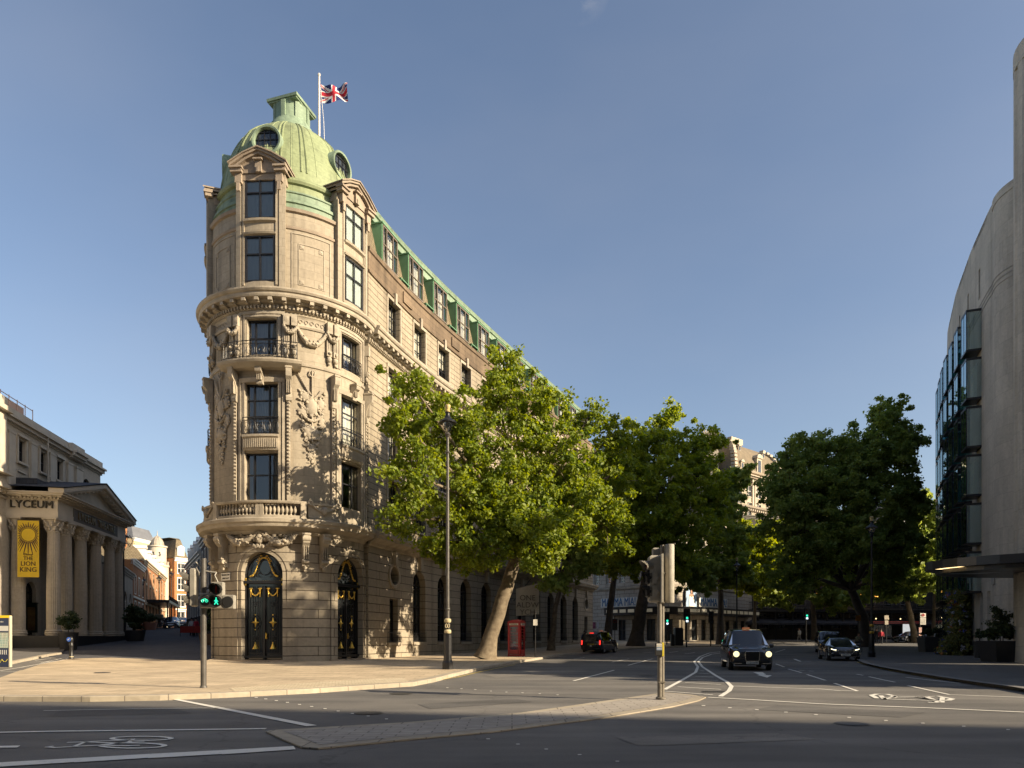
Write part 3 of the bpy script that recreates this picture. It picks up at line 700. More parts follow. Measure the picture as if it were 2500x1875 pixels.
# attic bays with pediments
for a in AX:
    g=MB(); wall(g,TM,a-1.34,a+1.34,20.66,27.0,[(a-.8,a+.8,*F4),(a-.8,a+.8,*F5)],dep=.3,du=.3,d0=.2)
    for s in (-1,1):
        u=a+s*1.34; g.quad(TM(u,20.66,.2),TM(u,27,.2),TM(u,27,-1.2),TM(u,20.66,-1.2))
        band(g,TM,a+s*1.17-.15,a+s*1.17+.15,[(.2,20.66),(.28,20.66),(.28,26.6),(.2,26.6)],du=.17)
        band(g,TM,a+s*.89-.05,a+s*.89+.05,[(.2,20.9),(.26,20.9),(.26,26.95),(.2,26.95)],du=.1)
    band(g,TM,a-.86,a+.86,[(.15,23.6),(.32,23.66),(.36,23.75),(.2,23.82),(.2,24.3),(.34,24.38),(.36,24.5),(.1,24.56)])
    g.build('attic_bay',STONE,hotel)
    g=MB(); M4=Tframe(a,27.0,.2 if a>-1 else -.12)
    for s in (-1,1):
        g.box((s*1.14,-.06,-.3),(.36,.22,.5),M4); g.box((s*1.14,-.12,-.75),(.2,.1,.5),M4); g.box((s*1.22,-.1,.06),(.62,.4,.2),M4); g.box((s*1.22,-.14,.2),(.72,.5,.1),M4)
    def ped(y0,y1,e,zb,zp,th):
        L=[(-e,zb),(-e*.5,zb+(zp-zb)*.6),(0,zp),(e*.5,zb+(zp-zb)*.6),(e,zb)]
        for (x0,z0),(x1,z1) in zip(L,L[1:]):
            g.add([(x0,y0,z0),(x1,y0,z1),(x1,y0,z1+th),(x0,y0,z0+th),(x0,y1,z0),(x1,y1,z1),(x1,y1,z1+th),(x0,y1,z0+th)],[(0,1,2,3),(7,6,5,4),(0,4,5,1),(2,6,7,3),(0,3,7,4),(1,5,6,2)],M4)
    ped(-.25,2.6,1.45,.12,.95,.14); ped(-.35,2.5,1.57,.26,1.09,.14); ped(-.42,2.5,1.63,.38,1.21,.07)
    g.add([(-1.33,-.06,0),(1.33,-.06,0),(1.33,-.06,.3),(0,-.06,1.1),(-1.33,-.06,.3)],[(0,1,2,3,4)],M4)
    g.box((0,-.12,.28),(.34,.2,.6),M4); g.box((0,-.2,.62),(.5,.3,.08),M4); g.box((0,-.16,.1),(.12,.2,.3),M4)
    g.box((0,1.2,-.1),(2.6,2.4,.5),M4)
    g.build('pediment',TRIMD,hotel)
# dome
dm=MB(); base=[(4.62,25.3),(4.55,25.55),(4.45,25.6),(4.42,26.1),(4.5,26.15),(4.5,26.3)]
dm.lathe([(4.62,25.3),(4.62,25.42),(4.5,25.46),(4.5,25.68),(4.58,25.72),(4.55,25.9),(4.4,25.94),(4.38,26.3),(4.44,26.34),(4.44,26.42),(4.3,26.46)],(HC.x,HC.y,0),72); dm.build('dome_base',COPL,hotel,smooth=True,angle=30)
dm=MB(); DP=[(4.25,26.46),(4.22,26.9),(4.34,26.95),(4.4,27.08),(4.35,27.24),(4.16,27.3),(4.1,27.8),(4.0,28.4),(3.85,28.95),(3.67,29.5),(3.46,30.05),(3.22,30.55),(2.95,31.02),(2.55,31.45),(2.1,31.84),(1.62,32.15),(1.3,32.3)]
dm.lathe(DP,(HC.x,HC.y,0),72); dm.build('dome',COP,hotel,smooth=True,angle=35)
rb=MB()
def domepath(ang,off=0,i0=6,i1=16): return [(HC.x+(r+off)*math.sin(ang),HC.y-(r+off)*math.cos(ang),z) for r,z in DP[i0:i1+1]]
for k in range(18):
    ang=A0+R_(20*k+10)
    if k%3==1 or k%3==0:
        for s in (-1,1):
            rb.mark()
            P=[Vector(p) for p in domepath(ang)]; T=Vector((math.cos(ang),math.sin(ang),0))
            pts=[p+T*s*(.16*(1-i/14)) for i,p in enumerate(P)]; rb.tube(pts,.055,5)
    rb.mark(); rb.tube(domepath(ang+R_(10)),.022,4)
rb.each('dome_rib',COP,hotel,smooth=True)
for a in AX:
    ang=A0+a/HR; n=Vector((math.sin(ang),-math.cos(ang),0)); O=Vector((HC.x,HC.y,29.5)); T=Vector((math.cos(ang),math.sin(ang),0)); Z=Vector((0,0,1))
    g=MB(); N=28
    def ring(r,d): r*=.84; d-=.28; return [tuple(O+n*d+T*r*math.cos(2*PI*k/N)+Z*r*math.sin(2*PI*k/N)) for k in range(N)]
    g.loft([ring(1.02,2.4),ring(1.02,4.16),ring(.98,4.22),ring(.86,4.2),ring(.82,4.05),ring(.82,3.4)],caps=False); o=g.build('oculus',COPL,hotel,smooth=True,angle=40)
    g=MB(); g.poly(ring(.82,4.0)); p=g.build('pane',GLASSD); p.parent=o
    g=MB()
    for q in (-.5,-.17,.17,.5): 
        h=math.sqrt(.7**2-q*q); g.bar(O+n*3.76+T*q-Z*h,O+n*3.76+T*q+Z*h,.035)
    for q in (-.3,.1,.5): h=math.sqrt(.7**2-q*q); g.bar(O+n*3.76+Z*q-T*h,O+n*3.76+Z*q+T*h,.03)
    p=g.build('glazing_bar',IRON); p.parent=o
ln=MB(); ln.lathe([(1.5,32.2),(1.5,32.34),(1.36,32.5),(1.3,32.72),(1.16,32.9),(1.04,33.1),(1.02,33.95),(1.06,34.0)],(HC.x,HC.y,0),32)
for k in range(8):
    ang=R_(45*k-10); c=Vector((HC.x+1.0*math.sin(ang),HC.y-1.0*math.cos(ang),33.4)); ln.box(c,(.26,.2,1.15),rz=ang)
sq=lambda h,cx,cy,r:[(cx+h*math.cos(r+PI/4+k*PI/2)*1.414,cy+h*math.sin(r+PI/4+k*PI/2)*1.414) for k in range(4)]
ln.prism(sq(.98,HC.x,HC.y,R_(-17)),34.0,34.08); ln.prism(sq(1.05,HC.x,HC.y,R_(-17)),34.083,34.25)
ln.lathe([(1.0,0),(.6,.12),(0,.2)],(HC.x,HC.y,34.25),4,R_(28),R_(28)+2*PI)
ln.build('lantern',COPL,hotel,smooth=True,angle=30)
# flagpole + flag
fx=X(779,44.5)
fp=thing('flagpole','white flagpole rising behind the green dome','flagpole',loc=(fx,44.5,27.5))
g=MB(); g.tube([(fx,44.5,27.5),(fx,44.5,37.45)],[.1,.06],10); g.ball((fx,44.5,37.5),.1,8); g.build('pole',mat('pole paint',(.62,.57,.5),.5),fp,smooth=True)
g=MB(); g.tube([(fx+.1,44.5,36.7),(fx+.3,44.5,34.5),(fx+.35,44.6,32.5),(fx+.12,44.55,31)],.012,4); g.build('halyard',WHITE,fp)
def flagmesh():
    vs=[];fs=[];cols=[];nx,ny=60,36; Wd,Hd=1.85,1.15
    B,R,Wt=0,1,2
    for j in range(ny+1):
        for i in range(nx+1):
            u=i/nx; v=j/ny
            x=fx+.1+Wd*u*.93; z=36.9-Hd*(1-v)*(1-.18*u)-.15*math.sin(u*5+.5)*u-.22*math.sin(u*2.2)*.6; y=44.5+.16*math.sin(u*9+v*1.5)*u**.5+.08*math.sin(v*6+u*14)*u
            z+=.07*math.sin(u*12+v*3)*u
            vs.append((x,y,z))
    mi=[]
    for j in range(ny):
        for i in range(nx):
            fs.append((j*(nx+1)+i,j*(nx+1)+i+1,(j+1)*(nx+1)+i+1,(j+1)*(nx+1)+i))
            x=((i+.5)/nx-.5)*60; y=((j+.5)/ny-.5)*30
            c=B
            for s in (1,-1):
                dd=(x*.5-s*y)/math.hypot(.5,1); side=1 if x*s>0 else -1
                if abs(dd)<3: c=Wt
                q=dd*side*s if True else dd
                if 0<q<2*1.0 and c==Wt: c=R
            if abs(x)<5 or abs(y)<5: c=Wt
            if abs(x)<3 or abs(y)<3: c=R
            mi.append(c)
    me=bpy.data.meshes.new('flag'); me.from_pydata(vs,[],fs)
    for n_,c in (('flag blue',(.012,.022,.12)),('flag red',(.42,.012,.03)),('flag white',(.62,.6,.58))): me.materials.append(mat(n_,c,.8))
    me.polygons.foreach_set('material_index',mi); me.polygons.foreach_set('use_smooth',[True]*len(fs)); return me
fl=bpy.data.objects.new('flag',flagmesh()); COL.objects.link(fl); tag(fl,'red, white and blue union flag flying from the rooftop pole','flag')
# street facade
NB=12; BC=[3.55+3.8*k for k in range(NB)]
gh=[]
for k,c in enumerate(BC):
    if k in (0,11): gh+=[(c-.62,c+.62,5.0,6.24,'round'),(c-.6,c+.6,1.0,4.1)]
    else: gh.append((c-.95,c+.95,1.25,6.24,'arch'))
g=MB(); wall(g,FM,0,FL,-.5,7.3,gh,dep=.6,du=.95); g.build('street_base_wall',RUST,hotel)
g=MB(); band(g,FM,0,FL,[(0,-.4),(.08,-.4),(.08,1.0),(.12,1.05),(.12,1.2),(0,1.22)],du=1); g.build('plinth',TRIM,hotel) if 0 else None
for nm in (0,):
    for k,c in enumerate(BC[:0]): pass
FA,FB,FC_,FD=(9.0,11.8),(12.6,15.4),(16.95,19.1),(21.2,23.6)
g=MB(); wall(g,FM,0,FL,8.0,20.1,[(c-.85,c+.85,*f) for c in BC for f in (FA,FB,FC_)],dep=.45,du=.95)
g.quad(FM(0,8,0),FM(0,20.1,0),FM(0,20.1,-1.5),FM(0,8,-1.5)); g.quad(FM(0,-.3,0),FM(0,7.3,0),FM(0,7.3,-1.5),FM(0,-.3,-1.5)); g.build('street_wall',RUST2,hotel)
g=MB(); wall(g,FM,0,FL,20.6,23.9,[(c-.85,c+.85,*FD) for c in BC],dep=.45,du=.95); g.quad(FM(0,20.6,0),FM(0,23.9,0),FM(0,23.9,-2.5),FM(0,20.6,-2.5)); g.build('attic_street_wall',RUST2,hotel)
g=MB(); band(g,FM,0,FL,[(0,23.9),(.1,23.92),(.1,24.05),(.02,24.1),(.02,25.2),(.1,25.25),(.12,25.5),(-.3,25.52),(-.3,23.9)],du=.95)
for c in BC[1::2]: g.box((0,-.05,0),(1.3,.1,.7),Fframe(c-1.9,24.65,.02))
g.build('parapet',STAIN,hotel)
tr=MB()
for c in BC:
    for (z0,z1) in (FA,FB,FC_,FD):
        tr.mark()
        for s in (-1,1): band(tr,FM,c+s*.95-.08,c+s*.95+.08,[(0,z0),(.06,z0),(.06,z1+.1),(0,z1+.1)],du=.2)
        band(tr,FM,c-1.05,c+1.05,[(0,z1+.0),(.08,z1+.02),(.1,z1+.2),(0,z1+.24)],du=.5); band(tr,FM,c-1.05,c+1.05,[(-.3,z0-.14),(.14,z0-.12),(.14,z0),(-.3,z0+.002)],du=.5)
    tr.mark(); tr.box((0,-.12,0),(.26,.2,.75),Fframe(c,23.85,0)); tr.mark(); tr.box((0,-.1,0),(.34,.3,.9),Fframe(c,6.75,0))
for k,c in enumerate(BC):
    if k in (0,11):
        tr.mark(); tr.loft([[tuple(FM(c+r*math.cos(2*PI*q/24),5.62+r*math.sin(2*PI*q/24),d)) for q in range(24)] for r,d in ((.62,0),(.62,.1),(.82,.1),(.82,0))],caps=False)
    tr.mark(); band(tr,FM,c-1.0,c+1.0,[(0,1.02),(.12,1.02),(.12,1.22),(0,1.22)],du=.5)
tr.each('window_trim',TRIM,hotel)
for k,c in enumerate(BC):
    if k in (0,11): window(hotel,'fo',Fframe(c,1.0,-.4),w=1.2,h=3.1,cols=2,rows=2,glass=GLASSD)
    else: window(hotel,'fg',Fframe(c,1.25,-.5),w=1.9,h=4.99,cols=3,rows=4,arch=True,glass=GLASSD)
    if k in (0,11):
        g=MB(); g.poly([tuple(FM(c+.64*math.cos(2*PI*q/20),5.62+.64*math.sin(2*PI*q/20),-.45)) for q in range(20)]); g.build('oculus_pane',GLASSD,hotel)
    for key,(z0,z1) in (('f1',FA),('f2',FB),('f3',FC_),('f4',FD)):
        window(hotel,key,Fframe(c,z0,-.33),w=1.7,h=z1-z0,cols=3,rows=3,curt=(.0,.98,((0,.3),(.65,1))),deep=.2) if (k*7+int(z0))%3==0 else window(hotel,key+('b' if (k*5+int(z0))%2 else 'c'),Fframe(c,z0,-.33),w=1.7,h=z1-z0,cols=3,rows=3,curt=((.45,.98,((0,1),)) if (k*5+int(z0))%2 else (.02,.98,((0,1),))),deep=.14)
fr=MB()
for k,c in enumerate(BC):
    for (z,h) in ((FA[0],.8),(FB[0],.8),(FC_[0],.7)) if k<6 else ():
        fr.mark()
        for zz in (z+.08,z+h): fr.tube([FM(c-.85,zz,.1),FM(c+.85,zz,.1)],.02,5)
        for q in range(9): fr.tube([FM(c-.8+.2*q,z+.05,.1),FM(c-.8+.2*q,z+h,.1)],.013,4)
        for q in range(4): fr.tube([FM(c-.6+.4*q+.17*math.cos(t),z+.42+.25*math.sin(t),.1) for t in [x*.7 for x in range(10)]],.012,4)
    fr.mark()
    for q in range(11): fr.tube([FM(c-.95+.19*q,1.22,.05),FM(c-.95+.19*q,2.0,.05)],[.018,.008],4)
    for zz in (1.3,1.85): fr.tube([FM(c-.95,zz,.05),FM(c+.95,zz,.05)],.018,4)
fr.each('window_railing',IRON,hotel)
# mansard with dormers
g=MB(); band(g,FM,-.3,FL,[(-.3,24.9),(-1.25,29.0),(-1.6,29.0),(-1.6,24.9)],du=.95); g.build('mansard_tiles',SLATE,hotel)
g=MB(); band(g,FM,-.3,FL,[(-1.05,28.6),(-.92,28.62),(-1.12,29.3),(-1.0,29.32),(-.98,29.42),(-1.1,29.5),(-1.08,29.55),(-1.02,29.7),(-1.3,29.75),(-3.5,29.6),(-3.5,28.6)],du=.95); g.build('eaves_flashing',COPL,hotel)
for k,c in enumerate(BC):
    g=MB(); M4=Fframe(c,25.85,-.28)
    for s in (-1,1):
        x=s*1.08; g.add([(x-.04,0,0),(x-.04,0,2.5),(x-.04,1.05,2.6),(x-.04,.25,0),(x+.04,0,0),(x+.04,0,2.5),(x+.04,1.05,2.6),(x+.04,.25,0)],[(0,1,2,3),(7,6,5,4),(0,4,5,1),(1,5,6,2),(2,6,7,3),(3,7,4,0)],M4)
    g.box((0,.5,2.56),(2.34,1.15,.09),M4); ch=g.build('dormer',COPD,hotel)
    window(hotel,'dm',Fframe(c,25.9,-.26),w=2.05,h=2.4,cols=3,rows=2,rowsplit=[.5],frame_m=mat('bronze frame',(.16,.13,.10),.5),curt=(0,.98,((0,.36),(.6,1))),curt_m=WHITE,deep=.3,bar=.08,name='dormer_window')
    if 0<k<8:
        g=MB(); M4=Fframe(c-1.85,25.55,-.22)
        for s in (-1,1): g.box((s*.55,.35,.05),(.06,.8,.75),M4)
        g.box((0,.35,.45),(1.24,.9,.07),M4); sdm=g.build('small_dormer',COPD,hotel)
        g=MB(); g.box((0,.1,.03),(1.04,.02,.7),M4); g.build('pane',GLASSD).parent=sdm
# roof core, end wall and rear face
g=MB(); e=FM(FL,0,-.0)
core=[(-17.9,44.5),(-9.6,42.6)]+[tuple(FM(s,0,-1.7)[:2]) for s in (1,8,16,24,32,40,FL-.1)]+[tuple(FM(s,0,-8)[:2]) for s in (FL-.1,40,32,24)]+[(-17.5,56)]
g.prism(core,-.5,24.6); g.prism([(x-.2,y+.1) for x,y in core],24.603,29.3)
g.build('building_core',RUST2,hotel)
g=MB(); P=[FM(FL,0,0),FM(FL,0,-8)]; g.add([(P[0].x,P[0].y,-.5),(P[1].x,P[1].y,-.5),(P[1].x,P[1].y,25.5),(P[0].x,P[0].y,25.5)],[(0,1,2,3)]); g.build('end_wall',RUST2,hotel)
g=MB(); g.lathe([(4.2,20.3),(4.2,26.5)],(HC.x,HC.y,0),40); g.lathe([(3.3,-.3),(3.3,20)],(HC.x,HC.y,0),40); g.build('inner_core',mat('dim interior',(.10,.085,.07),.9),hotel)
# street name plate
g=MB(); M4=Tframe(-2.35,4.95,.03); g.box((0,0,0),(.78,.03,.42),M4); pl=g.build('street_name_plate',WHITE,hotel)
n0=TM(-2.35,0,1)-TM(-2.35,0,0); rt=Vector((math.cos(A0-2.35/HR),math.sin(A0-2.35/HR),0))
text('WELLINGTON',.125,TM(-2.35,5.04,.05),rt,n0,IRON,pl,sx=.85); text('STREET WC2',.125,TM(-2.35,4.85,.05),rt,n0,IRON,pl,sx=.85)
# flag banner by the entrance
bx=FM(25.8,0,0); b0=thing('banner','white square banner on an angled pole over the hotel pavement','banner',loc=(bx.x,bx.y,4.5))
bxy=Vector((X(1285,56.5),56.5)); P,t=Fp(24.5)
g=MB(); g.tube([(P.x,P.y,5.0),(bxy.x+.35,bxy.y,6.3)],.04,6); g.build('pole',IRON,b0)
g=MB(); Mx=frame((1,.12,0),(0.12,-1,0),(bxy.x,bxy.y,4.35)); N=10
for i in range(N):
    f=lambda q:(-.85+1.9*q,.05*math.sin(q*7))
    a,b=f(i/N),f((i+1)/N); g.quad(Mx@Vector((a[0],a[1],-1.05+.15*(i/N))),Mx@Vector((b[0],b[1],-1.05+.15*((i+1)/N))),Mx@Vector((b[0],b[1],1.15+.5*(i+1)/N)),Mx@Vector((a[0],a[1],1.15+.5*i/N)))
g.build('cloth',mat('banner cloth',(.62,.58,.52),.9,var=.08),b0)
for i,s in enumerate(('ONE','ALDW','YCH')): text(s,.62,(bxy.x+.1,bxy.y-.09,4.75-.58*i),(1,.12,0),(.12,-1,0),mat('grey ink',(.2,.18,.16),.8),b0,sx=1.0)
# ---------------------------------------------------------------- ground
def asphalt(name,c1,c2,sc_=1.0,patch=.25):
    m=bpy.data.materials.new(name); m.use_nodes=True; t=m.node_tree; p=t.nodes['Principled BSDF']; p.inputs['Roughness'].default_value=.85; p.inputs['Specular IOR Level'].default_value=.35
    tc=nn(t,'ShaderNodeTexCoord'); n=nn(t,'ShaderNodeTexNoise',Scale=.25,Detail=7,Roughness=.62); t.links.new(tc.outputs['Object'],n.inputs[0])
    r=nn(t,'ShaderNodeValToRGB'); r.color_ramp.elements[0].position=.35; r.color_ramp.elements[1].position=.68; r.color_ramp.elements[0].color=(*c1,1); r.color_ramp.elements[1].color=(*c2,1); t.links.new(n.outputs[0],r.inputs[0])
    g=nn(t,'ShaderNodeTexNoise',Scale=55,Detail=3,Roughness=.8); t.links.new(tc.outputs['Object'],g.inputs[0])
    mr=nn(t,'ShaderNodeMapRange'); mr.inputs[1].default_value=.3; mr.inputs[2].default_value=.7; mr.inputs[3].default_value=.62; mr.inputs[4].default_value=1.35; t.links.new(g.outputs[0],mr.inputs[0])
    mx=nn(t,'ShaderNodeMix',data_type='RGBA',blend_type='MULTIPLY'); mx.inputs[0].default_value=1; t.links.new(r.outputs[0],mx.inputs[6]); t.links.new(mr.outputs[0],mx.inputs[7])
    # worn wheel tracks / sealed cracks
    v=nn(t,'ShaderNodeTexVoronoi',feature='DISTANCE_TO_EDGE',Scale=.16); nz=nn(t,'ShaderNodeTexNoise',Scale=1.5,Detail=3); va=nn(t,'ShaderNodeVectorMath',operation='ADD'); t.links.new(tc.outputs['Object'],nz.inputs[0]); t.links.new(tc.outputs['Object'],va.inputs[0]); t.links.new(nz.outputs['Color'],va.inputs[1]); t.links.new(va.outputs[0],v.inputs['Vector'])
    cr=nn(t,'ShaderNodeMapRange'); cr.inputs[1].default_value=.0; cr.inputs[2].default_value=.006; cr.inputs[3].default_value=1-patch; cr.inputs[4].default_value=1; t.links.new(v.outputs['Distance'],cr.inputs[0])
    m2=nn(t,'ShaderNodeMix',data_type='RGBA',blend_type='MULTIPLY'); m2.inputs[0].default_value=1; t.links.new(mx.outputs[2],m2.inputs[6]); t.links.new(cr.outputs[0],m2.inputs[7])
    tn=nn(t,'ShaderNodeTexNoise',Scale=.7,Detail=4,Roughness=.55); tm=nn(t,'ShaderNodeMapping'); tm.inputs['Scale'].default_value=(.16,1.3,1); tm.inputs['Rotation'].default_value=(0,0,.12); t.links.new(tc.outputs['Object'],tm.inputs[0]); t.links.new(tm.outputs[0],tn.inputs[0])
    tr_=nn(t,'ShaderNodeMapRange'); tr_.inputs[1].default_value=.36; tr_.inputs[2].default_value=.66; tr_.inputs[3].default_value=.74; tr_.inputs[4].default_value=1.14; t.links.new(tn.outputs[0],tr_.inputs[0])
    sn=nn(t,'ShaderNodeTexNoise',Scale=1.9,Detail=7,Roughness=.7); t.links.new(tc.outputs['Object'],sn.inputs[0]); sr=nn(t,'ShaderNodeMapRange'); sr.inputs[1].default_value=.62; sr.inputs[2].default_value=.74; sr.inputs[3].default_value=1; sr.inputs[4].default_value=.62; t.links.new(sn.outputs[0],sr.inputs[0])
    m3=nn(t,'ShaderNodeMix',data_type='RGBA',blend_type='MULTIPLY'); m3.inputs[0].default_value=1; t.links.new(m2.outputs[2],m3.inputs[6]); t.links.new(tr_.outputs[0],m3.inputs[7])
    m4=nn(t,'ShaderNodeMix',data_type='RGBA',blend_type='MULTIPLY'); m4.inputs[0].default_value=1; t.links.new(m3.outputs[2],m4.inputs[6]); t.links.new(sr.outputs[0],m4.inputs[7]); t.links.new(m4.outputs[2],p.inputs['Base Color'])
    b=nn(t,'ShaderNodeBump',Strength=.5,Distance=.01); t.links.new(g.outputs[0],b.inputs['Height']); t.links.new(b.outputs[0],p.inputs['Normal'])
    return m
ASPH=asphalt('asphalt',(.125,.12,.115),(.195,.183,.167))
SETTS=blocks('granite setts',(.125,.125,.135),(.095,.095,.105),(.05,.05,.055),.24,.13,.012,bump=.6,stain=.3)
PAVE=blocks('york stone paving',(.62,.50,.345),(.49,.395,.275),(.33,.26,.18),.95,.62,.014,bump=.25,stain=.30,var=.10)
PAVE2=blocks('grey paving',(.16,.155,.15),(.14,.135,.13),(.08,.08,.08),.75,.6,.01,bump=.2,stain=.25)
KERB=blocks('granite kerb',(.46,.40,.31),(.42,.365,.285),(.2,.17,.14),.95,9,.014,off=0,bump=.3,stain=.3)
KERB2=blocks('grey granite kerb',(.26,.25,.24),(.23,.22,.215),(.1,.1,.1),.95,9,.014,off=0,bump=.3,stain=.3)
ISL=blocks('island blocks',(.42,.38,.33),(.37,.335,.295),(.2,.18,.155),.5,.2,.012,bump=.5,stain=.25)
PAINT=mat('road paint',(.68,.66,.60),.6,var=.0)
def paintmat(name,col):
    m=bpy.data.materials.new(name); m.use_nodes=True; t=m.node_tree; p=t.nodes['Principled BSDF']; p.inputs['Roughness'].default_value=.6
    tc=nn(t,'ShaderNodeTexCoord'); n=nn(t,'ShaderNodeTexNoise',Scale=9,Detail=8,Roughness=.75); t.links.new(tc.outputs['Object'],n.inputs[0])
    r=nn(t,'ShaderNodeValToRGB'); r.color_ramp.elements[0].position=.30; r.color_ramp.elements[1].position=.40; r.color_ramp.elements[0].color=(.24,.225,.21,1); r.color_ramp.elements[1].color=(*col,1)
    t.links.new(n.outputs[0],r.inputs[0]); t.links.new(r.outputs[0],p.inputs['Base Color']); return m
PAINT=paintmat('worn road paint',(.76,.73,.66)); YEL=paintmat('worn yellow paint',(.55,.42,.10))
mb=MB()
ys=[-60,-30,-10,0,4,8,12,16,20,25]+[25+.5*k for k in range(1,211)]+[140,160,200,260,400,900]
xs=[-900,-300,-160]+[-120+2*k for k in range(121)]+[160,300,900]
for j,y in enumerate(ys):
    for x in xs: mb.v.append((x,y,Hh(x,y)))
nx=len(xs)
for j in range(len(ys)-1):
    for i in range(nx-1): mb.f.append((j*nx+i,j*nx+i+1,(j+1)*nx+i+1,(j+1)*nx+i))
structure(mb.build('road',ASPH,smooth=True,angle=60))
def GL(L,dz=0): return [G(px,py,dz) for px,py in L]
# hotel pavement
front=[(-260,1700),(0,1702),(221,1703),(391,1700),(551,1694),(760,1684),(900,1674.5),(1008,1667.7),(1060,1658),(1100,1647.5),(1171,1631),(1280,1612),(1388,1596),(1492,1588.6),(1534,1583),(1600,1580),(1704,1577),(1760,1576.5)]
FW=GL(front,.1)
left=GL([(500,1615),(434,1613.5),(270,1607),(169,1610),(96,1624),(24,1648),(0,1657),(-120,1690)],.08)
poly=FW+[(X(1790,97),97.),(10.5,98.),(-2,88.),(-12,60.),(-18.,46.)]+left
structure(sheet(poly,.12,1.6,name='pavement',m=PAVE))
def kerb(P,wd,z,m,name='kerb'):
    g=MB(); Q=[]
    for a,b in zip(P,P[1:]):
        a=Vector(a);b=Vector(b); n=max(1,int((b-a).length/.6)); Q+=[a.lerp(b,k/n) for k in range(n)]
    Q.append(Vector(P[-1])); L=[]; u=0
    for i,p in enumerate(Q):
        d=(Q[min(i+1,len(Q)-1)]-Q[max(i-1,0)]).normalized(); nrm=Vector((-d.y,d.x)); h=Hh(p.x,p.y)
        if i: u+=(p-Q[i-1]).length
        L.append((p+nrm*(-.02),p+nrm*wd,h,u))
    for (a,b,h,u0),(c,d,h2,u1) in zip(L,L[1:]):
        A=(a.x,a.y,h-.1);B=(a.x,a.y,h+z-.02);A2=(c.x,c.y,h2-.1);B2=(c.x,c.y,h2+z-.02)
        a3=a.lerp(b,.07); c3=c.lerp(d,.07); T=(a3.x,a3.y,h+z);T2=(c3.x,c3.y,h2+z);E=(b.x,b.y,h+z);E2=(d.x,d.y,h2+z)
        g.quad(A,A2,B2,B,uv=[(u0,0),(u1,0),(u1,.1),(u0,.1)]); g.quad(B,B2,T2,T,uv=[(u0,.1),(u1,.1),(u1,.12),(u0,.12)]); g.quad(T,T2,E2,E,uv=[(u0,.15),(u1,.15),(u1,.4),(u0,.4)])
    return structure(g.build(name,m))
kerb(FW,.32,.132,KERB)
# tactile paving at the crossing: rows of small domes
TACT=blocks('tactile paving',(.54,.46,.335),(.5,.43,.31),(.32,.26,.19),.4,.4,.008,off=0,bump=.3)
tp=GL([(575,1690),(760,1681),(900,1671),(1000,1665),(985,1655),(880,1659),(740,1668),(560,1680)],.125)
structure(sheet(tp,.126,1.2,skirt=0,name='tactile_paving',m=TACT))
g=MB(); xs_=[p[0] for p in tp]; ys_=[p[1] for p in tp]
def inpoly(x,y,P):
    c=False;j=len(P)-1
    for i in range(len(P)):
        if (P[i][1]>y)!=(P[j][1]>y) and x<(P[j][0]-P[i][0])*(y-P[i][1])/(P[j][1]-P[i][1])+P[i][0]: c=not c
        j=i
    return c
x=min(xs_)
while x<max(xs_):
    y=min(ys_)
    while y<max(ys_):
        if inpoly(x,y,tp): z=Hh(x,y)+.127; g.add([(x-.02,y-.02,z),(x+.02,y-.02,z),(x+.02,y+.02,z),(x-.02,y+.02,z),(x,y,z+.012)],[(0,1,4),(1,2,4),(2,3,4),(3,0,4)])
        y+=.1
    x+=.1
structure(g.build('tactile_studs',TACT))
# cobbled side street, theatre pavement, right pavement, island, far pavements
st=[(-19.2,40.),(-17.5,47.),(-22,70.),(-34,100),(-60,150),(-95,150),(-60,104),(-46,84),(-40,72),(-35,60)]+GL([(150,1590),(111,1600),(169,1609),(270,1606),(434,1612.5)],.02)[0:1]
st=GL([(0,1655),(24,1646),(96,1623),(169,1609),(270,1606),(434,1612.5),(500,1614)],.02)[3:]+[(-17.8,44.),(-18,60.),(-30,90.),(-44,112.),(-70,160.),(-90,160.),(-62,118.),(-47,86.),(-42,74.),(-37,62.)]+GL([(60,1604),(111,1601)],.02)
structure(sheet(st,.02,1.5,name='cobbled_street',m=SETTS,sub=.8))
lp=GL([(-260,1650),(0,1624),(53,1612),(111,1600),(150,1594)],.1)
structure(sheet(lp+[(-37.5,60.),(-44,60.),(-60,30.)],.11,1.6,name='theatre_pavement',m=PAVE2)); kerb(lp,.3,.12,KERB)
RK=[(2740,1712),(2600,1694),(2500,1678),(2412,1667),(2322,1654),(2231.5,1640),(2171,1629.7),(2123,1619),(2102,1608.6),(2096,1597),(2096,1585),(2110,1575),(2160,1571.5),(2280,1570)]
rk=GL(RK,.1); structure(sheet(rk+[(60,76.),(70,40.),(45,20.)],.11,1.8,name='hotel_forecourt',m=PAVE2)); kerb(rk,.32,.122,KERB2)
IS=[(649,1783),(673.6,1780),(1000,1761),(1271,1738.5),(1542,1700.5),(1624,1689),(1690,1695),(1724,1700.5),(1705,1709),(1644,1723),(1475,1750),(1203,1784),(1000,1802),(777.6,1824),(737,1821.5),(690,1802)]
isl=GL(IS,.04); structure(sheet(isl,.03,1,name='traffic_island',m=KERB,skirt=.1))
cx=sum(p[0] for p in isl)/len(isl)
inn=[]
for i,p in enumerate(isl):
    a=Vector(isl[i-1]);b=Vector(p);c=Vector(isl[(i+1)%len(isl)]); d=((b-a).normalized()+(c-b).normalized()).normalized(); nrm=Vector((d.y,-d.x)); inn.append(tuple(b+nrm*.26))
ar=sum(isl[i][0]*isl[(i+1)%len(isl)][1]-isl[(i+1)%len(isl)][0]*isl[i][1] for i in range(len(isl)))
if ar>0: inn=[tuple(Vector(p)*2-Vector(q)) for p,q in zip(isl,inn)]
structure(sheet(inn,.035,1,name='island_paving',m=ISL,skirt=0))
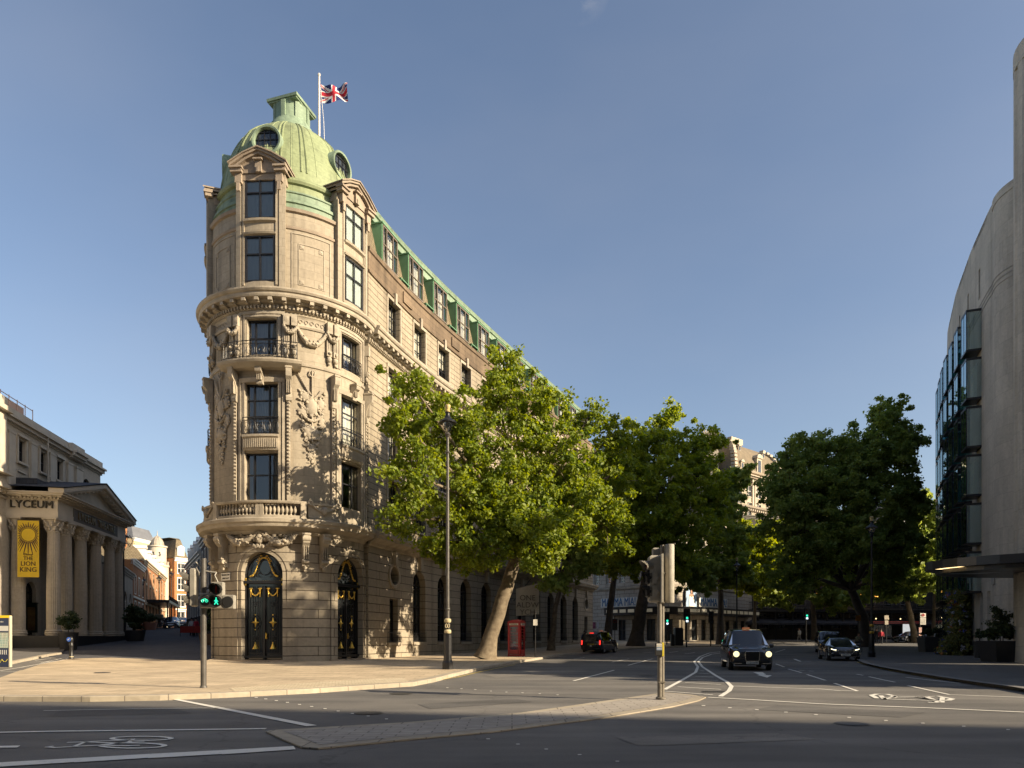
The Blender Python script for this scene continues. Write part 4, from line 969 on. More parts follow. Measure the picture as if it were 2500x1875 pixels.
farp=[(X(1790,97),97.),(34,90.),(62,92.),(90,108.),(90,125.),(25,125.)]
structure(sheet([(30.5,88.),(45,87.),(62,88.),(95,100.),(95,125.),(25,125.),(26,97.),(28.,91.)],.12,2.5,name='far_pavement',m=PAVE2))
# road markings
mk=MB(); yl=MB()
c6=lambda L:[(x/2.212,1600+y/2.212) for x,y in L]; c7=lambda L:[(1000+x/1.4747,1550+y/1.4747) for x,y in L]
c2=lambda L:[(1400+x/3.318,1250+y/3.318) for x,y in L]; c3=lambda L:[(1900+x/3.318,1250+y/3.318) for x,y in L]; c1=lambda L:[(900+x/3.687,1250+y/3.687) for x,y in L]
def S(L,wd,closed=False,m=mk): strip(m,GL(L),wd,.012,closed)
def Pg(L,m=mk):
    P=GL(L); m.poly([(x,y,Hh(x,y)+.012) for x,y in P][::-1])
    n=m.f[-1]; v=[Vector(m.v[i]) for i in n]
    if (v[1]-v[0]).cross(v[2]-v[0]).z<0: m.f[-1]=tuple(reversed(n))
for a,b in zip([(-300,596),(0,583),(400,560),(800,537),(1200,516)],[(0,583),(400,560),(800,537),(1200,516),(1585,494)]):
    Pg(c6([a,b,(b[0]+(12 if b[0]>1500 else 0),b[1]+(18 if b[0]>1500 else 21)),(a[0],a[1]+23)]))
S(c6([(-300,424),(0,419),(300,413),(860,407),(1150,403),(1437,399)]),.13)
Pg(c6([(850,224),(885,224),(1712,381),(1655,386)]))
S(c6([(235,301),(700,292),(1180,286)]),.06); Pg(c6([(-40,494),(110,491),(92,502),(-40,503)]))
ell=lambda cx,cy,rx,ry,n=28:[(cx+rx*math.cos(2*PI*k/n),cy+ry*math.sin(2*PI*k/n)) for k in range(n)]
S(c6(ell(765,452,160,11)),.075,True); S(c6(ell(717,491,172,14)),.075,True)
for L in ([(248,499),(300,502),(400,496),(530,490),(700,492),(755,489)],[(400,496),(460,471),(600,463),(700,463)],[(362,474),(460,471)],[(460,471),(640,478),(780,468)],[(560,490),(700,470),(720,455)],[(248,499),(290,494)]): S(c6(L),.06)
S(c3([(755,1487),(800,1477),(880,1478),(943,1495),(905,1510),(800,1512)]),.13,True)
S(c3([(1195,1500),(1290,1494),(1410,1517),(1380,1528),(1320,1530)]),.13)
for L in ([(860,1518),(960,1503),(1120,1500),(1290,1532),(860,1518)],[(1195,1498),(1250,1520),(1300,1545)],[(1215,1546),(1330,1546)],[(830,1490),(860,1520),(850,1508)],[(960,1503),(930,1492)],[(1120,1500),(1290,1532)],[(1330,1505),(1325,1546)]): S(c3(L),.11)
S(c2([(1090,1504),(1450,1524),(1990,1557)])+c3([(400,1560),(1200,1590),(1990,1625),(2600,1655)]),.13)
S(c2([(1288,1412),(1600,1423),(1990,1436)])+c3([(500,1450),(640,1453)]),.1); S(c3([(455,1390),(640,1452)]),.1)
S(c3([(1052,1409),(1385,1482),(1990,1505),(2600,1530)]),.1)
for L in ([(232,1318),(383,1366)],[(82,1274),(188,1303)],[(0,1239),(48,1256)],[(735,1336),(945,1381)],[(1035,1341),(1475,1390)],[(635,1316),(688,1325)],[(165,1283),(210,1286)],[(245,1290),(290,1292)]): S(c3(L),.1)
for L in ([(0,1370),(330,1283)],[(443,1243),(643,1190)],[(315,1217),(450,1190)],[(560,1143),(645,1137)],[(775,1140),(845,1130)],[(880,1120),(950,1115)],[(1640,1232),(1705,1257)],[(1635,1138),(1715,1113)],[(0,1192),(90,1180)],[(900,1150),(985,1138)]): S(c2(L),.1)
Pg(c2([(1455,1300),(1530,1300),(1562,1318),(1520,1326)])); Pg(c2([(1480,1320),(1607,1325),(1570,1344)]))
S(c3([(130,1192),(180,1212),(270,1212)]),.16)
S(c2([(1225,1128),(1100,1143),(1025,1172),(978,1215),(1008,1255),(990,1300),(900,1352),(738,1441)]),.13)
S(c2([(1225,1136),(1120,1153),(1045,1180),(1012,1213),(1045,1256),(1150,1325),(1240,1375),(1280,1415),(1262,1450),(1190,1497)]),.13)
for L in ([(905,1384),(1195,1400)],[(845,1418),(1195,1440)],[(735,1454),(1128,1484)],[(985,1332),(1135,1340)],[(1015,1308),(1093,1312)],[(1030,1287),(1062,1290)],[(950,1360),(1170,1368)]): S(c2(L),.09)
for x,y in [(1285,213),(1330,221),(1383,229),(1435,237),(1492,246),(1552,256),(1617,267),(1683,278),(1755,290),(1826,303),(1903,316),(1988,330),(2087,346)]: Pg(c6([(x-9,y-1),(x+8,y-1),(x+9,y+2),(x-7,y+2)]))
for x,y in [(283,377),(390,396),(492,414),(612,434),(748,458)]+[(1058,256),(1153,264),(1250,271),(1355,280),(1463,289),(1583,299),(1715,310),(1848,320),(1995,331),(2155,343)]: Pg(c7([(x-7,y-1),(x+6,y-1),(x+7,y+1),(x-6,y+1)]))
for x,y in [(708,1585),(835,1594),(960,1602),(1100,1616),(1240,1625),(1385,1631),(1540,1640),(1700,1650)]: Pg(c1([(x-10,y-2),(x+9,y-2),(x+11,y+1),(x-9,y+1)]))
S([(0,1638),(60,1628),(172,1607.5)],.09); S([(0,1639.5),(78,1640.5)],.09)
for L in ([(72,1617),(110,1616),(140,1611)],[(85,1613),(125,1607)],[(100,1619),(150,1608)]): S(L,.08)
S([(1730,1573),(1860,1572.5),(2020,1573)],.16)
o=mk.build('road_markings',PAINT); structure(o)
S([(-100,1706),(221,1706.5),(391,1703),(551,1697)],.09,m=yl); S(c1([(200,1565),(500,1535),(800,1488),(1000,1440),(1320,1375)]),.09,m=yl); S(c3([(640,1217),(900,1285),(1300,1353),(1500,1375),(1880,1416),(1990,1432)]),.09,m=yl)
structure(yl.build('yellow_lines',YEL))
mh=MB()
for L in (c2([(1040,1456),(1235,1458),(1240,1466),(1045,1463)]),):
    for k in range(12):
        x=1040+k*16; Pg(c2([(x,1453),(x+11,1453),(x+14,1457),(x+3,1457)]),mh); Pg(c2([(x+3,1459),(x+14,1459),(x+17,1463),(x+6,1463)]),mh)
structure(mh.build('drain_cover',IRON))
PT=asphalt('asphalt patch',(.105,.10,.096),(.135,.13,.123),patch=.1); PT2=asphalt('old asphalt',(.175,.163,.148),(.23,.212,.19))
for i,(Lp,m_) in enumerate((([(150,1735),(420,1729),(470,1742),(120,1750)],PT),([(1020,1720),(1260,1706),(1300,1714),(1050,1731)],PT),([(1900,1722),(2260,1740),(2200,1752),(1840,1733)],PT),([(1500,1800),(1900,1790),(2000,1806),(1560,1822)],PT2),([(1180,1648),(1420,1634),(1440,1639),(1210,1655)],PT2),([(1500,1618),(1620,1612),(1650,1618),(1540,1625)],PT))):
    structure(sheet(GL(Lp),.006,1.5,skirt=0,name='road_patch',m=m_,sub=.5))
g=MB()
for px,py,r in ((900,1742,.28),(2080,1768,.28),(250,1650,.3),(980,1694,.3),(1580,1650,.33)):
    x,y=G(px,py); z=Hh(x,y)+(.135 if (px,py)==(250,1650) else .014); g.mark(); g.poly([(x+r*math.cos(k*PI/12),y+r*math.sin(k*PI/12),z) for k in range(24)])
for o in g.each('manhole_cover',mat('worn cast iron',(.07,.065,.06),.5,var=.4,vs=14,bump=.8,bs=30)): structure(o)
# ---------------------------------------------------------------- trees
BARK=mat('plane bark',(.10,.075,.05),.9,col2=(.23,.185,.125),vs=3.6,bump=1.0,bs=12)
BARKD=mat('dark bark',(.06,.05,.042),.9,col2=(.10,.085,.07),vs=2.5,bump=.8,bs=9)
LEAF_A=leafmat('plane leaves',(.10,.165,.025),(.28,.33,.045),.48)
LEAF_D=leafmat('sun toned plane leaves',(.15,.23,.035),(.36,.41,.06),.5)  # paler green puts sunlight into the central plane's leaf colour
LEAF_B=leafmat('shade lifted plane leaves',(.15,.23,.06),(.31,.37,.10),.52)  # for crowns standing in shade; colour raised to lift that shade
LEAF_C=leafmat('yellow green leaves',(.18,.26,.03),(.38,.42,.06),.5)
SHR=leafmat('shrub leaves',(.03,.05,.02),(.07,.10,.04),.15)
def leaves(centers,radii,per,size,seed,flat=.75):
    r=np.random.default_rng(seed); n=len(centers); C=np.repeat(np.array(centers),per,0); Rr=np.repeat(np.array(radii),per)
    N=len(C); d=r.normal(size=(N,3)); d/=np.linalg.norm(d,axis=1)[:,None]; q=r.random(N)**.45*(1+.55*(r.random(N)<.16))
    P=C+d*(Rr*q)[:,None]*np.array([1,1,flat])
    nv=r.normal(size=(N,3))*.75+d*.5+np.array([0,0,.45]); nv/=np.linalg.norm(nv,axis=1)[:,None]
    a=np.cross(nv,r.normal(size=(N,3))); a/=np.linalg.norm(a,axis=1)[:,None]; b=np.cross(nv,a)
    s=size*(.6+.8*r.random(N))[:,None]
    fold=nv*s*.18
    # lobed leaf: base, left lobe, tip, right lobe (two triangles each side of the fold)
    v=np.stack([P-a*s*.5,P+b*s*.40-a*s*.12+fold,P+a*s*.74,P-b*s*.46+a*s*.08+fold],1).reshape(-1,3)
    tint=np.clip(np.repeat(r.random(n),per)*.45+r.random(N)*.6,0,1)
    return v,N,tint
def leafobj(name,v,N,tint,m,parent,jag=True):
    me=bpy.data.meshes.new(name); idx=np.arange(N)*4
    tri=np.stack([idx,idx+1,idx+2,idx,idx+2,idx+3],1).reshape(-1)
    me.vertices.add(N*4); me.vertices.foreach_set('co',v.astype(np.float32).ravel()); me.loops.add(N*6); me.loops.foreach_set('vertex_index',tri.astype(np.int32))
    me.polygons.add(N*2); me.polygons.foreach_set('loop_start',(np.arange(N*2)*3).astype(np.int32))
    try: me.polygons.foreach_set('loop_total',np.full(N*2,3,np.int32))
    except Exception: pass
    me.update(calc_edges=True)
    at=me.attributes.new('tint','FLOAT','FACE'); at.data.foreach_set('value',np.repeat(tint,2).astype(np.float32))
    me.materials.append(m); o=bpy.data.objects.new(name,me); COL.objects.link(o)
    if parent is not None: attach(o,parent)
    return o
def tree(label,base,trunk,r0,lobes,m,bark,per=90,size=.27,dens=1.0,group='plane trees along the street',seed=1,rc=.75,clump_r=(.55,1.0)):
    "lobes: (center xyz, (rx,ry,rz)); trunk: list of points up to the fork"
    r=random.Random(seed); t=thing('tree',label,'tree',loc=base,group=group)
    g=MB(); tp_=[Vector(p) for p in trunk]; n=len(tp_)
    pts=[];rd=[]
    for i in range(n-1):
        for k in range(4):
            f=k/4; pts.append(tp_[i].lerp(tp_[i+1],f)+Vector((r.uniform(-1,1),r.uniform(-1,1),0))*r0*.12*(i+k>0)); q=(i+f)/(n-1); rd.append(r0*(1-.42*q)*(1.55 if i+k==0 else 1.15 if i==0 and k==1 else 1)*r.uniform(.96,1.04))
    pts.append(tp_[-1]); rd.append(r0*.58); g.tube(pts,rd,12); top=tp_[-1]
    cs=[];rs=[]
    for (c,e) in lobes:
        c=Vector(c); st_=top if (c-top).length<9 or n<3 else top
        mid=st_.lerp(c,.5)+Vector((r.uniform(-.5,.5),r.uniform(-.5,.5),r.uniform(-.3,.6)))
        g.tube([st_,st_.lerp(mid,.5),mid,c],[r0*.42,r0*.34,r0*.24,r0*.09],7)
        vol=e[0]*e[1]*e[2]; k=int(max(10,dens*vol**.72*9.5))
        for i in range(k):
            while True:
                d=Vector((r.gauss(0,1),r.gauss(0,1),r.gauss(0,1)))
                if d.length>.1: break
            d.normalize(); q=r.random()**.42
            nz=noise.noise(c*.37+d*1.7)*.42+1.0
            p=c+Vector((d.x*e[0],d.y*e[1],d.z*e[2]))*q*nz
            cs.append(tuple(p)); cr=r.uniform(*clump_r)*rc*(1.15-.3*q); rs.append(cr*.9)
            if i%5==0: g.tube([c.lerp(p,.1),c.lerp(p,.55)+Vector((0,0,.2)),p],[r0*.08,r0*.05,.015],4)
            if q>.85 and i%3==0:   # outlying sprays
                p2=p+Vector((d.x,d.y,d.z*.8+.2))*r.uniform(.6,1.1); cs.append(tuple(p2)); rs.append(cr*.55); g.tube([p,p2],[.03,.012],4)
    g.build('trunk',bark,t,smooth=True,angle=80)
    v,N,ti=leaves(cs,rs,per,size,seed); leafobj('crown',v,N,ti,m,t)
    return t
def L(px,py,Y,rpx,ry=None,rz=None):
    k=Y/F; return (tuple(W(px,py,Y)),(rpx*k,(ry or rpx)*k,(rz or rpx)*k))
b=G(1184,1609,.12)
tree('large leaning plane tree beside the hotel with sunlit yellow green crown',(b[0],b[1],.3),[(b[0],b[1],.2),tuple(W(1215,1500,b[1]+.2)),tuple(W(1262,1360,b[1]+.5)),tuple(W(1275,1290,b[1]+.8))],.50,
 [L(1235,905,42,52),L(1215,970,42,70),L(1010,945,37.6,46,rz=60),L(990,1040,37.2,62),L(1090,1040,40.5,85),L(1010,1160,37,80),L(985,1270,37.4,55),L(1060,1330,40,60,rz=45),L(1180,1130,41,120),L(1320,1000,43,75),L(1340,1120,42.5,110),L(1130,1250,40,90),L(1240,1270,40,110),L(1370,1260,41,95),L(1430,1190,43,70),L(1440,1010,44,45),L(1500,1060,45,50),L(1490,1160,45,60),L(1480,1280,44,75),L(1300,1300,39,90),L(1180,1330,39,70),L(1330,1370,41,55,rz=40),L(1150,1370,42,45,rz=35)],LEAF_A,BARK,per=62,size=.185,dens=1.2,seed=3)
b=G(1345,1588,.12)
tree('slim plane tree behind the red telephone box',(b[0],b[1],.4),[(b[0],b[1],.3),tuple(W(1357,1480,b[1])),tuple(W(1375,1400,b[1]))],.28,
 [L(1380,1230,55,85),L(1300,1330,55,70),L(1420,1330,54,75),L(1460,1240,56,75),L(1350,1420,54,50,rz=30)],LEAF_B,BARK,per=55,size=.30,dens=.9,seed=4)
b=G(1482,1576,.12)
tree('plane tree with a dark bent trunk left of the wider trunk before the white theatre',(b[0],b[1],.6),[(b[0],b[1],.5),tuple(W(1490,1480,b[1])),tuple(W(1502,1400,b[1])),tuple(W(1490,1350,b[1]))],.42,
 [L(1480,1240,68,85),L(1440,1370,66,55,rz=45),L(1560,1320,66,70),L(1520,1180,68,80),L(1620,1390,66,45,rz=30)],LEAF_B,BARKD,per=55,size=.32,dens=.9,seed=5)
b=G(1552,1577,.12)
tree('tall plane tree with a thick dark flared trunk in front of the white theatre',(b[0],b[1],.6),[(b[0],b[1],.5),tuple(W(1562,1500,b[1])),tuple(W(1580,1400,b[1])),tuple(W(1590,1330,b[1]))],.75,
 [L(1632,1020,62,38,rz=45),L(1610,1090,61,62),L(1530,1085,60,70),L(1500,1170,59,85),L(1600,1190,59,95),L(1700,1090,62,50),L(1705,1170,61,70),L(1560,1290,59,95),L(1670,1290,60,85),L(1740,1230,62,50),L(1740,1070,63,35),L(1640,1360,60,70,rz=50),L(1540,1380,60,60,rz=40)],LEAF_D,BARKD,per=56,size=.23,dens=1.15,seed=6)
b=G(1800,1575,.12)
tree('dark dense plane tree between the sunlit plane and the far mansard building',(X(1760,80),80,.9),[(X(1760,80),80,.7),tuple(W(1760,1450,80)),tuple(W(1755,1350,80))],.4,
 [L(1770,1210,78,52),L(1750,1310,76,60),L(1720,1390,75,65,rz=50),L(1690,1400,72,50,rz=45),L(1790,1390,76,50),L(1800,1170,78,30)],LEAF_B,BARKD,per=55,size=.36,dens=1,seed=7)
tree('bright yellow green tree in the gap below the mansard building',(X(1840,85),85,1.0),[(X(1840,85),85,.9),tuple(W(1843,1480,85)),tuple(W(1845,1400,85))],.25,
 [L(1830,1320,84,50),L(1870,1350,84,48),L(1800,1380,83,48),L(1850,1420,83,65,rz=45),L(1900,1400,84,45),L(1800,1330,82,40),L(1890,1300,84,35)],LEAF_C,BARKD,per=60,size=.34,dens=1,seed=8)
b=G(2112,1579,.12)
tree('huge dark green plane tree with a forked trunk behind the parked cars',(b[0],b[1],.6),[(b[0],b[1],.4),tuple(W(2107,1505,b[1])),tuple(W(2078,1440,b[1]))],.62,
 [L(2170,1035,63,58,rz=62),L(2215,1080,64,42),L(2150,1110,62,80),L(2220,1170,63,45),L(2050,1110,61,70),L(1950,1120,61,62),L(1900,1190,60,55),L(2000,1200,60,95),L(2100,1230,60,95),L(2190,1240,62,60),L(1960,1290,59,85),L(2060,1330,59,80),L(2160,1340,61,75),L(1950,1400,60,75,rz=50),L(2170,1420,62,60,rz=40),L(1930,1220,59,60),L(1960,1345,60,55),L(2110,1140,61,70),L(2200,1300,62,60),L(2230,1230,63,40)],LEAF_B,BARKD,per=62,size=.23,dens=1.2,seed=9)
b=G(2236,1569,.1)
tree('slender plane tree with a pale leaning trunk beside the bus stop',(b[0],b[1],.9),[(b[0],b[1],.8),tuple(W(2222,1500,b[1])),tuple(W(2208,1440,b[1]))],.38,
 [L(2260,1270,80,50),L(2220,1330,80,60),L(2280,1350,80,50),L(2250,1410,79,60,rz=38),L(2190,1400,80,50,rz=35),L(2300,1290,80,40),L(2230,1220,80,40)],LEAF_B,BARK,per=55,size=.38,dens=1,seed=10)
tree('dark plane tree hidden behind the forked one',(X(1990,96),96,1.2),[(X(1990,96),96,1),tuple(W(1985,1480,96)),tuple(W(1985,1420,96))],.4,
 [L(1960,1330,94,70),L(2060,1320,94,80),L(1900,1390,92,60,rz=45),L(2130,1390,94,70,rz=40),L(2000,1400,92,70,rz=35),L(1900,1450,92,70,rz=30),L(2050,1460,92,80,rz=28)],LEAF_B,BARKD,per=50,size=.42,dens=.8,seed=11)
tree('dark plane tree with a straight black trunk by the flowering wall',(X(2287,84),84,1.0),[(X(2287,84),84,.9),tuple(W(2287,1480,84)),tuple(W(2285,1400,84))],.55,
 [L(2290,1300,86,45),L(2200,1440,86,60,rz=30),L(2270,1370,85,45),L(2330,1330,90,45)],LEAF_B,BARKD,per=50,size=.4,dens=.8,seed=12)
# street trees and an added low block beyond the frame to the right: they shade the junction
for k,(x,y,h,lab) in enumerate(((29.5,22.2,23.5,'tallest'),(36,19.5,24,'second tallest'),(26.8,20.6,12.5,'lowest'),(25.8,25.2,12.0,'second lowest'))):
    lo=[((x,y,h-4),(4.0,4.0,3.8)),((x+2.0,y+1.2,h-7),(3.6,3.6,3.2)),((x-2.0,y-1.0,h-8),(3.6,3.6,3.3)),((x-1.0,y+2.0,h-9.5),(3.2,3.2,2.6))]
    if h>15: lo=[((x,y,h-4),(4.2,4.2,4)),((x+1.5,y+1.5,h-8),(4,4,4)),((x-1.5,y-.5,h-12),(4,4,4))]
    tree('%s street tree of the sunny corner right of the picture'%lab,(x,y,.1),[(x,y,0),(x+.2,y,4),(x,y+.2,6)],.4,lo,LEAF_B,BARKD,per=38 if h<15 else 30,size=.5,dens=.95 if h<15 else .6,seed=20+k,group='street trees beyond the frame')
# ---------------------------------------------------------------- other buildings
CREAM=blocks('cream stucco',(.54,.48,.385),(.52,.46,.37),(.42,.37,.30),3.0,1.1,.006,streak=.2,bump=.1,stain=.2)
CREAMT=mat('cream trim',(.55,.49,.395),.8,var=.15,vs=1,bump=.2)
BLACKP=mat('black plinth',(.025,.025,.027),.5,var=.3)
def prismroof(): pass
# ---- theatre with the columned portico
TD=Vector((-.176,1,0)).normalized(); TN=Vector((TD.y,-TD.x,0))      # along the front, and outward (towards the street)
T0=Vector((-31.6,48,0))
def LM(u,z,d=0): p=T0+TD*u+TN*d; return Vector((p.x,p.y,z))
th=thing('theatre','cream theatre with a columned portico, pediment and gold lettering','theatre',loc=(-33,53,.9))
def lbox(g,u0,u1,d0,d1,z0,z1):
    vs=[LM(u,z,d) for z in (z0,z1) for u,d in ((u0,d0),(u1,d0),(u1,d1),(u0,d1))]
    g.add(vs,[(3,2,1,0),(4,5,6,7),(0,1,5,4),(1,2,6,5),(2,3,7,6),(3,0,4,7)])
g=MB(); lbox(g,-.75,13.0,-3.6,.65,0,1.66); lbox(g,-26,-.8,-6,-2.55,-.5,1.6); g.build('plinth',BLACKP,th)
Z0,ZC=1.67,9.72
col_mb=MB(); cap_mb=MB()
def flute(k): return 1-.055*(k%2)
n=48
col_mb.lathe([(.52,0),(.52,.1),(.56,.16),(.5,.26),(.53,.32),(.46,.4)],(0,0,0),24); col_mb.lathe([(.43,.4),(.43,2.8),(.41,5),(.37,ZC-Z0-.95)],(0,0,0),n,flute=lambda k:1-.06*(k%2))
cap_mb.lathe([(.40,-.95),(.42,-.9),(.37,-.86),(.36,-.6),(.4,-.3),(.5,-.12)],(0,0,ZC-Z0),16)
cap_mb.box((0,0,ZC-Z0-.05),(1.02,1.02,.1))
for row,(zz,rr,nn_) in enumerate(((-.72,.43,8),(-.45,.47,8),(-.22,.52,4))):
    for k in range(nn_):
        a=2*PI*(k+.5*(row%2))/nn_ if row<2 else PI/4+k*PI/2
        cap_mb.ball((rr*math.cos(a),rr*math.sin(a),ZC-Z0+zz),.12,6,(.8,.8,1.3)); cap_mb.ball(((rr+.09)*math.cos(a),(rr+.09)*math.sin(a),ZC-Z0+zz+.12),.075,6)
cm_=None
for i,(u,d) in enumerate(((0,0),(1.8,0),(4.3,0),(7.0,0),(9.7,0),(11.5,0),(0,-2.2),(11.5,-2.2))):
    p=LM(u,Z0,d)
    if cm_ is None:
        c=col_mb.build('column',CREAM,None,smooth=True,angle=25); c2=cap_mb.build('capital',CREAMT,None,smooth=True,angle=40); cm_=(c.data,c2.data)
    else: c=bpy.data.objects.new('column',cm_[0]); c2=bpy.data.objects.new('capital',cm_[1]); COL.objects.link(c); COL.objects.link(c2)
    attach(c,th); c.matrix_basis=Matrix.Translation(p); c2.parent=c
ent=MB()
def ring_(u0,u1,da,db,z0,z1,out):   # entablature band round three sides
    lbox(ent,u0-out,u1+out,da,db+out,z0,z1)
ring_(-.48,11.98,-3,.48,ZC,10.2,0); ring_(-.45,11.95,-3,.45,10.2,10.95,0); ring_(-.5,12,-3,.5,10.95,11.05,.06)
ring_(-.5,12,-3,.5,11.12,11.2,.3); ring_(-.5,12,-3,.5,11.2,11.33,.5); ring_(-.5,12,-3,.5,11.33,11.4,.6)
k=0
while k*.23<12.3: lbox(ent,-.5+k*.23,-.37+k*.23,.5,.66,10.98,11.08); k+=1
k=0
while k*.23<3: lbox(ent,-.68,-.5,.5-k*.23,.63-k*.23,10.98,11.08); k+=1
for k in range(21): lbox(ent,-.6+k*.62,-.35+k*.62,.5,.86,11.08,11.19)
for k in range(5): lbox(ent,-.86,-.5,.6-k*.62,.85-k*.62,11.08,11.19)
ent.build('entablature',CREAMT,th)
g=MB(); lbox(g,-26,0,-6,-2.75,1.55,9.75); lbox(g,-26,13.2,-6,-2.75,9.75,11.3)
for (z0,z1,o) in ((9.75,10.2,.05),(10.9,11.05,.1),(11.3,11.45,.4),(11.45,11.72,.6)): lbox(g,-26,-.5,-6,-2.75+o,z0,z1)
for k in range(40): lbox(g,-1.2-k*.62,-.95-k*.62,-2.75,-2.4,11.15,11.3)
for u in (-1.2,-5,-9,-13): lbox(g,u-.45,u+.45,-2.75,-2.6,1.6,9.7)
g.build('side_wall',CREAM,th)
# portico back wall with arches
g=MB(); wall(g,lambda u,z,d:LM(u,z,-2.75+d),0,14.5,1.0,9.8,[(u-.75,u+.75,1.7,5.6,'arch') for u in (2.9,5.9,8.9)]+[(u-.45,u+.45,6.6,8.6) for u in (2.9,5.9,8.9)],dep=.4,du=1); 
lbox(g,12.0,14.6,-6,-2.75,.5,9.7); g.build('back_wall',CREAM,th)
g=MB(); lbox(g,0.2,14,-4.2,-3.3,1,9.6); g.build('doorways',mat('dark doorway',(.02,.018,.016),.6),th)
for u in (2.9,5.9,8.9): window(th,'ly_arch',frame(TD,TN,LM(u,1.75,-3.05)),w=1.5,h=3.8,cols=2,rows=3,arch=True,glass=GLASSD,name='glazed_door')
# pediment
g=MB(); uA,uB,um=-1.0,12.6,6.1; zb,za=11.38,13.15
def slab(uu0,zz0,uu1,zz1,t,d0,d1):
    vs=[LM(uu0,zz0,d0),LM(uu1,zz1,d0),LM(uu1,zz1+t,d0),LM(uu0,zz0+t,d0),LM(uu0,zz0,d1),LM(uu1,zz1,d1),LM(uu1,zz1+t,d1),LM(uu0,zz0+t,d1)]
    g.add(vs,[(0,1,2,3),(7,6,5,4),(0,4,5,1),(1,5,6,2),(2,6,7,3),(3,7,4,0)])
for s,(a,b) in enumerate(((uA,um),(uB,um))):
    slab(a,zb,b,za,.3,1.08,.1); slab(a+(.35 if s==0 else -.35),zb-.1,b,za-.16,.2,.9,.1)
    for k in range(10): f=(k+.6)/10; uu=a+(b-a)*f; zz=zb+(za-zb)*f-.12; lbox(g,uu-.12,uu+.12,.5,.85,zz-.16,zz)
vs=[LM(uA+1,zb,.35),LM(uB-1,zb,.35),LM(um,za-.2,.35)]; g.add(vs,[(0,1,2)])
g.build('pediment',CREAMT,th)
g=MB(); vs=[LM(uA-.1,zb+.3,1.15),LM(um,za+.36,1.15),LM(uB+.1,zb+.3,1.15),LM(uA-.1,zb+.3,-3.2),LM(um,za+.36,-3.2),LM(uB+.1,zb+.3,-3.2)]
g.add(vs,[(0,1,4,3),(1,2,5,4)]); vs=[LM(a,z+.04,d) for a,z,d in ((uA-.1,zb+.3,1.15),(um,za+.36,1.15),(uB+.1,zb+.3,1.15),(uA-.1,zb+.3,-3.2),(um,za+.36,-3.2),(uB+.1,zb+.3,-3.2))]; g.add(vs,[(3,4,1,0),(4,5,2,1)])
lbox(g,1.0,3.4,-3.2,-1.5,12.2,12.7); g.build('portico_roof',SLATEG,th)
# upper storey
def UM(u,z,d=0): return LM(u,z,-2.9+d)
g=MB(); wall(g,UM,-1.2,15.6,11.3,16.3,[(a-.5,a+.5,14.0,15.5) for a in (1.9,5.0,7.6)]+[(11.9,13.5,13.2,15.2,'arch')],dep=.3,du=2)
g.quad(UM(15.6,9,0),UM(15.6,16.3,0),UM(15.6,16.3,-6),UM(15.6,9,-6))
g.build('upper_wall',CREAM,th)
g=MB()
for u0,u1,o in ((-1.2,9.0,0),(9.0,11.3,.3),(11.3,15.8,0)):
    for z0,z1,d in ((16.2,16.35,.08+o),(16.35,16.6,.3+o),(16.6,16.75,.48+o),(16.75,17.35,.12+o)): lbox(g,u0,u1,-6-2.9,d-2.9,z0,z1)
for u in (.4,3.4,6.3,9.3,10.8,11.2): lbox(g,u-.42,u+.42,-3,-2.9+.16,11.3,15.7); lbox(g,u-.48,u+.48,-3,-2.9+.2,15.6,15.75)
for u in (1.9,5.0,7.6):
    lbox(g,u-.72,u+.72,-2.95,-2.9+.2,13.78,13.92); lbox(g,u-.7,u+.7,-2.95,-2.9+.22,15.68,15.85); lbox(g,u-.55,u+.55,-2.95,-2.9+.1,13.2,13.3)
    for s in (-1,1): lbox(g,u+s*.6-.08,u+s*.6+.08,-2.95,-2.9+.1,13.9,15.7)
for u in (-26,): lbox(g,u,-1.2,-9,-2.3,11.72,17.0); lbox(g,u,-1.0,-9,-1.95,16.5,16.8); lbox(g,u,-1.2,-9,-2.25,16.8,17.5); lbox(g,u,-1.1,-9,-1.9,12.3,12.5)
for u in (-1.9,-3.2,-6,-9): lbox(g,u-.42,u+.42,-3,-2.3+.15,12.6,15.9)
g.build('cornice_and_pilasters',CREAMT,th)
for u in (1.9,5.0,7.6): window(th,'ly_w',frame(TD,TN,UM(u,14.0,-.22)),w=1.0,h=1.5,cols=2,rows=2,glass=GLASSD)
window(th,'ly_a',frame(TD,TN,UM(12.7,13.2,-.22)),w=1.6,h=2.0,cols=4,rows=3,arch=True,glass=GLASSD,bar=.035)
g=MB(); lbox(g,-26,15.5,-20,-6,9,16.2); g.build('main_block',CREAM,th)
g=MB(); g.tube([UM(4.9,16.6,.4),UM(4.9,13.0,.4)],.05,6); g.tube([UM(4.9,14.2,.4),UM(5.3,12.2,.4)],.04,6)
for k in range(10): g.tube([UM(5.1,13.8-k*.17,.35),UM(5.5,13.8-k*.17,.35)],.025,4)
g.build('roof_ladder',CREAMT,th)
g=MB()
for k in range(9):
    u=-4+k*1.1; g.tube([UM(u,17.3,-.6),UM(u,18.6,-.6)],.03,5)
g.tube([UM(-4.5,18.5,-.6),UM(4.8,18.5,-.6)],.03,5); lbox(g,-4.2,3.6,-3.56,-3.54,17.5,18.3); g.build('roof_guard',mat('pale netting',(.62,.42,.32),.9),th)
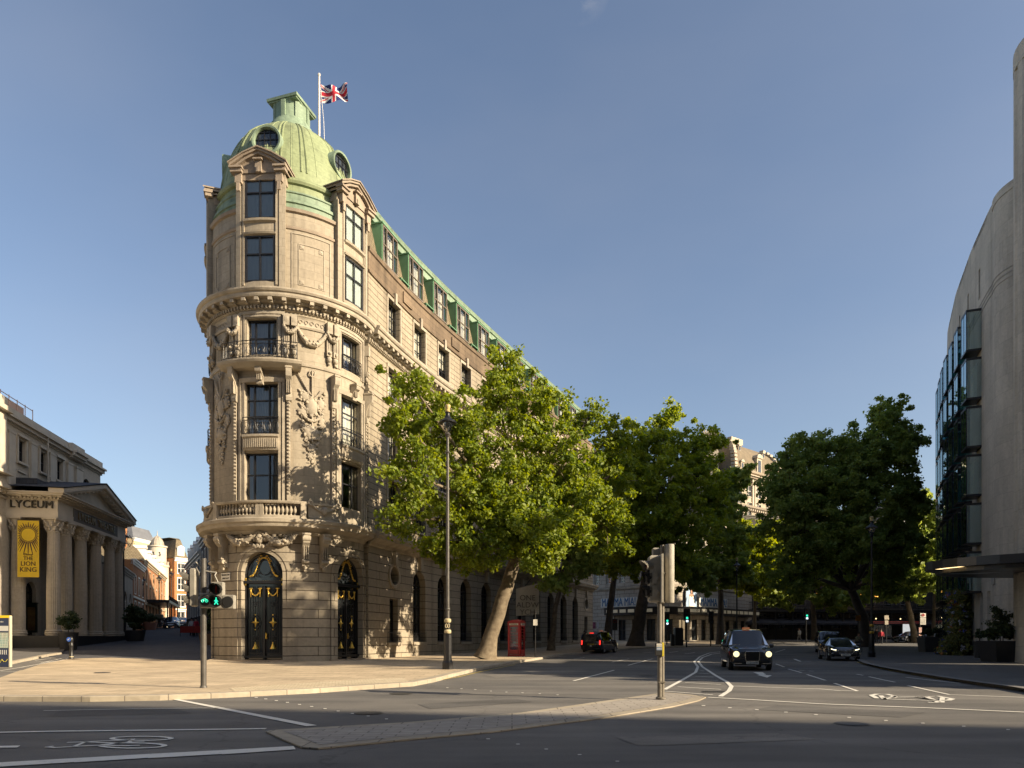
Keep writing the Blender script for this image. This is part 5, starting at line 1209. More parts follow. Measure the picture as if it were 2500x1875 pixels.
# lettering
DKG=mat('black sign letters',(.02,.017,.012),.4)
S0=LM(-.5,10.58,-1.35)
text('LYCEUM',1.0,S0+TD*-.06,-TN*-1,-TD,DKG,th,sx=1.18,ext=.06) if 0 else None
text('LYCEUM',.72,(S0-TD*.02+TN*.22),TN,-TD,DKG,th,fitw=2.6,ext=.07,spacing=1.05)
g=MB(); Mx=frame(TD,TN,LM(6.0,10.35,.47)); g.box((0,0,.02),(8.2,.04,.9),Mx); g.build('frieze_shade_panel',mat('shaded frieze',(.13,.11,.085),.7),th)  # dark panel stands in for the shadowed stone frieze behind the letters
text('LYCEUM  THEATRE',.78,LM(6.0,10.38,.53),TD,TN,mat('bronze letters',(.22,.16,.07),.4,metal=.5),th,sx=.98,ext=.04,spacing=1.05)
# poster cases behind the banner
for u,d in ((-.6,-3.3),):
    pass
for k,(x_,w_) in enumerate(((-1.5,.95),(-3.35,.9))):
    g=MB(); c=LM(-.35,0,0)+TN*(-2.2 if k else -.9); 
for k,(pxc,Yc) in enumerate(((42,49.5),(78,50.5))):
    c=thing('poster_case','%s framed poster case under the portico'%('leftmost dark' if k==0 else 'second dark'),'poster case',loc=(X(pxc,Yc),Yc,2.0),group='poster cases under the portico')
    Mx=frame((1,0,0),(0,-1,0),(X(pxc,Yc),Yc,2.0)); g=MB(); g.box((0,0,.95),(.75,.12,2.1),Mx); g.box((0,0,2.03),(.82,.16,.1),Mx); g.build('case',mat('case green',(.02,.03,.022),.5),c)
    g=MB(); g.box((0,-.07,.9),(.55,.02,1.7),Mx); g.build('poster',mat('poster ochre',(.30,.19,.06),.5,col2=(.10,.05,.03),vs=1.6),c)
# side return wall behind the banner
g=MB(); lbox(g,-.3,0,-6,-2.0,1.6,9.7) if 0 else None
# banner
bw,bh=(200-103)/2.074*48/F,(1010-730)/2.074*48/F
bc=LM(-.56,0,-1.9); ztop=1.5+(HOR-(920+730/2.074))/F*bc.y
bn=thing('theatre_banner','tall yellow theatre banner with dark rays hanging beside the portico','banner',loc=(bc.x,bc.y,ztop-bh))
YB=mat('banner yellow',(.62,.43,.02),.7,var=.12,vs=1.5); DB=mat('banner brown',(.05,.02,.015),.7)
bright=TN; bn_n=-TD; bo=Vector((X(73,bc.y),bc.y-.15,0))
Mx=frame(bright,bn_n,(bo.x,bo.y,ztop-bh/2)); g=MB(); g.box((0,0,0),(bw,.03,bh),Mx); g.build('cloth',YB,bn)
g=MB()
for k in range(30):
    a=2*PI*k/30+.1; r0=.5; r1=.74+.5*(.5-.5*math.sin(a))*1.1+.1*(k%2); w_=.06
    def q(r,s): return Mx@Vector((max(-bw*.48,min(bw*.48,r*math.cos(a)-s*w_*math.sin(a))),-.022,bh*.25+r*math.sin(a)*1.0+s*w_*math.cos(a)))
    if abs(q(r1,0).z-ztop)<.0: continue
    pts=[q(r0,-.8),q(r1,-.3),q(r1,.3),q(r0,.8)]
    for p in pts: p.z=min(p.z,ztop-.05)
    g.poly(pts)
g.tube([Mx@Vector((.45*math.cos(t*PI/14),-.022,bh*.25+.45*math.sin(t*PI/14))) for t in range(29)],.02,4)
g.build('ray_pattern',DB,bn)
for s,z,sz in (('Disney',-.10,.2),('THE',-.17,.34),('LION',-.265,.42),('KING',-.37,.46)): text(s,sz,Mx@Vector((.0,-.03,bh*z)),bright,bn_n,DB,bn,sx=.95)
g=MB(); g.tube([Mx@Vector((-bw*.5,0,bh/2+.03)),Mx@Vector((bw*.5,0,bh/2+.03))],.03,6); g.build('rail',IRON,bn)
# ---- generic street house
BR_O=blocks('orange brick',(.48,.19,.065),(.42,.16,.055),(.36,.26,.17),.24,.08,.008,bump=.3,stain=.2)
BR_D=blocks('dark stock brick',(.075,.06,.05),(.06,.05,.042),(.09,.08,.07),.24,.08,.008,bump=.3,stain=.3)
def house(name,label,cat,A,B,zb,ze,depth,wm,floors,bays,ww,wh,trim=WHITE,fm=None,roof=None,rh=2.0,rin=1.0,roofm=SLATEG,arch=False,z1=None,step=None,cornice=.3,glass=GLASSD,dorm=0,surround=True,group=None,shop=0):
    "terrace house: facade from A to B (left to right as seen), depth behind"
    A=Vector((A[0],A[1],0)); B=Vector((B[0],B[1],0)); t=(B-A).normalized(); nrm=Vector((t.y,-t.x,0)); Lh=(B-A).length
    M=lambda u,z,d=0: Vector((A.x+t.x*u+nrm.x*d,A.y+t.y*u+nrm.y*d,z))
    h=thing(name,label,cat,loc=((A.x+B.x)/2,(A.y+B.y)/2,zb),group=group)
    z1=z1 or zb+.8; step=step or (ze-z1-.4)/floors; cs=[Lh*(k+.5)/bays for k in range(bays)]
    holes=[(c-ww/2,c+ww/2,z1+f*step,z1+f*step+wh*(1 if f<floors-1 else .85),'arch' if arch and f==0 else 'rect') for c in cs for f in range(floors)]
    g=MB(); wall(g,M,0,Lh,zb-1,ze,holes,dep=.18,du=4)
    for u in (0,Lh): g.quad(M(u,zb-1,0),M(u,ze,0),M(u,ze,-depth),M(u,zb-1,-depth))
    g.quad(M(0,zb-1,-depth),M(Lh,zb-1,-depth),M(Lh,ze,-depth),M(0,ze,-depth)); g.build('wall',wm,h)
    g=MB()
    for z0,z2,o in ((ze-.5,ze-.3,.08),(ze-.3,ze-.05,cornice*.6),(ze-.05,ze+.1,cornice)): 
        vs=[M(u,z,d) for z in (z0,z2) for u,d in ((0,-.2),(Lh,-.2),(Lh,o),(0,o))]; g.add(vs,[(3,2,1,0),(4,5,6,7),(0,1,5,4),(1,2,6,5),(2,3,7,6),(3,0,4,7)])
    zf=z1+step-.55; vs=[M(u,z,d) for z in (zf,zf+.22) for u,d in ((0,-.1),(Lh,-.1),(Lh,.1),(0,.1))]
    if floors>1: g.add(vs,[(3,2,1,0),(4,5,6,7),(0,1,5,4),(1,2,6,5),(2,3,7,6),(3,0,4,7)])
    if surround:
        for (ua,ub,za,zb_,*_) in holes:
            for (a,b,c,d) in ((ua-.12,ua,za,zb_),(ub,ub+.12,za,zb_),(ua-.16,ub+.16,zb_,zb_+.16),(ua-.16,ub+.16,za-.12,za)):
                vs=[M(u,z,dd) for z in (c,d) for u,dd in ((a,-.05),(b,-.05),(b,.05),(a,.05))]; g.add(vs,[(3,2,1,0),(4,5,6,7),(0,1,5,4),(1,2,6,5),(2,3,7,6),(3,0,4,7)])
    g.build('trim',trim,h)
    for (ua,ub,za,zb_,kd) in holes: window(h,(name,label,round(zb_-za,3),kd),frame(t,nrm,M((ua+ub)/2,za,-.14)),w=ub-ua,h=zb_-za,cols=2,rows=2,arch=(kd=='arch'),glass=glass,frame_m=fm or WHITE)
    if roof:
        g=MB(); prof=roof if isinstance(roof,list) else [(0,0),(rin,rh)]
        for (i0,a0),(i1,a1) in zip(prof,prof[1:]):
            P=lambda i,z:[M(i,z,-i),M(Lh-i,z,-i),M(Lh-i,z,-depth+i),M(i,z,-depth+i)]
            g.loft([P(i0,ze+.1+a0),P(i1,ze+.1+a1)],caps=False)
        i,z=prof[-1]; g.poly([M(i,ze+.1+z,-i),M(Lh-i,ze+.1+z,-i),M(Lh-i,ze+.1+z,-depth+i),M(i,ze+.1+z,-depth+i)]); g.build('roof',roofm,h)
        for k in range(dorm):
            u=Lh*(k+.5)/dorm; g=MB(); vs=[M(uu,z,d) for z in (ze+.3,ze+1.75) for uu,d in ((u-.6,-1.6),(u+.6,-1.6),(u+.6,-.1),(u-.6,-.1))]
            g.add(vs,[(3,2,1,0),(4,5,6,7),(0,1,5,4),(1,2,6,5),(2,3,7,6),(3,0,4,7)]); vs=[M(u-.7,ze+1.75,-.0),M(u+.7,ze+1.75,0),M(u,ze+2.2,0),M(u-.7,ze+1.75,-1.8),M(u+.7,ze+1.75,-1.8),M(u,ze+2.2,-1.8)]; g.add(vs,[(0,1,2),(0,2,5,3),(2,1,4,5)])
            g.build('dormer',WHITE,h); window(h,(name,'d'),frame(t,nrm,M(u,ze+.45,-.07)),w=.85,h=1.15,cols=2,rows=2,glass=glass,frame_m=WHITE,name='dormer_window')
    else:
        g=MB(); g.poly([M(0,ze,0),M(Lh,ze,0),M(Lh,ze,-depth),M(0,ze,-depth)]); g.build('roof',LEAD,h)
    return h,M,Lh
def chimneys(h,L,m=BR_O):
    for (c,d,zt) in L:
        g=MB(); g.box((c[0],c[1],c[2]),d); g.box((c[0],c[1],c[2]+d[2]/2+.08),(d[0]+.15,d[1]+.15,.16)); ch=g.build('chimney',m,h)
        g=MB()
        for k in range(int(d[0]/.35)): g.lathe([(.12,0),(.09,.45),(.12,.5)],(c[0]-d[0]/2+.25+k*.35,c[1],c[2]+d[2]/2+.16),8)
        g.build('chimney_pot',BR_O,h)
# Wellington Street, left side
house('arcaded_building','low cream building with round arched openings beyond the portico','building',(X(286,64),64),(X(324,75),75),1.6,8.3,9,CREAM,1,3,2.0,4.2,CREAMT,arch=True,z1=2.6,step=5,roof=[(0,0),(3,1.8)],roofm=SLATE,surround=False)
h,M,Lh=house('gabled_building','narrow orange brick building with white arched windows up the side street','building',(X(324.5,75.2),75.2),(X(352,85),85),2.1,10.0,9,BR_O,2,3,1.3,2.2,WHITE,z1=3.3,arch=True)
h,M,Lh=house('brick_terrace','long orange brick and stone terrace with slate mansard up the side street','building',(X(352.5,85.3),85.3),(X(404,111),111),2.4,11.0,11,BR_O,3,7,1.5,1.9,mat('ochre trim',(.42,.33,.22),.8),roof=[(0,0),(.9,1.4),(2.2,2.6),(4.5,3.2)],roofm=SLATE,z1=4.0,dorm=5)
chimneys(h,[((M(1,0,-3).x,M(1,0,-3).y,14.2),(1.6,1.2,3.4),0),((M(8,0,-6).x,M(8,0,-6).y,14.5),(1.6,1.2,3.0),0),((M(16,0,-7).x,M(16,0,-7).y,14.8),(1.8,1.2,3.0),0)])
g=MB()
for (u0,u1) in ((2,20),): 
    vs=[M(u,z,d) for z in (6.0,6.35) for u,d in ((u0,0),(u1,0),(u1,2.6),(u0,2.6))]; g.add(vs,[(3,2,1,0),(4,5,6,7),(0,1,5,4),(1,2,6,5),(2,3,7,6),(3,0,4,7)])
for k in range(40): g.tube([M(2+k*.45,6.35,2.55),M(2+k*.45,6.9,2.55)],.04,4)
for u in (3,9,15,19.5): g.tube([M(u,3,2.3),M(u,6.1,2.3)],.08,6)
g.build('street_canopy',IRON,h)
# corner turret with dome
tw=thing('domed_turret','pale stone corner turret with a ribbed dome and finial','tower',loc=(X(400,113),114,3))
cx,cy=X(384,112)+.9,112.0; g=MB(); g.lathe([(1.7,2),(1.7,12.8),(1.85,13),(1.85,13.2),(1.35,13.3),(1.35,16.0),(1.5,16.1),(1.5,16.3)],(cx-.9,cy,0),16); 
for k in range(16): a=2*PI*k/16; g.box((cx-.9+1.7*math.cos(a),cy+1.7*math.sin(a),13.5),(.14,.14,.6))
g.build('drum',CREAMT,tw,smooth=True,angle=30)
g=MB(); g.lathe([(1.0,16.3),(1.0,16.5),(.95,16.85),(.8,17.25),(.52,17.6),(.2,17.85),(.07,18.1),(.04,18.7),(0,18.8)],(cx-.9,cy,0),16)
for k in range(8):
    a=2*PI*k/8; g.tube([(cx-.9+r*math.cos(a),cy+r*math.sin(a),z) for r,z in ((1.02,16.4),(.97,16.85),(.81,17.27),(.52,17.63),(.2,17.87))],.045,5)
g.build('dome',mat('dome lead',(.36,.32,.26),.6,var=.2),tw,smooth=True)
for k in range(3):
    a=-PI/2+(k-1)*.7; g=MB(); g.tube([(cx-.9+1.37*math.cos(a)+q*.22*math.cos(t*PI/6)*-math.sin(a),cy+1.37*math.sin(a),14.9+.3*math.sin(t*PI/6)) for t in range(13) for q in (1,)],.06,4); g.build('round_window',DKG,tw)
house('yellow_backdrop','plain yellow rendered block with a zinc roof behind the brick terrace','building',(X(325,125),125),(X(380,132),132),3,19.5,10,mat('yellow render',(.55,.42,.24),.9,var=.1),1,3,.8,1.2,WHITE,roof=[(0,0),(.8,2.2)],roofm=LEAD,surround=False,z1=16)
h,M,Lh=house('modern_block','grey modern block with a pale roof edge closing the side street','building',(X(408,135),135),(X(438,138),138),3,15.5,12,mat('grey cladding',(.10,.09,.085),.6,var=.2),3,2,1.4,3,mat('pale cladding',(.50,.47,.40),.7),cornice=.6,z1=4.5)
h,M,Lh=house('brick_house','orange red brick house with white sash windows and a mansard roof','building',(X(426,112),112),(X(459,114),114),3,14.4,9,BR_O,4,1,1.25,1.9,WHITE,roof=[(0,0),(.8,3.0),(2.0,3.4)],roofm=SLATE,z1=3.9,step=2.7,dorm=1)
h,M,Lh=house('dark_terrace','dark brick terrace with white sashes on the right of the side street','building',(X(455,86),86),(X(492,70),70),1.9,10.2,6,BR_D,3,7,.9,1.5,WHITE,roof=[(0,0),(.5,1.6),(.9,1.9)],roofm=SLATEG,z1=3.9,step=2.2,dorm=5,cornice=.4)
h2,M2,Lh=house('pub_building','taller dark brick corner house with white windows next to the hotel','building',(X(491.5,69.7),69.7),(X(530,56),56),1.2,10.9,5,BR_D,3,5,1.0,1.6,WHITE,roof=[(0,0),(.5,1.9),(.9,2.1)],roofm=SLATEG,z1=3.9,step=2.3,dorm=3,cornice=.4)
# ---- white theatre across the junction
NOV=blocks('pale ashlar',(.50,.45,.38),(.47,.42,.355),(.20,.17,.14),1.6,.5,.03,streak=.25,bump=.7)
nv=thing('theatre','pale rounded corner theatre with blue lettered signs and a black canopy','theatre',loc=(20.5,93,1.1))
NP=[(X(1438,99),99.),(X(1480,96.5),96.5),(X(1560,92.5),92.5),(X(1595,91.3),91.3),(X(1632,91.),91.),(X(1668,91.8),91.8),(X(1700,93.2),93.2),(X(1760,98.),98.),(X(1835,104.5),104.5)]
_ns=[0]
for a,b in zip(NP,NP[1:]): _ns.append(_ns[-1]+math.dist(a,b))
def NM(u,z,d=0):
    i=0
    while i<len(_ns)-2 and u>_ns[i+1]: i+=1
    a=Vector(NP[i]);b=Vector(NP[i+1]); t=(b-a).normalized(); p=a+t*(u-_ns[i]); return Vector((p.x+t.y*d,p.y-t.x*d,z))
def Nf(u,z,d=0):
    a=NM(u-.1,0);b=NM(u+.1,0); t=(b-a).normalized(); return frame(t,(t.y,-t.x,0),NM(u,z,d))
NL=_ns[-1]; nc=[1.5+2.25*k for k in range(int((NL-2)/2.25)+1)]
g=MB(); hl=[(c-.5,c+.5,9.0,11.0) for c in nc]+[(c-.5,c+.5,12.5,14.5) for c in nc]+[(c-.6,c+.6,1.2,4.0) for c in nc[1:]]
wall(g,NM,0,NL,.3,17,hl,dep=.25,du=.8); g.quad(NM(0,.3),NM(0,17),NM(0,17)+Vector((0,12,0)),NM(0,.3)+Vector((0,12,0))); g.build('wall',NOV,nv)
for c in nc:
    for z in (9.0,12.5): window(nv,'nv',Nf(c,z,-.2),w=1.0,h=2.0,cols=3,rows=5,glass=GLASSD,frame_m=WHITE,bar=.03)
for c in nc[1:]: window(nv,'nvd',Nf(c,1.2,-.18),w=1.2,h=2.8,cols=2,rows=2,glass=GLASSD,name='shop_window')
g=MB(); band(g,NM,0,NL,[(0,16.6),(.2,16.7),(.5,17.0),(.5,17.3),(-2,17.3)],du=.8); band(g,NM,0,NL,[(0,8.1),(.15,8.15),(.15,8.4),(0,8.45)],du=.8); g.build('cornice',TRIM,nv)
g=MB(); band(g,NM,4.2,NL-1,[(0,4.6),(1.6,4.6),(1.6,4.72),(1.62,5.55),(1.5,5.6),(0,5.6)],du=.8); cn=g.build('canopy',IRON,nv)
SIGNW=mat('lit sign panel',(.42,.40,.33),.5,emit=(1,.85,.55),es=.04)
u=4.6; k=0
while u<NL-1.6:
    wd=1.0 if k%3 else 1.9; g=MB(); g.box((0,-1.64,0),(wd,.04,.42),Nf(u+wd/2,5.1,0)); g.build('sign_panel',SIGNW,cn).parent=cn; u+=wd+.35; k+=1
def along(s,u0,du,z,d,size,m,par,sx=1):
    for i,ch in enumerate(s):
        if ch==' ': continue
        Mx=Nf(u0+i*du,z,d); text(ch,size,Mx.translation,Mx.col[0].xyz,-Mx.col[1].xyz,m,par,sx=sx,ext=.02)
along('NOVELLO',9.0,1.15,5.1,1.68,.42,DKG,cn); along('NOVELLO',18.0,.8,5.1,1.68,.38,DKG,cn)
BLU=mat('blue sign paint',(.03,.14,.33),.6)
for (px0,px1,Ya,Yb,zc,hh) in ((1468,1556,97.2,92.6,6.35,1.28),(1704,1772,93.4,99,6.35,1.3)):
    A=Vector((X(px0,Ya),Ya-.25,0));B=Vector((X(px1,Yb),Yb-.25,0)); t=(B-A).normalized(); n_=Vector((t.y,-t.x,0)); c=(A+B)/2; Ls=(B-A).length
    s=thing('theatre_sign','long pale sign with blue capitals, %s'%('sunlit on the left flank of the white theatre' if px0<1600 else 'shaded on the right flank of the white theatre'),'sign',loc=(c.x,c.y,zc),group='signs on the white theatre')
    g=MB(); Mx=frame(t,n_,(c.x,c.y,zc)); g.box((0,-.05,0),(Ls,.2,hh),Mx,bev=.02); g.build('board',mat('sign board pale',(.66,.64,.58),.6,var=.06),s)
    text('MAMMA MIA!',hh*1.22,Mx@Vector((0,-.17,0)),t,n_,BLU,s,fitw=Ls*.92,ext=.02)
A=Nf((_ns[5]+_ns[6])/2,7.1,.2); s=thing('arched_poster','arched poster of a dark haired woman in white above the canopy','poster',loc=tuple(A.translation))
w_=1.02; g=MB(); P=[(-w_,-1.45),(w_,-1.45)]+[(w_*math.cos(PI*k/16),.35+w_*1.05*math.sin(PI*k/16)) for k in range(17)]
g.add([(x*1.1,-.06,z*1.06) for x,z in P]+[(x*1.1,.05,z*1.06) for x,z in P],[tuple(range(len(P)))]+[(k,(k+1)%len(P),len(P)+(k+1)%len(P),len(P)+k) for k in range(len(P))],A); g.build('surround',DKG,s)
g=MB(); g.poly([A@Vector((x,-.08,z)) for x,z in P]); g.build('panel',mat('poster blue',(.30,.42,.58),.6),s)
g=MB(); El=lambda cx,cz,rx,rz,y:[A@Vector((cx+rx*math.cos(k*PI/8),y,cz+rz*math.sin(k*PI/8))) for k in range(16)]
g.poly(El(.05,.55,.3,.42,-.10)); g.build('hair_shape',DKG,s)
g=MB(); g.poly(El(0,.62,.17,.24,-.12)); g.poly(El(0,.0,.45,.32,-.115)); g.build('skin_shape',mat('poster skin',(.45,.22,.14),.7),s)
g=MB(); g.poly([A@Vector((x,-.13,z)) for x,z in ((-.45,-1.4),(.5,-1.4),(.55,-.6),(.3,.0),(0,-.2),(-.4,0),(-.5,-.6))]); g.build('dress_shape',WHITE,s)
for k,(px,col) in enumerate(((1450,(.30,.07,.12)),(1463,(.5,.48,.5)),(1512,(.06,.05,.22)),(1540,(.5,.42,.34)),(1575,(.12,.04,.04)))):
    Y=98.7-(px-1440)*.045; g=MB(); Mx=frame((.9,-.42,0),(-.42,-.9,0),(X(px,Y),Y-.1,2.6 if k>1 else 3.3)); hh=1.9 if k>1 else .9
    g.box((0,0,0),(1.0 if k>1 else .75,.06,hh),Mx); o=g.build('poster_panel',mat('poster ink %d'%k,col,.6,var=.6,vs=2.5),nv)
# ---- mansard building far off
FTRIM=mat('far stone trim',(.43,.37,.285),.85,var=.2,vs=.6)
FARS=blocks('far limestone',(.43,.36,.27),(.40,.335,.25),(.24,.195,.15),1.5,.6,.02,streak=.15,bump=.3)
A=(37.7,118.);B=(49.5,127.9)
h,M,Lh=house('mansard_building','tall sunlit stone building with a convex tiled mansard roof behind the trees','building',A,B,1,29.6,14,FARS,7,5,1.3,2.3,FTRIM,roof=[(0,0),(.05,1.2),(.3,2.6),(.8,3.9),(1.5,5.0),(2.4,5.8),(3.4,6.2)],roofm=mat('stone slates',(.17,.135,.09),.9,var=.3,vs=1.5,bump=.6,bs=6),z1=6,step=3.35,cornice=.9)
g=MB()
for z0 in (23.9,30.0): band(g,M,0,Lh,[(0,z0),(.5,z0+.2),(.7,z0+.5),(0,z0+.7)],du=3)
for u in (.3,5.6,6.4,Lh-.3): band(g,M,u-.25,u+.25,[(0,24.6),(.2,24.6),(.2,29.4),(0,29.4)],du=.5)
for k in range(22): band(g,M,.2+k*.68,.5+k*.68,[(0,23.5),(.45,23.6),(.45,23.9),(0,23.9)],du=.3)
g.build('band_course',FTRIM,h)
g=MB()
for u in (0,Lh-.0):
    for k,(i,z) in enumerate([(0,0),(.02,.6),(.05,1.2),(.15,1.9),(.3,2.6),(.5,3.3),(.8,3.9),(1.1,4.5),(1.5,5.0),(1.9,5.4),(2.4,5.8)]): uu=i if u==0 else Lh-i; g.box(M(uu,29.95+z,-i+.0),(.8,.8,.42),rz=math.atan2(9.9,11.8))
g.build('quoins',FTRIM,h)
for (u,z,w_,hh) in ((2.3,30.3,.9,1.4),(Lh-2.6,30.3,.9,1.4),(3.2,34.0,.7,.8),(Lh-4.5,34.0,.7,.8),(Lh/2,30.2,1.5,3.0)):
    d=-.6 if z<33 else -1.7; g=MB(); vs=[M(uu,zz,dd) for zz in (z,z+hh) for uu,dd in ((u-w_/2,-3),(u+w_/2,-3),(u+w_/2,d+.7),(u-w_/2,d+.7))]; g.add(vs,[(3,2,1,0),(4,5,6,7),(0,1,5,4),(1,2,6,5),(2,3,7,6),(3,0,4,7)])
    Mx=frame(M(1,0)-M(0,0),M(0,0,1)-M(0,0,0),M(u,z+hh,d+.7)); g.add([(w_*.6*math.cos(PI*k/10),-.15,w_*.5*math.sin(PI*k/10)) for k in range(11)]+[(w_*.6*math.cos(PI*k/10),1.5,w_*.5*math.sin(PI*k/10)) for k in range(11)],[tuple(range(11))]+[(k,k+1,12+k,11+k) for k in range(10)],Mx)
    dd=g.build('roof_dormer',FTRIM,h); g=MB(); g.box((0,-.02,-hh*.5),(w_*.6,.05,hh*.75),Mx); g.build('pane',GLASSD).parent=dd
g=MB(); vs=[M(u,z,d) for z in (35.9,36.9) for u,d in ((3.2,-3.5),(6.8,-3.5),(6.8,-2.6),(3.2,-2.6))]; g.add(vs,[(4,5,6,7),(0,1,5,4),(1,2,6,5),(2,3,7,6),(3,0,4,7)]); c=M(-1.3,0,-4); g.box((c.x,c.y,32.5),(2.4,2.2,8)); g.box((c.x,c.y,36.5),(2.8,2.6,.4))
for k in range(7): g.lathe([(.16,0),(.12,.9)],(c.x-1.1+k*.37,c.y,36.7),6)
g.build('chimney_stack',FTRIM,h)
c=W(1752,1133,118.); 
A2=(49.8,128.2);B2=(66,141)
house('stone_wing','lower sunlit stone wing beside the mansard building','building',A2,B2,1,27.5,10,FARS,6,6,1.2,2.2,FTRIM,z1=6,step=3.5,roof=[(0,0),(1,2.0)],roofm=SLATE)
# ---- dark hotel range behind the right-hand trees
wf,M,Lh=house('balconied_hotel','dark shaded hotel with a long iron balcony and arched ground floor under the trees','hotel',(X(1795,104.8),104.8),(X(2345,116),116),1.0,20,12,blocks('shade darkened ashlar',(.075,.066,.058),(.065,.057,.05),(.03,.027,.025),1.2,.5,.02,stain=.3),5,13,1.5,2.3,mat('shade darkened trim',(.13,.12,.10),.8),z1=3.0,step=3.6,arch=False,fm=IRON)  # stone and trim colours darkened to stand in for the trees' shade
g=MB(); vs=[M(u,z,d) for z in (5.5,5.8) for u,d in ((0,0),(Lh,0),(Lh,1.4),(0,1.4))]; g.add(vs,[(3,2,1,0),(4,5,6,7),(0,1,5,4),(1,2,6,5),(2,3,7,6),(3,0,4,7)])
k=0
while k*.3<Lh: g.tube([M(k*.3,5.8,1.3),M(k*.3,6.8,1.3)],.03,4); k+=1
g.tube([M(0,6.85,1.3),M(Lh,6.85,1.3)],.05,5)
for k in range(14): g.tube([M(Lh*(k+.02)/14,1,1.2),M(Lh*(k+.02)/14,5.5,1.2)],.12,6)
g.build('balcony',IRON,wf)
for k in range(13):
    g=MB(); u=Lh*(k+.5)/13; vs=[M(u-1.7,4.7,.1),M(u+1.7,4.7,.1),M(u+1.8,3.8,1.9),M(u-1.8,3.8,1.9),M(u+1.8,3.5,1.9),M(u-1.8,3.5,1.9)]; g.add(vs,[(0,1,2,3),(3,2,4,5)]); g.build('awning',mat('dark awning',(.03,.03,.035),.8),wf)
ORL=mat('lit orange letters',(1,.5,.1),.4,emit=(1,.42,.07),es=2.2); tq=M(1,0,0)-M(0,0,0); nq=M(0,0,1)-M(0,0,0)
cc=M(Lh*.40,8.3,1.5); text('ALDWYCH',.95,cc,tq,nq,ORL,wf,spacing=1.1); text('THEATRE',.95,cc+tq*5.6,tq,nq,ORL,wf)
for k in range(9):
    g=MB(); u=Lh*(.5+.055*k); g.ball(M(u,4.55,2.1),.1,8); g.build('wall_lamp',LITE,wf)
# glazed roof far right
g_,M,Lh=house('glass_roof_building','distant grey office building with a sloping glazed roof','building',(X(2200,135),135),(X(2320,143),143),1,28,14,mat('office cladding',(.20,.20,.22),.5),6,8,3.0,2.0,mat('office trim',(.35,.34,.33),.6),z1=5,step=3.9,roof=[(0,0),(3.5,2.6),(4,2.65)],roofm=blocks('glazed roof',(.20,.22,.25),(.17,.19,.22),(.42,.42,.4),1.4,2.0,.12,off=0,rough=.25,bump=.2),surround=False)
# ---- modern curved hotel on the right
LIME=blocks('smooth limestone',(.58,.525,.455),(.50,.455,.395),(.38,.34,.29),1.7,1.05,.010,bump=.15,stain=.22,streak=.2,var=.1)
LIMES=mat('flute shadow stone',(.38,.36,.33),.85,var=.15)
mh_=thing('modern_hotel','pale limestone hotel with a fluted round corner and projecting glass bays','hotel',loc=(31,45,.2))
MP=[(30.8,44.2),(31.3,45.7),(33.2,50.3),(36.2,56.8),(39.9,63.8),(44.2,70.8),(46.6,74.2)]
_ms=[0]
for a,b in zip(MP,MP[1:]): _ms.append(_ms[-1]+math.dist(a,b))
def RM(u,z,d=0):
    "u runs from the near corner away from the camera, d outward (towards the road)"
    i=0
    while i<len(_ms)-2 and u>_ms[i+1]: i+=1
    a=Vector(MP[i]);b=Vector(MP[i+1]); t=(b-a).normalized(); p=a+t*(u-_ms[i]); return Vector((p.x-t.y*d,p.y+t.x*d,z))
def RMr(u,z,d=0): return RM(_ms[-1]-u,z,d)
ML=_ms[-1]; ZT=29.6
g=MB(); slots=[(u-.25,u+.25,24.9-.0*u,27.0) for u in (4.2,8.0,11.8,15.6,19.4)]
slots=[(ML-b,ML-a,z0,z1) for a,b,z0,z1 in slots]; base=[(ML-b,ML-a,.2,4.6) for a,b in ((1.3,2.1),(3.2,4.0))]
wall(g,RMr,0,ML,-.2,ZT,slots+base,dep=.6,du=1.2); band(g,RMr,0,ML,[(0,ZT),(-4,ZT),(-4,ZT-.4),(0,ZT-.4)],du=2); g.build('stone_wall',LIME,mh_)
g=MB(); band(g,RMr,0,ML,[(-.58,.2),(-.56,.2),(-.56,27),(-.58,27)],du=2); g.build('recess_glass',GLASSD,mh_)
g=MB()
for z in (23.75,24.05,24.35): band(g,RMr,0,ML,[(0,z),(.03,z),(.03,z+.05),(0,z+.05)],du=1.5)
g.build('string_groove',LIMES,mh_)
g=MB(); g.lathe([(3.0,-.2),(3.0,ZT-.5),(3.04,ZT-.5),(3.04,ZT),(0,ZT)],(33.6,43.4,0),48); g.build('round_stair',LIME,mh_,smooth=True,angle=40)
g=MB()
for z in (23.75,24.05,24.35): g.lathe([(3.0,z),(3.03,z),(3.03,z+.05),(3.0,z+.05)],(33.6,43.4,0),48)
g.build('stair_groove',LIMES,mh_)
FC2=(29.6,37.0)
g=MB(); g.lathe([(2.4,-.2),(2.4,4.9)],FC2+(0,),40); g.lathe([(2.4,4.9),(2.4,32.4)],FC2+(0,),108,flute=lambda k:1-.04*(k%6==0)-.04*(k%6==1)); g.lathe([(2.42,32.4),(2.42,33.4),(0,33.4)],FC2+(0,),40)
g.build('fluted_corner',LIME,mh_,smooth=True,angle=15)
g=MB(); g.prism([(29.6,34.6),(58,27.5),(62,60),(51,70),(47.6,73.6),(45.5,70.6),(41.2,63.4),(37.5,56.4),(35,50),(33.6,44.5),(31.8,38.5)],-.2,27.5); g.prism([(29.7,34.7),(58,27.5),(60,45),(36.5,46.5),(34.6,42),(31.9,38)],27.6,33.4); g.build('main_block',LIME,mh_)
BG=glassmat('bay glass',(.42,.66,.68),.48,(.78,.96,1)); BG2=mat('bay curtain',(.66,.76,.74),.8,var=.15,vs=.5); BF=mat('bay frame',(.018,.019,.022),.35,spec=.6)
bays=[(4.3+2.75*k) for k in range(10)]
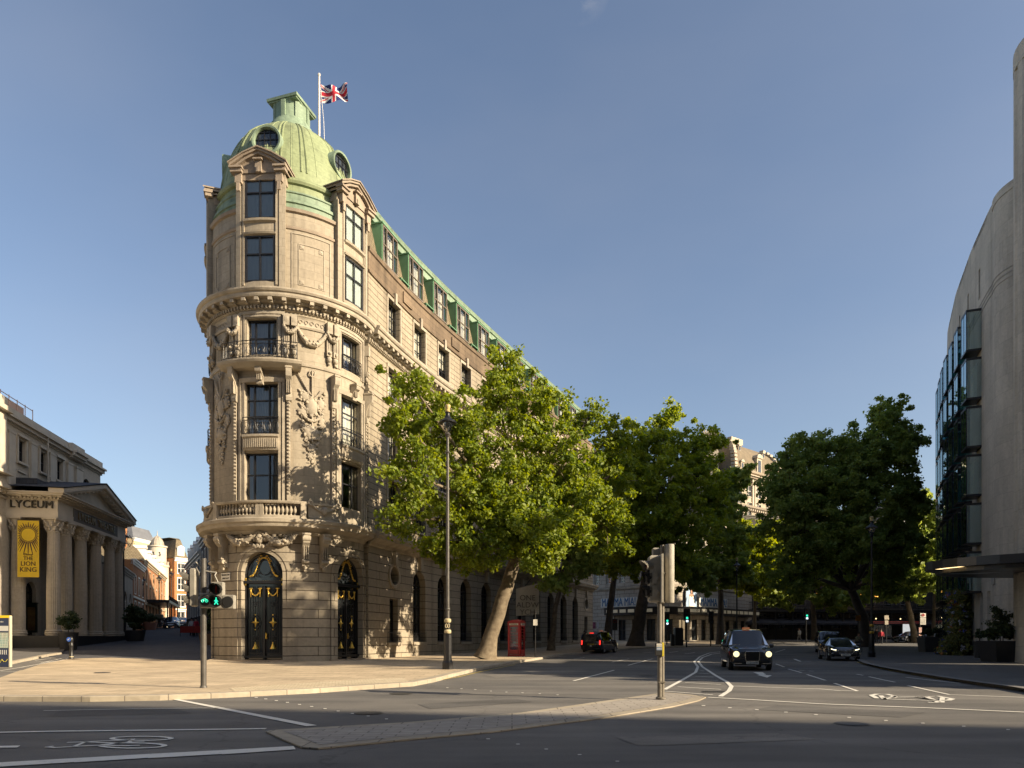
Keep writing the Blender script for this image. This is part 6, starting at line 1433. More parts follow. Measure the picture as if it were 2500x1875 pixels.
for ci,u in enumerate(bays):
    for r in range(7):
        z0=21.2-3.32*r; z0+= (0 if ci<8 else 0); 
        if z0<4.5 and ci<2: 
            if z0<3: continue
        w_=1.45; hz=2.7; dp=.95
        g=MB(); Mx=frame(RM(u-.1,0)-RM(u+.1,0),(RM(u,0,1)-RM(u,0,0)),RM(u,z0,0))
        g.add([(-w_/2,0,0),(w_/2,0,0),(w_/2,-dp*.95,.0),(-w_/2,-dp,.0),(-w_/2,0,.14),(w_/2,0,.14),(w_/2,-dp*.95,.14),(-w_/2,-dp,.14)],[(0,1,2,3),(7,6,5,4),(0,4,5,1),(1,5,6,2),(2,6,7,3),(3,7,4,0)],Mx)
        g.add([(-w_/2,0,hz),(w_/2,0,hz),(w_/2,-dp*.95,hz),(-w_/2,-dp,hz),(-w_/2,0,hz+.16),(w_/2,0,hz+.16),(w_/2,-dp*.95,hz+.16),(-w_/2,-dp,hz+.16)],[(0,1,2,3),(7,6,5,4),(0,4,5,1),(1,5,6,2),(2,6,7,3),(3,7,4,0)],Mx)
        for x,y in ((-w_/2+.03,-dp+.03),(w_/2-.03,-dp*.95+.03),(0,-dp*.97+.03)): g.box((x,y,hz/2+.1),(.05,.05,hz-.1),Mx)
        b_=g.build('glass_bay',BF,mh_)
        g=MB(); x0,x1=-w_/2+.02,w_/2-.02
        g.add([(x0,0,.14),(x0,-dp+.02,.14),(x0,-dp+.02,hz),(x0,0,hz),(x1,0,.14),(x1,-dp*.95+.02,.14),(x1,-dp*.95+.02,hz),(x1,0,hz)],[(0,1,2,3),(7,6,5,4),(1,5,6,2)],Mx); p=g.build('glass',BG); p.parent=b_
        g=MB(); n=16
        for k in range(n):
            a=x0+.1+(x1-x0-.2)*k/n; b2=x0+.1+(x1-x0-.2)*(k+1)/n; 
            if (ci*3+r*5)%4==1 and k>n*.5: break
            g.add([(a,-.18+.04*(k%2),.15),(b2,-.18+.04*((k+1)%2),.15),(b2,-.18+.04*((k+1)%2),hz-.05),(a,-.18+.04*(k%2),hz-.05)],[(0,1,2,3)],Mx)
        if (ci+2*r)%4==0: g.add([(w_/2-.14,-.02,.15),(w_/2-.14,-dp*.7,.15),(w_/2-.14,-dp*.7,hz-.05),(w_/2-.14,-.02,hz-.05)],[(0,1,2,3)],Mx)
        p=g.build('curtain',BG2); p.parent=b_
# canopy
g=MB(); P=[]
for k in range(40): a=2*PI*k/40; P.append((31.2+8.3*math.cos(a)*1.0,36.6+4.6*math.sin(a)-.16*8.3*math.cos(a)))
g.prism(P,5.25,5.7); P2=[(31.2+(x-31.2)*.94,36.6+(y-36.6)*.9) for x,y in P]; g.prism(P2,5.03,5.249); g.build('entrance_canopy',mat('dark bronze canopy',(.035,.033,.035),.35,spec=.6),mh_)
g=MB()
for k in range(20,22): a=2*PI*k/40; b=2*PI*(k+1)/40; f=lambda a_,s:(31.2+8.3*s*math.cos(a_),36.6+4.6*s*math.sin(a_)-.16*8.3*s*math.cos(a_),5.24); g.quad(f(a,.985),f(b,.985),f(b,.95),f(a,.95))
g.build('canopy_light',LITE,mh_)
g=MB(); g.quad((24.6,36.2,5.02),(29,34.6,5.02),(31,34.8,5.02),(27,35.6,5.02)); g.quad((23.6,38.0,5.02),(26.2,37.2,5.02),(25.4,38.3,5.02),(24,38.3,5.02)); g.build('canopy_reflection',mat('pale soffit reflection',(.55,.58,.62),.3),mh_)  # pale quads stand in for reflections on the canopy underside
g=MB(); c=RM(.4,5.1,.12); Mx=frame(RM(0,0)-RM(1,0),RM(0,0,1)-RM(0,0,0),(c.x,c.y,5.4)); g.box((0,0,0),(.6,.04,.9),Mx) ; g.build('wall_plaque',LIMES,mh_)
# blocks beyond the frame that shade the junction: behind the camera
SB=mat('behind facade',(.36,.32,.27),.9,var=.2)
h,M,Lh=house('stone_building','long stone building behind the viewpoint that shades the foreground','building',(130,-29.6),(-30,3.0-.0),0,36.6,20,blocks('strand stone',(.42,.37,.30),(.39,.34,.28),(.2,.17,.14),1.2,.5,.02),7,30,1.6,2.6,TRIM,z1=4,step=4.1,surround=False,glass=GLASSD)

g_,M,Lh=house('low_corner_block','low stone block added right of the picture to shade the carriageway','building',(31.5,16.6),(31.5,16.59),0,1,1,SB,1,1,.1,.1,SB) if 0 else (0,0,0)
lb=thing('low_shade_block','low stone block added beyond the frame at the right to shade the road','building',loc=(45,18,0))  # unseen block, added to shade the carriageway
g=MB(); P=[(31.2,17.2),(62,4.6),(66,14),(33.5,31)]; g.prism(P,-.2,13.6); g.prism([(x+(48-x)*-.02,y+(16-y)*-.03) for x,y in P],13.603,14.1); g.build('wall',SB,lb)
for k in range(6):
    for zz in (1,4.6,8.2):
        f=(k+.5)/6; a=Vector((31.2,17.2)).lerp(Vector((33.5,31)),f); window(lb,'lb',frame((-.16,-.99,0),(-.99,.16,0),(a.x-.02,a.y,zz)),w=1.3,h=2.2,cols=2,rows=2,glass=GLASSD)

house('crescent_shade_block','long stone block added farther round the crescent to shade the balconied hotel','building',(75.5,98.5),(57.5,84.5),1,26,12,FARS,6,8,1.5,2.4,CREAMT,z1=5,step=3.3) if 0 else None
cb=thing('crescent_shade_block','unseen stone block added behind the modern hotel to shade the balconied hotel','building',loc=(66,92,1)); g=MB(); g.prism([(57.5,85),(72,74),(112,100),(97,124),(76,101)],0,26); g.prism([(57.2,85),(72,73.7),(112.3,100),(97,124.4),(76,101.3)],26.003,26.6); g.build('wall',SB,cb)  # unseen block, added and stretched to keep sun off the balconied hotel
for k in range(7):
    for zz in range(6):
        a=Vector((57.5,85)).lerp(Vector((76,101)),(k+.5)/7); window(cb,'cb',frame((.756,.654,0),(-.654,.756,0),(a.x-.02,a.y+.02,4+3.5*zz)),w=1.4,h=2.2,cols=2,rows=2,glass=GLASSD)
# ---------------------------------------------------------------- street furniture
SIGG=mat('signal grey',(.30,.28,.24),.5,var=.15,vs=6); SIGB=mat('signal black',(.02,.02,.02),.5); POLE=mat('pole grey paint',(.09,.083,.075),.45,var=.4,vs=4,bump=.2); 
GRN=mat('green signal',(.02,.5,.28),.3,emit=(.03,.75,.42),es=.9); REDL=mat('unlit red lens',(.28,.03,.02),.25); DARKL=mat('unlit lens',(.05,.035,.03),.25); CREAMP=mat('cream collar',(.52,.44,.27),.5,var=.1)
def lamp_column(label,x,y,h,s=1,collar=True,lantern='big'):
    z=Hh(x,y)+.12; t=thing('street_lamp',label,'street lamp',group='black street lamps along the pavements'); t.location=(x,y,z)
    g=MB()
    g.lathe([(.24,0),(.24,.3),(.2,.36),(.18,.5),(.18,1.5),(.19,1.55)],(0,0,0),8,PI/8,PI/8+2*PI); g.build('base',IRON,t)
    g=MB(); g.tube([(0,0,1.5),(0,0,2.5),(0,0,h*.6),(0,0,h-.9)],[.09,.08,.07,.055],12); g.lathe([(.1,2.55),(.12,2.6),(.1,2.65)],(0,0,0),12); g.lathe([(.075,0),(.1,.05),(.075,.1)],(0,0,h*.85),10); g.lathe([(.065,0),(.14,.12),(.05,.22)],(0,0,h-.95),10); g.build('shaft',POLE if collar=='lit' else IRON,t,smooth=True,angle=40)
    if collar:
        g=MB(); g.lathe([(.13,1.55),(.155,1.58),(.155,1.68),(.12,1.72)],(0,0,0),16); g.mark(); g.lathe([(.12,2.02),(.15,2.06),(.15,2.16),(.1,2.2)],(0,0,0),16); g.each('collar',CREAMP if collar=='lit' else GOLD,t,smooth=True,angle=40)
        g=MB(); g.lathe([(.12,1.7),(.12,2.05)],(0,0,0),16); g.build('crest_band',IRON,t,smooth=True)
        for q in (-.05,.05):
            g=MB(); g.tube([(q+.04*math.cos(k*PI/6),-.13,1.88+.09*math.sin(k*PI/6)) for k in range(13)],.012,4); g.build('crest',CREAMP,t)
    g=MB(); zt=h-.75
    for k in range(4): a=PI/4+k*PI/2; g.tube([(0,0,zt),(.17*math.cos(a),.17*math.sin(a),zt+.12),(.24*math.cos(a),.24*math.sin(a),zt+.45)],.016,5)
    g.lathe([(.38,.40),(.39,.44),(.33,.5),(.17,.6),(.1,.72),(.09,.85),(.11,.88)],(0,0,zt),24); g.build('hood',IRON,t,smooth=True,angle=50)
    g=MB(); g.lathe([(.08,.02),(.16,.12),(.22,.28),(.23,.42)],(0,0,zt),20); g.build('glass_bowl',glassmat('lamp bowl glass',(.8,.82,.8),.75),t,smooth=True)
    g=MB(); g.lathe([(.1,.87),(.12,.92),(.08,.98),(.13,1.12),(.12,1.18),(.09,1.2)],(0,0,zt),12); g.build('crown_finial',mat('pale gold finial',(.50,.38,.16),.45),t,smooth=True)
    t.scale=(s,s,s); return t
b=G(1093,1634,.12); lamp_column('tall black street lamp with cream collar on the hotel pavement before the leaning tree',b[0],b[1],11.0,collar='lit')
b=G(2128,1604,.12); lamp_column('street lamp with brass collar at the kerb right of the parked black saloon',b[0],b[1],(1604-1277)/F*b[1],collar=True)
b=G(1799,1576,.1); lamp_column('thin far street lamp standing between the taxi roof and the bright tree',X(1799,70),70,8.6,collar=None)
for px,Y,h,lab in ((302,61,9.2,'nearest street lamp beside the portico, against the orange brick'),(349.5,84,6.2,'second street lamp up the side street, before the white windows'),(388.5,95,7.0,'third street lamp up the side street, by the cyclist'),(418,104,8.2,'farthest street lamp, against the modern block')):
    x=X(px,Y); t=lamp_column(lab,x,Y,h,collar=None); 
x,y=X(302,61),61; g=MB(); z=Hh(x,y)+8.7
fr_=thing('star_lights','wire star decoration fixed to the lamp beside the portico','decoration',loc=(x,y,z))
for dx,dy_ in ((-.6,0),(.55,-.1),(0,.5)):
    for q in range(2):
        P=[(x+dx+.5*math.cos(PI/2+q*PI+k*2*PI/3),y-.05,z+dy_+.5*math.sin(PI/2+q*PI+k*2*PI/3)) for k in range(4)]; g.tube(P,.03,4)
g.build('wire_star',IRON,fr_)
# signals
def head(g,x,z,n=3,dy=-.0,w=.34,lensy=-.16): pass
def disc(c,r,n=20): return [(c[0]+r*math.cos(2*PI*k/n),c[1],c[2]+r*math.sin(2*PI*k/n)) for k in range(n)]
def hood_(g,c,r,L,nrm=(0,-1,0)):
    "open-bottomed visor projecting along nrm"
    N=Vector(nrm); T=Vector((-N.y,N.x,0)); c=Vector(c); R=[]
    for k in range(13):
        a=R_(-35)+R_(250)*k/12; R.append((c+T*r*math.cos(a)+Vector((0,0,r*math.sin(a))),c+T*r*math.cos(a)+Vector((0,0,r*math.sin(a)))+N*(L*(.55+.45*max(0,math.sin(a))))))
    for (a,b),(c2,d) in zip(R,R[1:]): g.quad(a,b,d,c2); g.quad(c2+N*.004,d,b,a+N*.004)
# left signal
b=G(497,1679,.12); sg=thing('traffic_signal','grey traffic signal post with green bicycle and walking lights near the hotel door','traffic signal'); sg.location=(b[0],b[1],Hh(*b)+.12)
g=MB(); g.tube([(0,0,0),(0,0,2.4),(0,0,3.6)],[.08,.078,.076],14); g.lathe([(.1,0),(.1,.03),(.08,.06)],(0,0,0),14); g.build('post',POLE,sg,smooth=True,angle=40)
k=b[1]/F; XX=lambda px:(px-497)*k; ZZ=lambda py:(HOR-py)*k+EYE-(Hh(*b)+.12)
def hbox(name,x0,x1,y0,y1,m=SIGG,d=.2,y=-.12): g=MB(); g.box(((XX(x0)+XX(x1))/2,y,(ZZ(y0)+ZZ(y1))/2),(XX(x1)-XX(x0),d,ZZ(y0)-ZZ(y1)),bev=.02); return g.build(name,m,sg)
def lens(par,px,py,r,m,y=-.235,n=24): g=MB(); g.lathe([(r*1.18,0),(r*1.18,.03),(r*1.02,.035)],(0,0,0),n,M=Matrix.Translation((XX(px),y+.02,ZZ(py)))@Matrix.Rotation(PI/2,4,'X')); o=g.build('lens_ring',SIGB); o.parent=par; g=MB(); g.poly(disc((XX(px),y-.012,ZZ(py)),r)[::-1]); o=g.build('lens',m); o.parent=par
c=hbox('cycle_signal',496,523,1449,1485); lens(c,509.5,1467,.125,mat('dark green lens',(.01,.12,.08),.2,emit=(.01,.22,.14),es=.5))
g=MB(); y=-.26
for dx in (-.055,.055): g.tube([(XX(509.5)+dx+.035*math.cos(q*PI/6),y,ZZ(1468)+.035*math.sin(q*PI/6)) for q in range(13)],.007,4)
g.tube([(XX(509.5)-.055,y,ZZ(1468)),(XX(509.5)-.02,y,ZZ(1466)+.03),(XX(509.5)+.03,y,ZZ(1466)+.03),(XX(509.5)+.055,y,ZZ(1468))],.007,4); o=g.build('bicycle_symbol',GRN); o.parent=c
c=hbox('walking_signal',524,550.5,1422,1486.5)
for py,m in ((1440,REDL),(1469,GRN)):
    g=MB(); g.lathe([(.15,0),(.15,.05),(.13,.055)],(0,0,0),24,M=Matrix.Translation((XX(537.5),-.2,ZZ(py)))@Matrix.Rotation(PI/2,4,'X')); o=g.build('lens_ring',SIGB); o.parent=c
    g=MB(); g.poly(disc((XX(537.5),-.262,ZZ(py)),.13)[::-1]); o=g.build('lens',SIGB); o.parent=c
    g=MB(); hood_(g,(XX(537.5),-.24,ZZ(py)),.155,.24); o=g.build('visor',SIGB); o.parent=c
    g=MB(); X0_,Z0_=XX(538),ZZ(py); y=-.28; g.ball((X0_,y,Z0_+.085),.02,6,(1,.3,1)); 
    if m is GRN: g.tube([(X0_,y,Z0_+.05),(X0_,y,Z0_-.01)],.022,5); g.tube([(X0_,y,Z0_-.01),(X0_+.05,y,Z0_-.09)],.013,4); g.tube([(X0_,y,Z0_-.01),(X0_-.045,y,Z0_-.09)],.013,4); g.tube([(X0_+.05,y,Z0_-.01),(X0_,y,Z0_+.05),(X0_-.05,y,Z0_)],.011,4)
    else: g.box((X0_,y,Z0_),(.05,.015,.11)); g.box((X0_,y,Z0_-.07),(.035,.015,.09))
    o=g.build('figure_symbol',m); o.parent=c
c=hbox('blank_signal',551.5,577,1453.5,1487.5); lens(c,564,1470.5,.13,mat('pale blank lens',(.45,.42,.36),.4))
g=MB(); g.tube([(0,0,3.25),(XX(529),-.02,3.2)],.03,6); g.tube([(XX(530),-.05,3.2),(XX(528),-.1,3.12),(XX(532),-.1,3.02),(XX(536),-.1,ZZ(1422))],.018,6); g.tube([(0,0,3.3),(XX(478),0,3.5)],.025,6); g.tube([(-.2,0,3.35),(-.1,-.05,3.2),(-.12,0,3.05)],.015,5); g.build('bracket',SIGG,sg)
g=MB(); g.box((XX(474),.0,(ZZ(1388)+ZZ(1481))/2),(.12,.26,ZZ(1388)-ZZ(1481)),bev=.03); c=g.build('vehicle_signal',SIGG,sg)
for py in (1410,1438,1466):
    g=MB(); g.box((XX(467),.02,ZZ(py)),(.14,.26,.24),bev=.03); o=g.build('lamp_housing',SIGB); o.parent=c
    g=MB(); hood_(g,(XX(463),.02,ZZ(py)),.15,.3 if py<1420 else .2,(-1,-.15,0)); o=g.build('visor',SIGG); o.parent=c
# right signal on the island
b=G(1613,1706,.05); sg=thing('traffic_signal','pale traffic signal on twin posts at the tip of the traffic island','traffic signal'); sg.location=(b[0],b[1],.05); k=b[1]/F; XX=lambda px:(px-1613)*k; ZZ=lambda py:(HOR-py)*k+EYE-.05
PALE=mat('pale weathered signal',(.33,.305,.255),.6,var=.22,vs=7,bump=.2)
g=MB(); g.tube([(XX(1610.5),0,0),(XX(1610.5),0,3.0)],.055,12); g.tube([(XX(1617.5),.02,0),(XX(1617.5),.02,3.68)],.05,12); g.lathe([(.12,0),(.12,.03),(.09,.05)],(0,0,0),14)
for z in (.4,1.3,2.3,3.0): g.box((.02,0,z),(.17,.13,.03))
g.build('post',mat('galvanised post',(.17,.15,.12),.5,var=.35,vs=5,bump=.2),sg,smooth=True,angle=40)
g=MB(); g.box((XX(1596),0,(ZZ(1357)+ZZ(1471))/2),(.24,.3,ZZ(1357)-ZZ(1471)),bev=.04); g.box((XX(1611),0,(ZZ(1357)+ZZ(1471))/2),(.05,.62,1.15),bev=.01); c=g.build('vehicle_signal',PALE,sg)
for py in (1384,1412,1445):
    g=MB(); g.box((XX(1586),0,ZZ(py)),(.16,.28,.27),bev=.03); o=g.build('lamp_housing',SIGB); o.parent=c
    if py==1384:
        g=MB(); hood_(g,(XX(1590),-.02,ZZ(py)),.14,.3,(-1,-.25,0)); o=g.build('visor',PALE); o.parent=c
        g=MB(); g.lathe([(.12,0),(0,.03)],(0,0,0),18,M=Matrix.Translation((XX(1580),-.03,ZZ(py)))@Matrix.Rotation(-PI/2,4,'Y')); o=g.build('lens',REDL); o.parent=c
    else:
        g=MB(); g.box((XX(1595.5),-.17,ZZ(py)),(.11,.03,.27)); g.ball((XX(1601),-.17,ZZ(py)),.07,8,(.8,.3,1)); o=g.build('side_plate',PALE); o.parent=c
        g=MB(); hood_(g,(XX(1588),-.0,ZZ(py)),.15,.22,(-1,-.1,0)); o=g.build('visor',SIGB); o.parent=c
        g=MB()
        for q in range(7): g.box((XX(1580),-.15,ZZ(py)+.1-q*.033),(.17,.02,.012))
        o=g.build('louvre',SIGB); o.parent=c
g=MB(); zc=(ZZ(1329)+ZZ(1472))/2; hh=ZZ(1329)-ZZ(1472); g.lathe([(.1,-hh/2),(.11,-hh/2+.02),(.11,hh/2-.02),(.1,hh/2)],(XX(1635),0,zc),16); g.box((XX(1635),.05,zc),(.2,.14,hh),bev=.02); c=g.build('signal_back',PALE,sg,smooth=True,angle=30)
g=MB(); g.box((XX(1606),.22,(ZZ(1332)+ZZ(1440))/2),(.17,.16,1.0),bev=.03)
for py in (1355,1380,1412): g.add([(XX(1640),0,ZZ(py)+.06),(XX(1645),-.0,ZZ(py)),(XX(1640),0,ZZ(py)-.06),(XX(1640),.06,ZZ(py))],[(0,1,2),(0,3,1),(1,3,2)])
g.build('rear_signal',SIGG,sg)
g=MB(); g.box((XX(1606.5),-.08,1.18),(.15,.12,.3),bev=.015); c=g.build('push_button_box',SIGB,sg)
g=MB(); g.box((XX(1606.5),-.145,1.285),(.13,.01,.07)); g.build('sign',WHITE).parent=c; g=MB(); g.box((XX(1606.5),-.145,1.2),(.13,.01,.07)); g.build('sign',mat('pale blue sign',(.25,.32,.45),.5)).parent=c
text('PEDESTRIANS',.022,(XX(1606.5),-.152,1.285),(1,0,0),(0,-1,0),SIGB,c,ext=.001); text('WAIT',.045,(XX(1606.5),-.152,1.2),(1,0,0),(0,-1,0),WHITE,c,ext=.001)
g=MB(); g.box((XX(1616.5),-.06,1.18),(.045,.1,.33),bev=.01); g.build('yellow_cover',mat('signal yellow',(.62,.50,.04),.4),sg)
# far signals
def farsig(px,Y,h,label,lit=True,w=.36):
    x=X(px,Y); z=Hh(x,Y)+.12; t=thing('traffic_signal',label,'traffic signal',group='far traffic signals'); t.location=(x,Y,z)
    g=MB(); g.tube([(0,0,0),(0,0,h)],.07,8); g.build('post',IRON,t)
    g=MB(); g.box((0,-.12,h-.55),(w*1.9,.05,1.25),bev=.02); g.box((0,-.2,h-.55),(w,.15,1.05),bev=.02); g.build('housing',SIGB,t)
    for i in range(3): g=MB(); g.poly(disc((0,-.285,h-.22-.33*i),.12)[::-1]); g.build('lens',GRN if (i==2 and lit) else DARKL,t); 
    if lit:
        g=MB(); g.box((0,-.29,h-1.2),(.22,.03,.2)); g.build('arrow_lamp',mat('white arrow lamp',(.7,.8,.8),.4,emit=(.7,.9,1),es=1.0),t)
farsig(1676,72,3.9,'signal with green light in front of the arched poster'); farsig(1628,80,3.6,'signal with small green light left of the arched poster',w=.3)
farsig(1735,76,3.7,'unlit signal between the white theatre and the taxi',False,.28); farsig(1968,82,4.2,'signal with green light in front of the dark balconied hotel')
# bollard
b=G(174,1610.5,.02); t=thing('bollard','black bollard with a round blue sign at the cycle lane','bollard'); t.location=(b[0],b[1],Hh(*b)+.02)
g=MB(); g.lathe([(.14,0),(.14,.1),(.11,.14),(.105,.75),(.125,.8),(.125,.86),(.1,.9),(.1,1.05),(.12,1.1),(.11,1.25),(.06,1.32),(0,1.34)],(0,0,0),16); g.build('post',IRON,t,smooth=True,angle=40)
g=MB(); g.lathe([(.117,.82),(.117,.86)],(0,0,0),16); g.lathe([(.118,.15),(.118,.19)],(0,0,0),16); g.build('band',CREAMP,t,smooth=True)
g=MB(); g.poly(disc((-.05,-.15,1.17),.13)[::-1]); c=g.build('blue_disc',mat('blue sign face',(.03,.10,.42),.4),t); g=MB(); g.tube([(-.1,-.16,1.13),(-.06,-.16,1.19),(0,-.16,1.2)],.014,4); g.build('arrow',WHITE).parent=c
# information totem
xx=X(8,33.5); z=Hh(xx,33.5)+.11; t=thing('information_totem','yellow topped street map totem cut by the left edge of the picture','map sign'); t.location=(xx-.25,33.5,z)
W_=1.15; top=(HOR-1503)/F*33.5+EYE-z; bot=0
g=MB(); g.box((0,0,top/2),(W_,.14,top),bev=.02); g.build('panel',mat('totem navy',(.02,.03,.07),.4),t); g=MB(); g.box((0,0,top-.05),(W_+.03,.17,.12)); g.build('yellow_top',mat('totem yellow',(.72,.52,.02),.5),t); g=MB(); g.box((W_/2+.02,0,top/2),(.05,.16,top)); g.build('edge_frame',mat('totem edge',(.45,.42,.33),.5),t)
g=MB(); g.box((.05,-.075,top*.52),(W_*.85,.01,top*.3)); mp=g.build('map',mat('map paper',(.38,.36,.28),.6,col2=(.20,.34,.32),vs=3.5),t)
g=MB()
for k in range(9): g.tube([(-.4+.11*k,-.082,top*.38),(-.42+.12*k+.05*(k%3),-.082,top*.66)],.004,3)
for k in range(6): g.tube([(-.43,-.082,top*(.4+.045*k)),(.5,-.082,top*(.39+.05*k))],.004,3)
g.build('map_streets',WHITE).parent=mp
g=MB(); g.box((.05,-.075,top*.75),(W_*.85,.008,top*.1)); 
for k in range(10): g.box((-.36+.09*k,-.078,top*.29),(.03,.008,.22))
g.build('text_lines',mat('totem print',(.5,.5,.48),.5),t); text('Covent Garden',.1,(0.0,-.08,top*.88),(1,0,0),(0,-1,0),WHITE,t,ext=.002)
g=MB(); g.tube([(-.3+.09*k,-.08,top*.12+.09*math.sin(k*2.3)) for k in range(10)],.012,4); g.build('scrawl',mat('yellow scrawl',(.55,.45,.05),.6),t)
# telephone box
b=G(1261,1602.5,.12); t=thing('telephone_box','red telephone box on the kerb right of the leaning tree','telephone box'); t.location=(b[0]+.0,b[1]+.3,Hh(*b)+.12); t.rotation_euler=(0,0,R_(-24))
RED=mat('telephone red',(.42,.018,.014),.35,spec=.6,var=.1)
g=MB(); w2=.45
for sx in (-1,1):
    for sy in (-1,1): g.box((sx*(w2-.05),sy*(w2-.05),1.15),(.1,.1,2.1))
g.box((0,0,.06),(.92,.92,.12)); g.box((0,0,2.2),(.92,.92,.18)); g.box((0,0,2.32),(.98,.98,.05)); g.box((0,w2-.03,1.15),(.8,.03,2.0))
rr=[]
for k in range(9): a=PI*k/8; rr.append((.47*math.cos(a),.14*math.sin(a)))
for (ax) in (0,1):
    vs=[((x,-.465,2.34+z) if ax==0 else (-.465,x,2.34+z)) for x,z in rr]+[((x,.465,2.34+z) if ax==0 else (.465,x,2.34+z)) for x,z in rr]; n=9
    g.add(vs,[tuple(range(n)),tuple(range(2*n-1,n-1,-1))]+[(k_,n+k_,n+k_+1,k_+1) for k_ in range(n-1)])
g.ball((0,0,2.44),.42,16,(1,1,.25)); g.build('cabinet',RED,t)
for s in range(3):
    M4=Matrix.Rotation(PI/2*(s-1),4,'Z'); g=MB()
    g.box((-.34,-w2-.0,1.15),(.06,.05,1.95),M4); g.box((.34,-w2,1.15),(.06,.05,1.95),M4); g.box((0,-w2,.3),(.72,.05,.3),M4); g.box((0,-w2,2.08),(.72,.05,.06),M4)
    for k in range(9): g.box((0,-w2,.45+k*.2),(.66,.025,.022),M4)
    for x in (-.22,.22): g.box((x,-w2,1.25),(.022,.024,1.6),M4)
    f=g.build('door' if s==1 else 'side_frame',RED,t); g=MB(); g.box((0,-w2+.02,1.25),(.62,.006,1.6),M4); p=g.build('pane',GLASS); p.parent=f
    g=MB(); g.box((0,-w2-.02,2.2),(.66,.02,.13),M4); p=g.build('name_panel',mat('opal panel',(.7,.66,.55),.4)); p.parent=f
    nrm=M4.to_3x3()@Vector((0,-1,0)); rt=M4.to_3x3()@Vector((1,0,0)); o=text('TELEPHONE',.105,nrm*(w2+.035)+Vector((0,0,2.2)),rt,nrm,SIGB,None,ext=.002,sx=.95); o.parent=f
g=MB(); g.box((.05,.25,1.35),(.3,.15,.6)); g.box((.1,.1,1.1),(.12,.12,.25)); g.box((0,-.1,.95),(.4,.02,.14)); g.build('telephone',mat('phone chrome',(.35,.34,.33),.3,metal=.6),t)
# plants
def shrub(name,label,x,y,z,r,h,m,box=None,group=None,n=26,size=.12,seed=1,rr=None,cat='plant'):
    t=thing(name,label,cat,loc=(x,y,z),group=group); q=random.Random(seed); z0=z
    if box: 
        g=MB(); 
        if box[0]=='round': g.lathe([(box[1]*.8,0),(box[1],box[2]),(box[1]*.9,box[2]),(0,box[2]-.05)],(x,y,z),20); g.build('pot',box[3],t,smooth=True,angle=40)
        else: b_=box[1]; g.loft([[(x-b_*.8,y-b_*.8,z),(x+b_*.8,y-b_*.8,z),(x+b_*.8,y+b_*.8,z),(x-b_*.8,y+b_*.8,z)],[(x-b_,y-b_,z+box[2]),(x+b_,y-b_,z+box[2]),(x+b_,y+b_,z+box[2]),(x-b_,y+b_,z+box[2])]]); g.build('planter',box[3],t)
        z0=z+box[2]
    g=MB(); g.tube([(x,y,z0-.1),(x,y,z0+h*.5)],.03,5); g.build('stem',BARKD,t)
    cs=[];rs=[]
    for k in range(n):
        d=Vector((q.gauss(0,1),q.gauss(0,1),q.gauss(0,1))).normalized()*q.random()**.4; cs.append((x+d.x*r*.8,y+d.y*r*.8,z0+h*.5+d.z*h*.42)); rs.append(r*.3)
    v,N,ti=leaves(cs,rs,70,size,seed); leafobj('foliage',v,N,ti,m,t); return t
POT=mat('black planter',(.03,.03,.032),.5,var=.2); TERR=mat('brown planter',(.065,.04,.03),.7,var=.2)
def zz_(x,y,o=.1): return Hh(x,y)+o
x=X(167,46.5); shrub('potted_shrub','round clipped shrub in a black pot behind the bollard',x,46.5,zz_(x,46.5)-.1,.75,1.5,SHR,('round',.6,1.2,POT),n=22,seed=1,group='shrubs in pots beside the portico')
x=X(330,58); shrub('potted_shrub','large loose dark shrub in a black planter at the right end of the portico',x,58,zz_(x,58)-.1,.95,2.2,SHR,('round',.8,.9,POT),n=50,seed=2,size=.17,group='shrubs in pots beside the portico')
x=X(366,84); shrub('potted_shrub','small shrub in a terracotta pot farther up the side street',x,84,zz_(x,84)-.1,1.0,1.1,SHR,('round',.8,.9,mat('terracotta',(.30,.14,.09),.8)),n=20,seed=3,group='shrubs in pots beside the portico')
x=X(507,52); shrub('planter_box','dark bushy shrub in a brown planter against the left side of the hotel',x,53,zz_(x,53)-.25,.85,2.2,SHR,('box',.8,1.0,TERR),n=40,seed=4,size=.16)
x=X(2442,38.6); shrub('topiary_planter','cloud pruned tree in a big square black planter by the fluted corner',x,38.6,.2,.95,1.0,SHR,('box',.8,1.15,POT),n=26,seed=5,size=.13)
x=X(2452,38.8); t=shrub('cloud_tree','tiered dark topiary standing in the square planter',x,38.9,1.2,.9,2.6,SHR,n=18,seed=6,size=.1); 
x=X(2384,45.5); shrub('slim_pot_plant','small shrub in a narrow tall pot between wall recesses',x,45.2,.2,.35,.9,SHR,('box',.25,1.1,POT),n=12,seed=7,size=.1)
for k,(px,Y) in enumerate(((2265,60),(2292,60.5))): 
    x=X(px,Y); shrub('square_planter','%s grey planter with spiky grass on the forecourt'%('left' if k==0 else 'right'),x,Y,zz_(x,Y),.6,.9,SHR,('box',.62,1.3,mat('grey planter',(.05,.05,.05),.6)),n=14,seed=8+k,group='grey planters on the forecourt')
